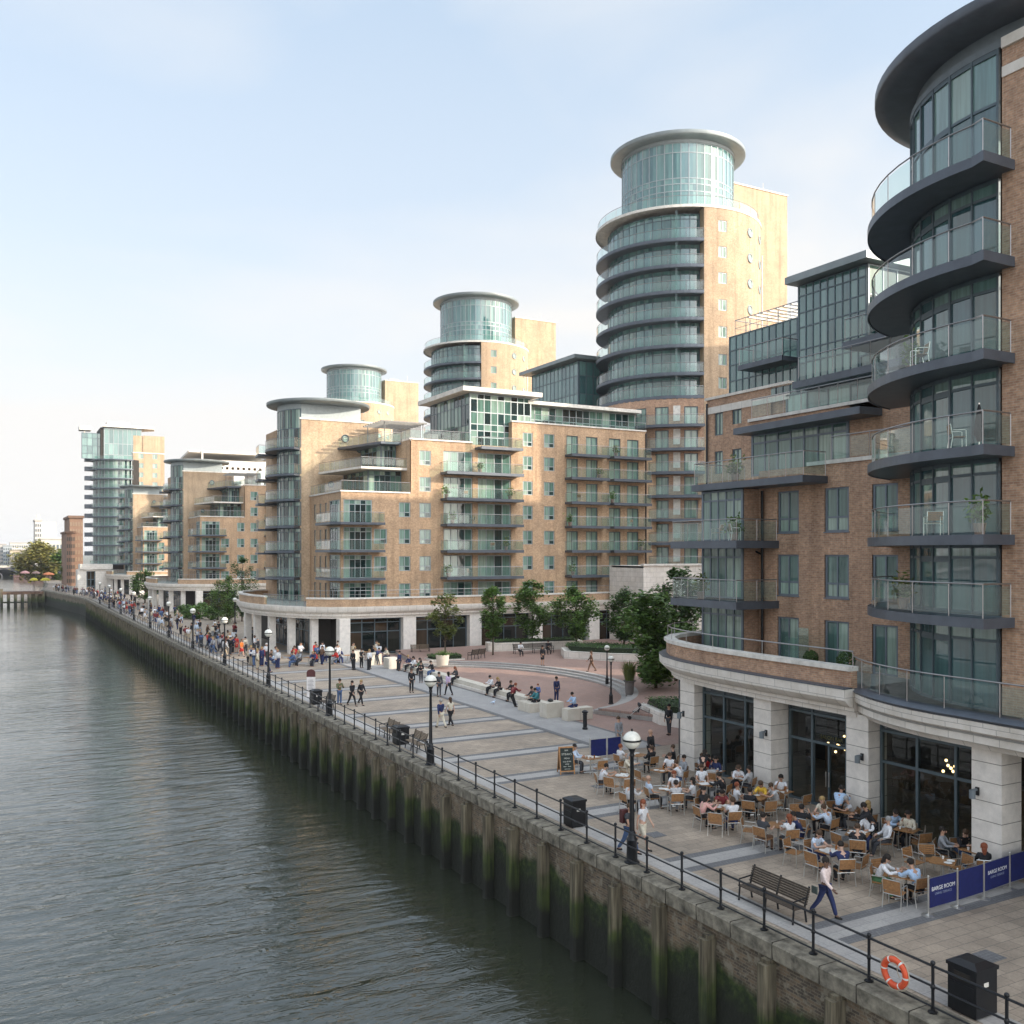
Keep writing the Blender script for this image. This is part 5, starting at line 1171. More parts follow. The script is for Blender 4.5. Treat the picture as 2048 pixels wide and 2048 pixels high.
CC = dict(white=(.72, .72, .74), black=(.013, .013, .016), navy=(.02, .03, .10), blue=(.10, .19, .45), lightblue=(.42, .56, .75), paleblue=(.56, .65, .78), grey=(.28, .29, .31), palegrey=(.52, .52, .53), charcoal=(.05, .052, .06), pink=(.74, .40, .36), palepink=(.80, .65, .61), red=(.48, .03, .025), maroon=(.19, .025, .03), orange=(.62, .17, .03), yellow=(.74, .46, .05), cream=(.66, .60, .48), beige=(.45, .37, .27), brown=(.14, .08, .05), green=(.06, .16, .07), olive=(.12, .12, .06), jeans=(.07, .12, .24), lilac=(.55, .42, .60), teal=(.05, .22, .25))
def setmat(o, mats):
    for i, m in enumerate(mats):
        o.material_slots[i].link = 'OBJECT'; o.material_slots[i].material = m
def person(p, facing, label, pose='stand', top='white', bot='black', hair='dark', fem=False, skirt=False, sleeve='long', sk=0, group=None, scale=1.0, shoe=None):
    t = templ(pose, fem, skirt, sleeve)
    for me, n in ((t['body'], 3), (t['hair'], 1), (t['shirt'], 1), (t['trousers'], 1), (t['shoes'], 1)):
        while len(me.materials) < n: me.materials.append(SKIN[0])
    o = bpy.data.objects.new('person', t['body']); COL.objects.link(o); o.location = p; o.rotation_euler = (0, 0, facing); o.scale = (scale,)*3; setmat(o, [SKIN[sk], LIP, EYE])
    tag(o, label, 'person', group)
    for k, m in (('hair', cloth(HAIRC[hair])), ('shirt', cloth(CC[top])), ('trousers', cloth(CC[bot])), ('shoes', shoe or SHOE)):
        c = bpy.data.objects.new('skirt' if (k == 'trousers' and skirt) else k, t[k]); COL.objects.link(c); c.parent = o; setmat(c, [m])
    return o
FAR = {}
def far_person(p, facing, label, pose, top, bot, hair, group, scale=1.0, sk=0):
    if pose not in FAR:
        t = body_parts(fk(**POSES[pose]), False, False, 'long', 0, False); me = join_meshes('person', [(t['body'], 0), (t['shirt'], 1), (t['trousers'], 2), (t['hair'], 3)])
        b = t['body']; nb = len(b.polygons)
        for i in range(nb):
            if me.polygons[i].material_index == 0 and b.polygons[i].material_index: me.polygons[i].material_index = 0
        for _ in range(4): me.materials.append(SKIN[0])
        FAR[pose] = me
    o = bpy.data.objects.new('person', FAR[pose]); COL.objects.link(o); o.location = p; o.rotation_euler = (0, 0, facing); o.scale = (scale,)*3
    setmat(o, [SKIN[sk], cloth(CC[top]), cloth(CC[bot]), cloth(HAIRC[hair])]); return tag(o, label, 'person', group)
def face(p, q): d = Vector(q)-Vector(p); return math.atan2(-d.x, d.y)
# ---------------------------------------------------------------- cafe furniture
def make_chair():
    Ch = thing('cafe_chair', '', 'chair', (0, 0, 0), 'aluminium and teak chairs of the cafe')
    for s in (-1, 1):
        mb = MB(); mb.tube([(s*.27, .22, 0), (s*.27, .21, .64), (s*.27, .16, .66), (s*.27, -.2, .66)], .015, 6); mb.build('front_leg', ALU, Ch, True)
        mb = MB(); mb.tube([(s*.27, -.27, 0), (s*.265, -.2, .44), (s*.26, -.27, .86)], .015, 6); mb.build('rear_leg', ALU, Ch, True)
    mb = MB()
    for i in range(6): mb.wbox(-.255, .255, -.2+i*.072, -.2+i*.072+.062, .43, .448)
    mb.build('seat', WOOD, Ch)
    for w_, y_, z_ in ((.27, .21, .42), (.27, -.2, .42), (.26, -.275, .86)): mb = MB(); mb.tube([(-w_, y_, z_), (w_, y_, z_)], .013, 5); mb.build('frame_bar', ALU, Ch)
    mb = MB()
    for i in range(5): z = .54+i*.062; y = -.225-.11*(z-.5)/.36*.5; mb.wbox(-.25, .25, y-.014, y+.008, z, z+.054)
    mb.build('backrest', WOOD, Ch); return Ch
CHAIR = make_chair(); first = [True]
def chair(p, rz, label):
    if first[0]: first[0] = False; o = CHAIR; o.location = p; o.rotation_euler = (0, 0, rz)
    else: o = copy_tree(CHAIR, None, p, rz)
    o['label'] = label; return o
def make_table():
    T_ = thing('cafe_table', '', 'table', (0, 0, 0), 'wooden topped cafe tables'); mb = MB()
    for i in range(9): mb.wbox(-.36+i*.08, -.36+i*.08+.074, -.36, .36, .715, .74)
    mb.build('tabletop', WOOD, T_)
    mb = MB(); mb.tube([(0, 0, .03), (0, 0, .7)], .035, 10); mb.wbox(-.3, .3, -.025, .025, .69, .714); mb.build('pedestal', ALU, T_, True)
    mb = MB()
    for a in (0, PI/2): c, s = math.cos(a+PI/4), math.sin(a+PI/4); mb.tube([(-.34*c, -.34*s, .02), (0, 0, .05), (.34*c, .34*s, .02)], .02, 6)
    mb.build('foot', ALU, T_, True); return T_
TABLE = make_table(); ftab = [True]
TB = [(1181, 1515, 'beside the chalkboard'), (1275, 1509, 'behind the lamp post by the far blue screen'), (1244, 1551, 'with papers just left of the lamp post'), (1322, 1540, 'left of the first column'), (1432, 1541, 'covered in white linen by the waitress in black'), (1414, 1567, 'laden with plates beside the pushchair'), (1491, 1554, 'of the white blouse by the shop window'), (1513, 1594, 'of the person in yellow'), (1448, 1614, 'of the woman in pink'), (1576, 1580, 'against the second column'), (1339, 1578, 'of the two men in pale shirts nearest the walkway'), (1556, 1650, 'between the two people in navy'), (1622, 1632, 'in front of the cafe door'), (1706, 1618, 'of the grey shirted man by the door'), (1715, 1667, 'of the two men in white shirts'), (1661, 1702, 'of the reading woman in pale blue'), (1812, 1750, 'nearest the lettered screen'), (1886, 1722, 'bare and empty in the middle of the right hand group'), (1958, 1697, 'of the man in the black suit'), (1818, 1657, 'of the pair beneath the third column')]
TP = []
for px, py, lb in TB:
    p = G(px, py, .74); p.z = 0; TP.append(p)
for i in range(len(TP)):           # keep tables a little apart
    for _ in range(4):
        for j in range(len(TP)):
            if i != j and (TP[i]-TP[j]).length < 1.15: d = (TP[i]-TP[j]).normalized()*.06; TP[i] += d; TP[j] -= d
for p in TP: p.x = min(p.x, 28.0)
for i, (p, (_, _, lb)) in enumerate(zip(TP, TB)):
    rz = R(8)+(i % 3)*.2
    if ftab[0]: ftab[0] = False; o = TABLE; o.location = p; o.rotation_euler = (0, 0, rz)
    else: o = copy_tree(TABLE, None, p, rz)
    o['label'] = 'wooden topped cafe table '+lb
SPOTS = []
def seat_at(px, py, z, mind=.74, maxd=.95):
    p = G(px, py, z); p.z = 0; t = min(TP, key=lambda q: (q-p).length); d = p-t; d.z = 0
    L = d.length; d = d.normalized() if L > .02 else Vector((0, -1, 0)); p = t+d*min(max(L, mind), maxd if L < 1.6 else L)
    for _ in range(12):
        for q in SPOTS:
            if (p-q).length < .62: p = p+(p-q).normalized()*.08 if (p-q).length > .01 else p+Vector((.1, 0, 0))
        if (p-t).length < mind: p = t+(p-t).normalized()*mind
    p.x = min(p.x, 27.15 if p.y < 20.3 else 28.2); p.y = max(p.y, 18.95) if p.x > 22.8 else p.y; SPOTS.append(p); return p, face(p, t)
SEATED = [ # px, py of the head, label, pose, top, trousers, hair, female, sleeve, skin
 (1154, 1493, 'man in a blue and white shirt sitting beside the chalkboard', 'sit', 'paleblue', 'charcoal', 'dark', 0, 'long', 1),
 (1303, 1496, 'person in black with hands together at the far screen table', 'drink', 'black', 'black', 'brown', 0, 'long', 1),
 (1345, 1494, 'person in black at the back against the curved shopfront', 'sit', 'black', 'black', 'brown', 0, 'long', 0),
 (1342, 1509, 'man in a short white shirt left of the first column', 'sit', 'white', 'charcoal', 'brown', 0, 'short', 1),
 (1369, 1512, 'dark haired person in grey seated facing the first column', 'back', 'grey', 'charcoal', 'dark', 0, 'long', 1),
 (1390, 1506, 'man in a pale shirt with his back to the first column', 'sit', 'palegrey', 'charcoal', 'brown', 0, 'short', 1),
 (1376, 1526, 'man in a white T-shirt just before the first column', 'lean', 'white', 'jeans', 'brown', 0, 'short', 1),
 (1424, 1511, 'woman in red and white right of the first column', 'sit', 'red', 'black', 'dark', 1, 'short', 1),
 (1456, 1514, 'dark haired person in blue under the first shop window', 'drink', 'navy', 'black', 'dark', 0, 'long', 1),
 (1493, 1528, 'person in white patterned blouse bent over the window table', 'lean', 'white', 'charcoal', 'brown', 1, 'long', 0),
 (1522, 1533, 'grey shirted man seen from behind beside the second column', 'sit', 'palegrey', 'charcoal', 'dark', 0, 'long', 1),
 (1312, 1556, 'man in pale blue lounging at the table nearest the walkway', 'back', 'paleblue', 'black', 'bald', 0, 'short', 1),
 (1343, 1551, 'woman in white opposite the lounging man in pale blue', 'sit', 'white', 'charcoal', 'red', 1, 'short', 0),
 (1352, 1566, 'dark haired man in grey seen from behind opposite the lounger', 'sit', 'palegrey', 'grey', 'dark', 0, 'short', 1),
 (1405, 1593, 'dark haired woman in a pink blouse in mid terrace', 'lean', 'pink', 'black', 'dark', 1, 'long', 0),
 (1443, 1580, 'person in white and maroon across from the woman in pink', 'lean', 'maroon', 'black', 'dark', 0, 'short', 1),
 (1424, 1579, 'woman in black left of the person in maroon', 'sit', 'black', 'black', 'dark', 1, 'long', 0),
 (1475, 1570, 'person in red cap and white top in mid terrace', 'sit', 'white', 'black', 'red', 0, 'short', 1),
 (1517, 1567, 'person in yellow and brown behind the round of plates', 'lean', 'yellow', 'brown', 'brown', 1, 'long', 2),
 (1543, 1567, 'person in loose grey beside the person in yellow', 'lean', 'palegrey', 'beige', 'brown', 0, 'short', 1),
 (1575, 1554, 'bearded man in white with hand to chin against the second column', 'drink', 'white', 'charcoal', 'dark', 0, 'short', 2),
 (1527, 1631, 'man in dark grey seen from behind at the edge table', 'sit', 'charcoal', 'brown', 'dark', 0, 'short', 0),
 (1584, 1626, 'person in a navy tracksuit top with one leg out', 'lean', 'navy', 'navy', 'dark', 0, 'long', 2),
 (1657, 1614, 'person in pale blue leaning to the door table', 'lean', 'paleblue', 'black', 'brown', 0, 'long', 1),
 (1702, 1594, 'man in light grey bending over his plate by the door', 'lean', 'palegrey', 'charcoal', 'grey', 0, 'short', 1),
 (1747, 1610, 'blond woman in black drinking in front of the third column', 'drink', 'black', 'black', 'blond', 1, 'long', 0),
 (1735, 1629, 'dark haired man in a white shirt below the third column', 'sit', 'white', 'navy', 'dark', 0, 'long', 1),
 (1767, 1639, 'grey haired man in a white shirt with his back half turned', 'back', 'white', 'charcoal', 'grey', 0, 'long', 0),
 (1797, 1616, 'man in a bright light blue shirt against the right shop window', 'lean', 'lightblue', 'black', 'dark', 0, 'long', 1),
 (1828, 1626, 'man in pale pink drinking beside the one in light blue', 'drink', 'cream', 'black', 'dark', 0, 'long', 2),
 (1938, 1661, 'man in a black suit and jeans at the far right table', 'lean', 'black', 'jeans', 'brown', 0, 'long', 0),
 (1996, 1686, 'person in black with a cup behind the right hand screen', 'drink', 'black', 'black', 'red', 1, 'long', 0),
 (1792, 1715, 'woman in open white shirt eating nearest the screen', 'lean', 'white', 'green', 'dark', 1, 'long', 1),
 (1877, 1741, 'man in light blue leaning behind the nearest lettered screen', 'lean', 'lightblue', 'black', 'dark', 0, 'long', 1),
 (1645, 1666, 'woman in a pale blue top reading a paper', 'lean', 'paleblue', 'navy', 'brown', 1, 'short', 0),
 (1690, 1692, 'person in a dark navy jacket hunched at the front table', 'lean', 'navy', 'black', 'dark', 0, 'long', 0),
 (1239, 1493, 'red faced man in white beside the far blue screen', 'sit', 'white', 'black', 'red', 0, 'short', 0),
 (1203, 1530, 'man in white at the papers table, back to the river', 'lean', 'white', 'charcoal', 'dark', 0, 'short', 1),
 (1256, 1566, 'person in white leaning over the papers beside the lamp post', 'lean', 'palegrey', 'black', 'brown', 0, 'long', 1),
 (1387, 1560, 'woman in white behind the plates table', 'sit', 'white', 'black', 'dark', 1, 'short', 0),
 (1440, 1548, 'person in black at the linen covered table', 'lean', 'black', 'black', 'dark', 0, 'long', 1),
 (1405, 1535, 'man in white turning from the linen covered table', 'back', 'white', 'charcoal', 'brown', 0, 'short', 1),
 (1500, 1580, 'person in black left of the person in yellow', 'sit', 'black', 'black', 'dark', 0, 'long', 1),
 (1465, 1600, 'person in white right of the person in maroon', 'sit', 'white', 'navy', 'brown', 0, 'short', 0),
 (1613, 1610, 'man in black between the cafe door and second column', 'drink', 'black', 'charcoal', 'dark', 0, 'long', 1),
 (1640, 1600, 'woman in cream directly before the cafe door', 'sit', 'cream', 'black', 'blond', 1, 'short', 0),
 (1715, 1655, 'person in black with back to the river below two white shirts', 'lean', 'black', 'black', 'brown', 0, 'long', 1),
 (1560, 1625, 'person in white across from the navy tracksuit', 'sit', 'white', 'charcoal', 'red', 1, 'short', 0),
 (1855, 1655, 'person in grey at the right end of the window table', 'sit', 'grey', 'black', 'dark', 0, 'long', 1),
 (1252, 1508, 'person in cream just behind the lamp post', 'lean', 'cream', 'beige', 'grey', 1, 'long', 0)]
for px, py, lb, pose, top, bot, hair, fem, slv, sk in SEATED:
    p, a = seat_at(px, py, 1.22); f = Vector((-math.sin(a), math.cos(a), 0))
    person(p-f*.08, a, lb, pose, top, bot, hair, bool(fem), False, slv, sk, scale=.97)
    chair(p, a, 'chair under the '+lb)
EMPTY = [(1203, 1530, 'left of the papers'), (1211, 1560, 'nearest the railing end of the terrace, facing the papers'), (1256, 1566, 'with its back to the river behind the lamp post'), (1285, 1550, 'right of the lamp post'), (1423, 1553, 'in front of the linen covered table'), (1387, 1571, 'turned to the table laden with plates'), (1444, 1637, 'at the front of the table of the woman in pink'), (1479, 1595, 'between the pushchair and the table of plates'), (1527, 1611, 'in front of the person in yellow'), (1495, 1650, 'left of the man in the dark grey top'), (1593, 1621, 'behind the person in the navy tracksuit'), (1610, 1600, 'alone by the left edge of the cafe door'), (1707, 1681, 'with a slatted back below the two white shirted men'), (1712, 1722, 'with its back to the river beside the hunched person'), (1638, 1715, 'with a jacket side at the reading woman'), (1613, 1695, 'left of the reading woman, pushed out'), (1812, 1708, 'first of two behind the woman eating'), (1835, 1703, 'second of two behind the woman eating'), (1841, 1676, 'below the pair under the shop window'), (1873, 1660, 'right end of the window table'), (1915, 1739, 'with a blue cloth at the bare table'), (1931, 1728, 'at the right of the bare table'), (1790, 1772, 'front left of the table nearest the screen'), (1762, 1735, 'left of the table nearest the screen'), (1692, 1610, 'dark backed beside the door table')]
for px, py, lb in EMPTY:
    p, a = seat_at(px, py, .62, .68, 1.0); chair(p, a, 'empty cafe chair '+lb)
# crockery and napkins
def crock(kind, p, label, group, rz=0):
    mb = MB()
    if kind == 'plate': mb.lathe(p, [(.01, .012), (.075, .012), (.12, .024), (.125, .022), (.08, .0), (.01, .0)], 18); m = WHITE
    elif kind == 'cup': mb.lathe(p, [(.01, .0), (.028, .0), (.04, .085), (.036, .085), (.026, .01), (.01, .01)], 12); m = WHITE
    elif kind == 'glass': mb.lathe(p, [(.01, 0), (.033, 0), (.036, .15), (.032, .15), (.03, .1), (.01, .1)], 12); m = AMB
    else:
        c, s = math.cos(rz), math.sin(rz); w, h = (.2, .14) if kind == 'napkin' else (.3, .21)
        mb.prism([(p.x+c*a-s*b, p.y+s*a+c*b) for a, b in ((-w, -h), (w, -h*.9), (w*.96, h), (-w*.9, h))], p.z+.001, p.z+.006); m = WHITE
    o = mb.build(kind if kind != 'paper' else 'newspaper', m, None, kind not in ('napkin', 'paper'), p); tag(o, label, kind if kind != 'paper' else 'newspaper', group)
AMB = plain('amber_drink', (.30, .11, .02), .15)
rr = random.Random(5)
for i, p in enumerate(TP):
    nm = TB[i][2]
    if i in (4, 5, 2, 15): crock('paper', p+Vector((rr.uniform(-.05, .05), rr.uniform(-.05, .05), .741)), 'white paper spread on the cafe table '+nm, None, rr.uniform(0, 3))
    k = 0
    for kind, n in (('plate', 2), ('cup', 1 if i % 2 else 2), ('glass', 1 if i % 3 == 0 else 0), ('napkin', 1 if i % 2 == 0 else 0)):
        for q in range(n):
            a = k*1.25+i; k += 1; r = .235
            crock(kind, p+Vector((r*math.cos(a), r*math.sin(a), .7405)), {'plate': 'white plate on the table ', 'cup': 'white cup on the table ', 'glass': 'glass of amber drink on the table ', 'napkin': 'white napkin lying on the table '}[kind]+nm, ('%ss on the table %s' % (kind, nm)) if n > 1 else None, a)
# pushchair
def pushchair(p, rz, label):
    P_ = thing('pushchair', label, 'pushchair', (0, 0, 0)); mb = MB(); mb.tube([(-.22, -.5, 1.0), (-.22, .35, .3), (-.22, .42, .12)], .016); mb.tube([(.22, -.5, 1.0), (.22, .35, .3), (.22, .42, .12)], .016); mb.tube([(-.22, -.5, 1.0), (.22, -.5, 1.0)], .02); mb.tube([(-.22, .0, .55), (-.22, -.35, .12)], .016); mb.tube([(.22, .0, .55), (.22, -.35, .12)], .016); mb.build('frame', ALU, P_)
    mb = MB(); mb.quads([(-.2, -.3, .85), (.2, -.3, .85), (.2, -.15, .45), (-.2, -.15, .45), (-.2, .2, .42), (.2, .2, .42), (-.2, -.25, .85), (.2, -.25, .85), (.2, -.1, .49), (-.2, -.1, .49), (-.2, .2, .47), (.2, .2, .47)], [(0, 1, 2, 3), (3, 2, 5, 4), (6, 7, 8, 9), (9, 8, 11, 10), (0, 6, 9, 3), (1, 7, 8, 2), (4, 10, 11, 5), (3, 9, 10, 4), (2, 8, 11, 5), (0, 1, 7, 6)]); mb.build('seat', cloth(CC['black']), P_)
    mb = MB(); mb.lathe((0, -.12, .8), [(.24, 0), (.22, .12), (.12, .22), (.01, .25)], 12, PI, 2*PI); mb.build('hood', cloth(CC['charcoal']), P_)
    for x in (-.24, .24):
        for y in (-.35, .42):
            mb = MB(); mb.tube([(x-.02, y, .12), (x+.02, y, .12)], .12, 14); mb.build('wheel', BLK, P_)
    P_.location = p; P_.rotation_euler = (0, 0, rz)
pushchair(G(1470, 1610), R(120), 'black pushchair parked among the tables behind the woman in pink'); pushchair(G(1272, 1438), R(60), 'pushchair with a red blanket beside the bench at the hedge')
# ---------------------------------------------------------------- standing and walking people near and on the plaza: feet pixels
STREET = [
 (1650, 1834, 'man with sunglasses in a pale pink shirt and navy trousers walking past the dark bench', 'walk', 'palepink', 'navy', 'dark', 0, 0, 'long', 3, 200),
 (1258, 1706, 'man in charcoal with a backpack walking half behind the nearest lamp post', 'walk', 'charcoal', 'jeans', 'brown', 0, 0, 'short', 1, 200),
 (1285, 1697, 'woman in a white top and cream skirt walking beside the nearest lamp post', 'walk2', 'white', 'cream', 'red', 1, 1, 'short', 0, 200),
 (1404, 1575, 'waitress in black bending over a table by the first column', 'wait', 'black', 'black', 'dark', 1, 0, 'long', 0, 300),
 (1301, 1532, 'bald man in black standing by the far blue screen', 'stand', 'black', 'black', 'bald', 0, 0, 'long', 1, 200),
 (1749, 1700, 'waiter in black standing between the two white shirted men', 'wait', 'black', 'black', 'dark', 0, 0, 'long', 2, 40),
 (1676, 1660, 'person in light blue standing over the tables by the door', 'wait', 'lightblue', 'black', 'dark', 0, 0, 'long', 2, 290),
 (1237, 1500, 'person in grey with a hat standing at the end of the walkway', 'stand', 'grey', 'grey', 'brown', 0, 0, 'long', 1, 190),
 (1338, 1470, 'dark figure beside the curved cafe corner', 'stand', 'black', 'charcoal', 'dark', 0, 0, 'long', 1, 100),
 (679, 1409, 'man in a dark jacket and jeans, left of the trio by the third lamp', 'fold', 'olive', 'jeans', 'dark', 0, 0, 'long', 1, 190),
 (704, 1412, 'woman with long dark hair in black, middle of the trio', 'walk', 'black', 'black', 'dark', 1, 0, 'long', 0, 200),
 (722, 1410, 'blond woman in a black jacket over orange, right of the trio', 'walk2', 'black', 'black', 'blond', 1, 0, 'long', 0, 200),
 (823, 1385, 'man in black with an orange scarf standing behind the second lamp', 'stand', 'black', 'black', 'brown', 0, 0, 'long', 1, 180),
 (842, 1366, 'person in black and white next to the man with the orange scarf', 'fold', 'black', 'charcoal', 'dark', 1, 0, 'long', 0, 150),
 (878, 1393, 'man in a dark suit standing right of the second lamp globe', 'stand', 'charcoal', 'charcoal', 'dark', 0, 0, 'long', 1, 180),
 (897, 1391, 'woman in lilac with long dark hair facing the seat wall', 'walk', 'lilac', 'black', 'dark', 1, 0, 'long', 0, 10),
 (882, 1456, 'grey haired man in a blue jumper and cream trousers walking away', 'walk', 'navy', 'cream', 'grey', 0, 0, 'long', 1, 10),
 (901, 1452, 'woman in a white waistcoat and black trousers walking with the man in blue', 'walk2', 'cream', 'black', 'brown', 1, 0, 'short', 0, 10),
 (706, 1339, 'person in black with a red bag standing near the arcade', 'stand', 'black', 'black', 'brown', 0, 0, 'long', 1, 120),
 (723, 1336, 'woman in black by the pale upright blocks', 'fold', 'black', 'black', 'dark', 1, 0, 'long', 0, 200),
 (739, 1338, 'blond woman in white top behind the second far bollard', 'stand', 'white', 'black', 'blond', 1, 0, 'long', 0, 200),
 (753, 1330, 'person in navy bending beside a pale block', 'wait', 'navy', 'charcoal', 'dark', 0, 0, 'long', 0, 200),
 (799, 1342, 'dark figure leaning on the seat wall end', 'stand', 'navy', 'charcoal', 'dark', 0, 0, 'long', 1, 100),
 (1085, 1331, 'person in a long black coat standing on the curved steps', 'stand', 'black', 'black', 'dark', 1, 1, 'long', 1, 180),
 (1183, 1343, 'thin person with a tan bag walking on the raised plaza', 'walk', 'brown', 'brown', 'brown', 1, 0, 'long', 1, 60),
 (1023, 1415, 'person in dark clothes with a red backpack at the seat wall', 'wait', 'maroon', 'black', 'red', 0, 0, 'long', 1, 280),
 (1076, 1403, 'child sized person in red and blue by the tall stone block', 'stand', 'blue', 'navy', 'red', 0, 0, 'long', 0, 180),
 (1113, 1404, 'person in navy behind the stone blocks', 'stand', 'navy', 'navy', 'dark', 0, 0, 'long', 2, 190),
 (473, 1305, 'woman in red among the group by the far railing', 'stand', 'red', 'red', 'dark', 1, 1, 'long', 1, 200),
 (483, 1313, 'woman in bright orange red next to the woman in red', 'walk', 'orange', 'red', 'brown', 1, 1, 'long', 0, 200),
 (491, 1308, 'person in cream behind the woman in orange red', 'stand', 'cream', 'charcoal', 'dark', 0, 0, 'long', 0, 200),
 (516, 1330, 'person in white at the railing beside the fourth lamp', 'wait', 'white', 'black', 'grey', 0, 0, 'long', 0, 200),
 (533, 1322, 'person in a white hooded top beside the fourth lamp', 'walk', 'white', 'charcoal', 'white', 0, 0, 'long', 0, 150),
 (533, 1345, 'person in dark navy sitting height at the railing near the fourth lamp', 'wait', 'navy', 'navy', 'dark', 0, 0, 'long', 0, 250),
 (631, 1320, 'person in a bright red jacket before the arcade cafe', 'stand', 'red', 'black', 'dark', 0, 0, 'long', 2, 180),
 (645, 1320, 'woman in white next to the red jacket', 'stand', 'white', 'palegrey', 'dark', 1, 0, 'long', 0, 170),
 (676, 1316, 'person in cream pushing a trolley by the arcade', 'walk', 'cream', 'grey', 'brown', 0, 0, 'short', 0, 90),
 (492, 1284, 'person in pale blue walking left of the arcade columns', 'walk', 'paleblue', 'charcoal', 'dark', 0, 0, 'long', 0, 20),
 (505, 1284, 'person in grey beside the arcade planter', 'walk2', 'grey', 'black', 'dark', 0, 0, 'long', 0, 20),
 (437, 1270, 'person in black walking left of the tall grey lamp', 'walk', 'black', 'black', 'brown', 0, 0, 'short', 1, 200),
 (445, 1298, 'person in red and dark by the bench near the fifth lamp', 'stand', 'maroon', 'charcoal', 'dark', 0, 0, 'long', 1, 250),
 (387, 1250, 'person in white and navy by the fifth bollard', 'stand', 'navy', 'navy', 'white', 0, 0, 'long', 0, 200),
 (396, 1238, 'person in bright red near the wide shrub', 'walk', 'red', 'maroon', 'brown', 1, 0, 'long', 0, 100),
 (355, 1240, 'person in cream crossing towards the second block', 'walk', 'cream', 'grey', 'dark', 0, 0, 'short', 0, 90)]
for px, py, lb, pose, top, bot, hair, fem, skt, slv, sk, deg in STREET:
    z = .45 if lb.startswith(('thin person', 'person in a long')) else 0
    p = G(px, py, z); d = p.y > 62
    person(p, R(deg), lb, pose, top, bot, hair, bool(fem), bool(skt), slv, sk, scale=.7 if lb.startswith('child') else 1.0)
# bags carried
def bag(name, p, size, col, label):
    mb = MB(); w, d, h = size; mb.prism([(p.x-w, p.y-d), (p.x+w, p.y-d), (p.x+w*.9, p.y+d), (p.x-w*.9, p.y+d)], p.z, p.z+h); tag(mb.build(name, cloth(col), None, False, p), label, name.replace('_', ' '))
pb = G(1258, 1706); bag('backpack', pb+Vector((-.06, -.02, 1.02))+Vector((0, .22, 0)), (.15, .1, .45), (.10, .03, .03), 'dark red backpack on the man behind the nearest lamp post')
pm_ = G(1650, 1834); bag('notebook', pm_+Vector((-.36, .05, .72)), (.02, .1, .2), (.07, .09, .08), 'dark notebook in the hand of the man in pale pink')
# sitting on the seat wall and blocks (x, y, seat height)
PERCH = [(31.95, 58.4, .52, 'person in black slouching at the near end of the seat wall', 'black', 'black', 'brown', 0), (31.95, 60.4, .52, 'person in black and white with a backpack on the seat wall', 'black', 'black', 'blond', 1), (31.95, 61.6, .52, 'dark haired person in white on the seat wall', 'white', 'black', 'dark', 0), (31.95, 67.6, .52, 'red haired woman alone in the middle of the seat wall', 'charcoal', 'black', 'red', 1), (31.95, 72.3, .52, 'person with a dark backpack further along the seat wall', 'black', 'jeans', 'brown', 0), (31.95, 74.6, .52, 'person in dark green sitting near the far end of the seat wall', 'green', 'black', 'dark', 1), (31.95, 76.0, .52, 'person in white at the far end of the seat wall', 'white', 'charcoal', 'dark', 1), (31.95, 77.2, .52, 'person in dark blue last on the seat wall', 'navy', 'black', 'blond', 0), (31.5, 54.7, .6, 'person in a dark suit on the stone block', 'charcoal', 'black', 'dark', 0), (31.3, 53.9, .6, 'person with a teal bag sitting on the stone block', 'teal', 'black', 'dark', 0), (31.9, 50.3, .75, 'person in blue and white on the block behind the bollard', 'lightblue', 'navy', 'dark', 0)]
for x, y, h, lb, top, bot, hair, fem in PERCH: person(Vector((x, y, h-.46)), R(92), lb, 'perch', top, bot, hair, bool(fem), False, 'long', rr.randrange(3))
for px, py, lb, top in ((1040, 1312, 'person in white sitting on the plaza bench under the third tree', 'white'), (1095, 1308, 'person in black sitting at the right end of the long plaza bench', 'black')):
    person(G(px, py, .45), R(170), lb, 'perch', top, 'black', 'dark', False, False, 'long', 0)
make_bench('bench', tuple(G(1066, 1306, .45)), R(172), 'long bench with a red back rail under the middle plaza trees', 4.2, WDK)
# distant crowd on the promenade
tops = ['white', 'black', 'navy', 'grey', 'paleblue', 'charcoal', 'charcoal', 'cream', 'brown', 'palegrey', 'beige', 'white', 'black', 'maroon', 'grey', 'black', 'jeans', 'red']; bots = ['black', 'charcoal', 'jeans', 'navy', 'beige', 'grey']
rc = random.Random(77); n = 0; near_lab = {}
for i in range(185):
    t = rc.random(); y = 108+t*185 if i > 24 else rc.uniform(97, 108); x = edge_at(y)+.9+abs(rc.gauss(0, 3.0))
    if x > 24.2 and y < 118: x = rc.uniform(19.6, 23.8)
    x = min(x, edge_at(y)+9)
    tp, bt, hr = rc.choice(tops), rc.choice(bots), rc.choice(['dark', 'brown', 'dark', 'blond', 'grey']); ps = rc.choice(['walk', 'walk2', 'stand', 'fold'])
    far_person((x, y, 0), rc.uniform(0, 6.28), 'tiny person in the distant crowd on the promenade left of the plaza block', ps, tp, bt, hr, 'distant crowd on the promenade', rc.uniform(.92, 1.04), rc.randrange(4))
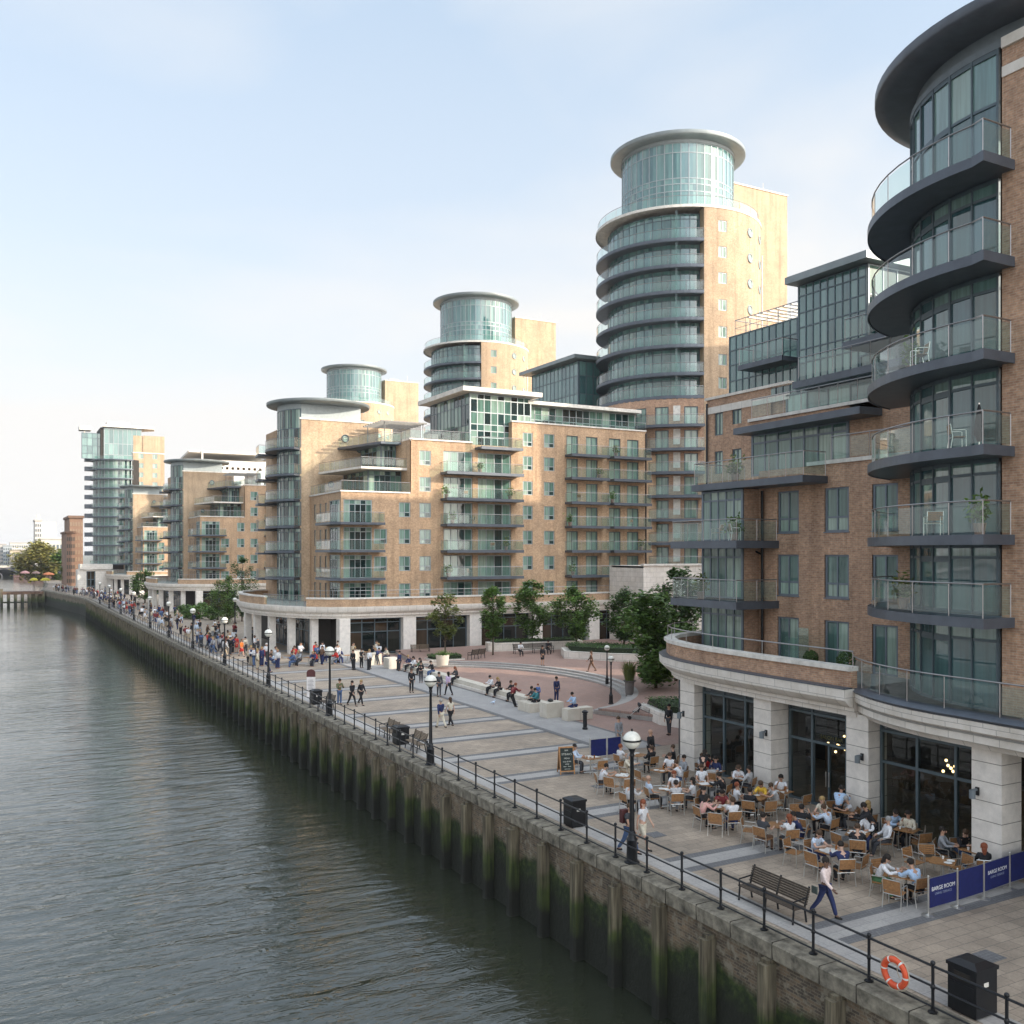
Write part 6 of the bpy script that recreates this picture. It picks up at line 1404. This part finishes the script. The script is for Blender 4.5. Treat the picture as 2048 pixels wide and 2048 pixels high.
# cafe crowd under the plaza block arcade
for i in range(44):
    x, y = rc.uniform(20.5, 33.5), rc.uniform(84.5, 90.5)
    if x > 27 and y > 88.5: continue
    far_person((x, y, 0), rc.uniform(0, 6.28), 'small figure in the busy cafe crowd before the arcade of the plaza block', rc.choice(['perch', 'stand', 'fold', 'perch']), rc.choice(tops+['red', 'red', 'white']), rc.choice(bots), rc.choice(['dark', 'brown', 'blond']), 'arcade cafe crowd', 1.0, rc.randrange(4))
for i in range(9):
    x, y = 23+i*1.25, 87+1.2*math.sin(i*2.1); o = copy_tree(TABLE, None, (x, y, 0), i*.3); o['label'] = 'far cafe table in the crowd before the plaza block arcade'; o['group'] = 'arcade cafe tables'
# wall lights on the columns
for y, lb in ((35.7, 'first'), (30.2, 'second'), (24.95, 'third'), (19.6, 'fourth')):
    x = 28.75 if y > 26 else (28.55 if y > 22 else 27.7); L = thing('wall_light', 'small dark floodlight on the %s stone column from the left of the cafe' % lb, 'light', (x, y, 2.75), 'floodlights on the cafe columns')
    mb = MB(); mb.wbox(x-.05, x, y-.06, y+.06, 2.62, 2.88); mb.build('bracket', BLK, L); mb = MB(); mb.wbox(x-.3, x-.05, y-.03, y+.03, 2.78, 2.84); mb.lathe((x-.27, y, 2.55), [(.01, 0), (.1, 0), (.1, .26), (.01, .28)], 10); mb.build('lamp_head', SOF, L)
# hanging lamps seen through the shopfront
WARM = emit('warm_bulb', (1.0, .62, .28), 5.0)
for (x, y, z, lb) in ((31.2, 28.6, 2.35, 'cluster of warm globe lamps inside the cafe left of the door'), (31.4, 23.4, 2.3, 'cluster of pale globe lamps inside the right shop window')):
    L = thing('pendant_lamp', lb, 'lamp', (x, y, 4.3)); rod = MB(); rod.tube([(x, y, z+.2), (x, y, 4.3)], .012, 5); rod.build('rod', BLK, L); q = random.Random(int(y))
    for k in range(7):
        b = MB(); b.ball((x+q.uniform(-.3, .3), y+q.uniform(-.35, .35), z+q.uniform(-.35, .3)), .055, 6); b.build('bulb', WARM, L, True)
GOLD = plain('gold_letters', (.62, .42, .15), .4, .3); sg = thing('door_sign', 'dark sign board with gold lettering above the cafe door', 'sign', (29.95, 27.6, 2.9))
mb = MB(); mb.wbox(29.86, 29.9, 26.85, 28.45, 2.68, 3.0); mb.build('board', plain('sign_board', (.02, .018, .015), .6), sg); put_text(sg, 'SALON BAR', .22, GOLD, Vector((29.853, 27.65, 2.84)), (0, -1))
# potted plants and things on the terraces of the near block
def ball_bush(p, r, lb, seed):
    P_ = thing('topiary', lb, 'plant', p, 'clipped ball shrubs'); mb = MB(); mb.lathe(p, [(.16, 0), (.2, .35), (.17, .35), (.01, .33)], 12); mb.build('pot', plain('pot', (.12, .11, .1), .7), P_, True); q = random.Random(seed); m_ = MB()
    for k in range(900):
        d = Vector((q.gauss(0, 1), q.gauss(0, 1), q.gauss(0, 1))).normalized()*r*q.uniform(.75, 1.03); c = Vector(p)+Vector((0, 0, .4+r))+d; u = Vector((q.uniform(-1, 1), q.uniform(-1, 1), q.uniform(-1, 1))).normalized()*.045; v = d.cross(u).normalized()*.03; m_.poly([c-u, c+v, c+u, c-v])
    m_.build('foliage', LFD, P_)
ball_bush((32.4, onX(1622, 32.4), 4.93), .33, 'clipped ball shrub between the first two terrace doors of the near block', 2); ball_bush((32.2, onX(1692, 32.2), 4.93), .42, 'larger clipped ball shrub before the second terrace door of the near block', 3)
scm = MB(); y_ = onX(1615, 33.0); scm.box(W(33.0), y_-.05, y_+1.4, -.02, .02, 5.0, 6.4); scm.box(W(33.0), y_-.05, y_+.6, -.02, .02, 6.4, 6.9); tag(scm.build('terrace_screen', GLR, None, False, (33, y_, 5)), 'frosted glass screen dividing the near terrace', 'screen')
def out_chair(p, rz, lb): o = copy_tree(CHAIR, None, p, rz); o['label'] = lb; o['group'] = 'chairs on the balconies'
for (x, y, z, a, lb) in ((32.1, 37.2, 10.96, 1.2, 'chair on the upper corner bay balcony, left one'), (32.2, 36.0, 10.96, 4.2, 'chair on the upper corner bay balcony, right one'), (28.7, 22.0, 10.98, 2, 'chair on the fifth round balcony of the near tower'), (28.6, 21.0, 13.86, 4, 'chair on the fourth round balcony of the near tower'), (28.6, 22.5, 16.9, 1, 'chair on the third round balcony of the near tower')): out_chair((x, y, z), a, lb)
def pot_plant(p, lb, seed, s=1.0):
    P_ = thing('pot_plant', lb, 'plant', p, 'potted plants on balconies'); mb = MB(); mb.lathe(p, [(.12*s, 0), (.17*s, .3*s), (.14*s, .3*s), (.01, .28*s)], 10); mb.build('pot', PAVR, P_, True); q = random.Random(seed); m_ = MB()
    for k in range(160):
        c_ = Vector(p)+Vector((q.gauss(0, .14)*s, q.gauss(0, .14)*s, (.35+abs(q.gauss(.2, .22)))*s)); u = Vector((q.uniform(-1, 1), q.uniform(-1, 1), q.uniform(-.3, 1))).normalized()*.09*s; v = u.cross(Vector((q.uniform(-1, 1), q.uniform(-1, 1), q.uniform(-1, 1)))).normalized()*.04*s; m_.poly([c_-u, c_+v, c_+u, c_-v])
    m_.build('foliage', [LFG, LFO][seed % 2], P_)
FLM = [4.85+.0, 7.76, 10.66, 13.5, 16.3, 19.15, 21.85]
for i, (px, k, what) in enumerate(((893, 4, 'fifth'), (1020, 4, 'fifth'), (905, 3, 'fourth'), (1012, 2, 'third'), (897, 1, 'second'), (960, 5, 'sixth'), (1140, 3, 'fourth'), (1199, 5, 'sixth'), (1225, 4, 'fifth'), (1282, 2, 'third'), (1146, 1, 'second'), (1232, 6, 'top'))):
    st_ = 'wide' if px < 1035 else ('first narrow' if px < 1210 else 'last narrow')
    pot_plant((onY(px, 93.6), 93.6, FLM[k]), 'potted plant %s end of the %s %s balcony on the plaza block front' % ('left' if (px-884) % 100 < 50 else 'right', what, st_), i, 1.4)
for i, (px, k, what) in enumerate(((930, 4, 'fifth'), (945, 3, 'fourth'), (985, 2, 'third'), (940, 1, 'second'), (1160, 4, 'fifth narrow'), (1260, 3, 'fourth narrow'))): out_chair((onY(px, 93.7), 93.7, FLM[k]), i*1.3, 'balcony chair on the %s balcony up the plaza block front' % what)
for i, (x, y, z, lb) in enumerate(((28.5, 20.1, 10.98, 'potted plant on the fifth round balcony of the near tower'), (30.1, 24.4, 8.28, 'potted plant on the lowest round balcony of the near tower'), (29.7, 23.7, 16.9, 'potted plant on the third round balcony of the near tower'), (32.2, 38.6, 7.98, 'potted plant on the lower corner bay balcony'), (32.3, 36.2, 10.96, 'small potted plant on the upper corner bay balcony'), (33.0, 36.9, 13.96, 'potted plant behind the glass rail over the corner bay'))): pot_plant((x, y, z), lb, i+20, 1.3)
pg = Vector(G(987, 1409)); bd = thing('pigeon', 'white and blue grey pigeon standing on the grey walkway', 'bird', pg); mb = MB(); mb.ball(pg+Vector((0, 0, .16)), .11, 8, .75); mb.ball(pg+Vector((.1, 0, .27)), .045, 6); mb.tube([pg+Vector((-.05, 0, .17)), pg+Vector((-.24, 0, .15))], [.06, .02]); mb.tube([pg+Vector((.14, 0, .27)), pg+Vector((.18, 0, .26))], [.012, .003]); mb.build('body', cloth(CC['paleblue']), bd, True)
for s in (-1, 1): mb = MB(); mb.tube([pg+Vector((0, s*.03, .1)), pg+Vector((.01, s*.03, .0))], .008); mb.build('leg', cloth(CC['red']), bd)
for (x, y, lb) in ((22.5, 15.6, 'square iron drain cover near the bottom right bin'), (23.6, 35.2, 'square iron drain cover between the chalkboard and railing'), (25.4, 55.4, 'square iron drain cover in the open middle of the promenade'), (21.4, 28.2, 'small iron drain cover beside the nearest lamp post')):
    mb = MB(); mb.wbox(x-.3, x+.3, y-.3, y+.3, .003, .012); mb.wbox(x-.24, x+.24, y-.24, y+.24, .011, .016); tag(mb.build('drain_cover', BANDD, None, False, (x, y, 0)), lb, 'drain cover', 'iron drain covers')
ub = thing('closed_parasol', 'dark closed parasol on the fourth round balcony of the near tower', 'parasol', (28.9, 20.4, 13.86)); mb = MB(); mb.tube([(28.9, 20.4, 13.86), (28.9, 20.4, 15.4)], .025); mb.build('pole', ALU, ub); mb = MB(); mb.lathe((28.9, 20.4, 14.1), [(.06, 0), (.17, .25), (.14, .7), (.03, 1.25)], 10); mb.build('canopy', cloth(CC['black']), ub, True)
for (px, z, lb) in ((905, 16.16, 'plants'), (975, 19.1, 'white table'), (930, 7.76, 'potted plants')): pass
# ================================================================ far scenery
def block(name, label, px0, px1, ytop, D, col, rows, cols, wcol=(.10, .12, .13), group=None, depth_=25.0, z0=0, cat='building'):
    r0, r1 = ray(px0), ray(px1); Yd = D*(r0[1]+r1[1])/2; x0, x1 = onY(px0, Yd), onY(px1, Yd); z1 = CH+(CYH-ytop)/CF*depth((x0+x1)/2, Yd)
    B = thing(name, label, cat, ((x0+x1)/2, Yd, 0), group); mb = MB(); mb.wbox(x0, x1, Yd, Yd+depth_, z0-5, z1); m = plain('render_%d' % (len(bpy.data.materials)), col, .8, 0, .12, .12); mb.build('wall', m, B)
    if rows:
        wm = MB(); h = (z1-z0)/(rows+.6); w = (x1-x0)/cols
        for i in range(rows):
            for j in range(cols): wm.box(S(Yd), x0+w*(j+.2), x0+w*(j+.8), 0, .12, z0+h*(i+.45), z0+h*(i+1.0))
        o = wm.build('window', plain('far_window_%d' % len(bpy.data.materials), wcol, .25), B)
    rm = MB(); rm.wbox(x0-.4, x1+.4, Yd-.5, Yd+depth_, z1, z1+(z1-z0)*.035); rm.build('roof', plain('far_roof_%d' % len(bpy.data.materials), tuple(c*.8 for c in col), .8), B); return B, x0, x1, Yd, z1
BT = 'buildings on the far bank'
block('riverside_building', 'pale far building at the left edge of the picture', -40, 12, 1089, 760, (.46, .43, .40), 5, 10)
block('riverside_building', 'grey glass far building second from the left edge', 6, 24, 1092, 740, (.33, .36, .38), 5, 4)
block('riverside_building', 'white stepped far building left of the white towers', 20, 56, 1086, 780, (.48, .46, .43), 5, 8)
block('riverside_building', 'cream lower far building in front of the stepped white one', 20, 54, 1101, 720, (.46, .38, .28), 3, 9)
block('riverside_building', 'brown narrow far building left of the white towers', 55, 72, 1099, 700, (.30, .22, .17), 5, 4)
B_, x0, x1, Yd, z1 = block('white_tower_building', 'tall white building with twin towers beyond the autumn tree', 70, 83, 1042, 600, (.54, .50, .46), 9, 3)
mb = MB(); mb.wbox(x0+1, x0+3, Yd+1, Yd+4, z1, z1+4); mb.wbox(x1, x1+8.5, Yd+2, Yd+20, -5, z1-.5); mb.wbox(x1+8.5, x1+12, Yd+4, Yd+20, -5, z1-10.5); mb.build('tower', plain('white_render', (.56, .51, .46), .8, 0, .1, .1), B_)
B_, x0, x1, Yd, z1 = block('museum_building', 'long white building with a flat roof right of the white towers', 82, 134, 1079, 560, (.52, .49, .43), 3, 7, (.12, .15, .17))
block('brick_warehouse', 'narrow red brick building left of the far glass tower', 139, 166, 1036, 300, (.26, .16, .11), 9, 5, (.34, .25, .18))
block('brick_warehouse', 'lower dark red brick building before the narrow brick one', 133, 150, 1066, 296, (.24, .14, .095), 7, 4, (.10, .085, .07))
# white ship-shaped building behind the second block
def ship():
    B = thing('white_building', 'white modern building with a long wing shaped roof behind the second brick block', 'building', (75, 300, 0)); Yd = 300
    x0, x1 = onY(374, Yd), onY(560, Yd); zz = lambda y: CH+(CYH-y)/CF*depth(onY(430, Yd), Yd); wm = plain('white_cladding', (.74, .72, .68), .6, 0, .06)
    mb = MB(); mb.wbox(onY(388, Yd), x1, Yd, Yd+20, 0, zz(920)); mb.build('wall', wm, B)
    mb = MB(); mb.prism([(x0, Yd-3), (x1, Yd-3), (x1, Yd+24), (x0+2, Yd+24)], zz(908), zz(904)); mb.build('roof', wm, B)
    mb = MB(); mb.wbox(onY(399, Yd), onY(402, Yd), Yd-3.5, Yd-2.5, zz(930), zz(903)); mb.build('mast', wm, B)
    for i, px in enumerate(range(430, 520, 11)):
        m_ = MB(); m_.box(S(Yd), onY(px, Yd), onY(px+5, Yd), 0, .1, zz(938), zz(933)); m_.build('window', GLD, B)
ship()
# bridge far upstream
br = thing('road_bridge', 'low far bridge with a dark arch at the left edge of the river', 'bridge', (-180, 640, 0)); mb = MB(); yb = 640
X0, X1 = onY(-60, yb), onY(58, yb); mb.wbox(X0, X1, yb, yb+8, .6, 2.6); mb.build('deck', plain('bridge_stone', (.46, .42, .36), .8), br)
mb = MB()
for k in range(3):
    xa_ = onY(-50+k*38, yb); pts = [(xa_+(14*math.cos(a)), -4+5.2*math.sin(a)) for a in [PI-PI*i/12 for i in range(13)]]
    mb.poly([(x, yb-.2, z) for x, z in pts])
    mb.tube([(x, yb-.4, z) for x, z in pts], .5, 5)
mb.build('arch', plain('arch_iron', (.07, .07, .08), .7), br)
for px, lb, w, c in ((14, 'white river boat moored left of the jetty, far away', 14, (.7, .7, .7)), (40, 'dark barge far upstream beyond the jetty', 12, (.08, .08, .09))):
    p = G(px, 1153, -4); bo = thing('river_boat', lb, 'boat', p); L = w; mb = MB(); mb.prism([(p.x-L/2, p.y-1.8), (p.x+L/2-2, p.y-1.8), (p.x+L/2+1, p.y), (p.x+L/2-2, p.y+1.8), (p.x-L/2, p.y+1.8)], -4.3, -2.6); mb.build('hull', plain('hull_%s' % px, c, .5), bo); mb = MB(); mb.wbox(p.x-L*.35, p.x+L*.2, p.y-1.2, p.y+1.2, -2.6, -.8); mb.build('cabin', COP, bo)
# timber jetty
def jetty():
    J_ = thing('timber_jetty', 'old dark timber jetty standing in the water at the far end of the river wall', 'jetty', (4, 292, -4)); q = [onY(px, 290) for px in (3, 86)]; xa_, xb_ = q
    mb = MB(); mb.wbox(xa_, xb_, 288, 294, -.9, -.2); mb.build('deck', plain('rusty_deck', (.13, .075, .05), .85, 0, .3, 1.0), J_)
    n = 6
    for i in range(n+1):
        x = xa_+(xb_-xa_)*i/n
        for y in (288.4, 293.6):
            mb = MB(); mb.prism([(x-.35, y-.35), (x+.35, y-.35), (x+.35, y+.35), (x-.35, y+.35)], -5.5, -.2 if i else .5); mb.build('post', TIM, J_)
    mb = MB(); mb.wbox(xa_, xb_, 288.2, 288.5, -3.2, -2.8); mb.wbox(xa_+(xb_-xa_)*.72, xb_, 289, 293, -5, -.9); mb.build('brace', TIM, J_)
    railing(J_, [(xa_, 288.2), (xb_, 288.2)], -.2, 1.0, 2.5, False)
jetty()
# floating restaurant with canopies
fl_ = thing('floating_restaurant', 'dark floating terrace with greenery on the water beyond the jetty', 'barge', tuple(G(90, 1158, -4))); p = G(90, 1150, -1.5); mb = MB(); xa_, xb_ = onY(27, p.y), onY(132, p.y); mb.wbox(xa_, xb_, p.y, p.y+9, -4.5, -1.2); mb.build('hull', plain('dark_red_hull', (.07, .035, .03), .7), fl_); mb = MB(); mb.wbox(xa_+3, xb_, p.y+2.5, p.y+8.5, -1.2, 1.8); mb.build('cabin', plain('dark_cabin', (.05, .045, .04), .7), fl_)
m_, l = hedge([(xa_+1, p.y+.6), (xb_, p.y+.6), (xb_, p.y+2), (xa_+1, p.y+2)], -1.2, -.2, '', 9); m_.build('greenery', [HC, LFO], fl_)
for px, lb, c, yy, w in ((50, 'pink striped canopy on the floating terrace', (.5, .26, .25), 1143, 5), (72, 'brown canopy on the floating terrace', (.25, .16, .14), 1143.5, 4.5), (97, 'bright orange canopy on the floating terrace', (.55, .19, .08), 1146, 6), (68, 'yellow low canopy on the floating terrace, left one', (.55, .47, .05), 1157, 4), (91, 'yellow low canopy on the floating terrace, right one', (.55, .47, .05), 1157, 5), (120, 'small dark parasol beside the orange canopy', (.05, .05, .07), 1143, 2.5)):
    D = 340.0 if yy < 1150 else 318.0; r = ray(px); q = Vector((r[0]*D, r[1]*D, CH-(yy-CYH)/CF*D)); w *= .62; cn = thing('canopy', lb, 'canopy', (q.x, q.y, q.z-2.2), 'coloured canopies of the floating restaurant'); mb = MB()
    mb.lathe((q.x, q.y, q.z-.7), [(w/2, 0), (w/2, .35), (w*.3, .75), (.05, 1.0)], 14); mb.build('cloth', cloth(c), cn, True); mb = MB(); mb.tube([(q.x, q.y, q.z-4.5), (q.x, q.y, q.z)], .08, 5); mb.build('pole', BLK, cn)
# unseen blocks added to the right, outside the frame, to shade the square
for (x0, x1, y0, y1, h, lb) in ((74, 100, 34, 44, 41, 'unseen yellow brick block added right of the frame to shade the plaza block'), (101, 130, 40, 58, 52, 'taller unseen brick block added further right to shade the round tower')):
    B_ = thing('apartment_building', lb, 'building', (x0, y0, 0)); mb = MB(); mb.wbox(x0, x1, y0, y1, 0, h); mb.build('wall', BRT, B_); mb = MB(); mb.wbox(x0-.3, x1+.3, y0-.3, y1+.3, h, h+.4); mb.build('roof', COP, B_)
    for k in range(int(h/3)-1):
        window(B_, S(y0), x0+1, x1-1, 4+3*k, 5.8+3*k, 14, (), -.02, .1, None, GLW, 'window_band'); window(B_, W(x0), y0+1, y1-1, 4+3*k, 5.8+3*k, 6, (), -.02, .1, None, GLW, 'window_band')
# ================================================================ air, light, camera
def haze(dens):
    m = bpy.data.materials.new('haze'); m.use_nodes = True; t = m.node_tree; t.nodes.clear(); out = t.nodes.new('ShaderNodeOutputMaterial'); v = t.nodes.new('ShaderNodeVolumePrincipled'); v.inputs['Color'].default_value = (.93, .95, 1, 1); v.inputs['Density'].default_value = dens; v.inputs['Anisotropy'].default_value = .2; t.links.new(v.outputs[0], out.inputs['Volume'])
    mb = MB(); mb.wbox(-2600, 2600, -80, 4100, -6.5, 75); tag(mb.build('haze', m), kind='stuff')
HAZE = .00012
if HAZE: haze(HAZE)
SUN_AZ, SUN_EL = 140.0, 21.0
w = bpy.data.worlds.new('World'); sc.world = w; w.use_nodes = True; t = w.node_tree; bg = t.nodes['Background']
sky = t.nodes.new('ShaderNodeTexSky'); sky.sky_type = 'NISHITA'; sky.sun_disc = False; sky.sun_elevation = R(SUN_EL); sky.sun_rotation = R(SUN_AZ); sky.air_density = 1.0; sky.dust_density = 1.5; sky.ozone_density = 1.0
tc = t.nodes.new('ShaderNodeTexCoord'); mp = nd(t, 'ShaderNodeMapping', {'Vector': tc.outputs['Generated'], 'Rotation': (R(20), R(-35), R(10)), 'Scale': (1.0, 1.6, 3.2)})
n1 = nd(t, 'ShaderNodeTexNoise', {'Vector': mp.outputs[0], 'Scale': 1.5, 'Detail': 8.0, 'Roughness': .5, 'Distortion': .45}); n2 = nd(t, 'ShaderNodeTexNoise', {'Vector': mp.outputs[0], 'Scale': .8, 'Detail': 2.0})
cl = mth(t, 'MULTIPLY', n1.outputs[0], mth(t, 'ADD', n2.outputs[0], .55))
s = nd(t, 'ShaderNodeSeparateXYZ', {0: tc.outputs['Generated']})
hz = ramp(t, s.outputs[2], [(.0, (1, 1, 1)), (.13, (.82,)*3), (.30, (.38,)*3), (.55, (.08,)*3)])
fac = mth(t, 'MINIMUM', mth(t, 'ADD', ramp(t, cl, [(.40, (0, 0, 0)), (.56, (.3,)*3), (.68, (.55,)*3)]), hz), 1.0)
blue = mixc(t, .55, sky.outputs[0], (3.0, 3.8, 4.65))
col = mixc(t, fac, blue, (4.1, 4.06, 4.0))
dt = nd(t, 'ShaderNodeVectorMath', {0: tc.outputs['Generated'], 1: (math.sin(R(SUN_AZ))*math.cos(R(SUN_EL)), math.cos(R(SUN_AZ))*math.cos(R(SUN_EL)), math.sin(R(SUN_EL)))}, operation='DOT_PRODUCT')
col = mixc(t, 1.0, col, ramp(t, dt.outputs['Value'], [(.0, (.27, .27, .27)), (.3, (.275, .275, .275)), (.5, (.70, .68, .655)), (.75, (1, .96, .9)), (1, (1.0, .95, .87))], 'EASE'), 'MULTIPLY'); col = mixc(t, 1.0, col, (3.6,)*3, 'MULTIPLY')  # sky raised towards the sun, outside the frame, to lift the shade
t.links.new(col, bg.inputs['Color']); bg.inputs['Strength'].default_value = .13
sl = bpy.data.lights.new('sun', 'SUN'); sl.energy = 2.7; sl.angle = R(.5); sl.color = (1.0, .88, .72); so = bpy.data.objects.new('sun', sl); COL.objects.link(so)
sv = Vector((math.sin(R(SUN_AZ))*math.cos(R(SUN_EL)), math.cos(R(SUN_AZ))*math.cos(R(SUN_EL)), math.sin(R(SUN_EL)))); so.rotation_euler = sv.to_track_quat('Z', 'Y').to_euler(); so.location = (60, -40, 90)
cam = bpy.data.cameras.new('camera'); cam.sensor_width = 36; cam.lens = 36*CF/2048; cam.shift_y = (CYH-1024)/2048; cam.clip_start = .5; cam.clip_end = 9000; co = bpy.data.objects.new('camera', cam); COL.objects.link(co); co.location = (0, 0, CH); co.rotation_euler = (PI/2, 0, -CA); sc.camera = co
sc.view_settings.view_transform = 'Standard'; sc.view_settings.look = 'None'; sc.view_settings.gamma = 1.0; sc.view_settings.exposure = 0.94
sc.render.engine = 'CYCLES'; sc.cycles.max_bounces = 6; sc.cycles.transparent_max_bounces = 12; sc.cycles.volume_bounces = 0
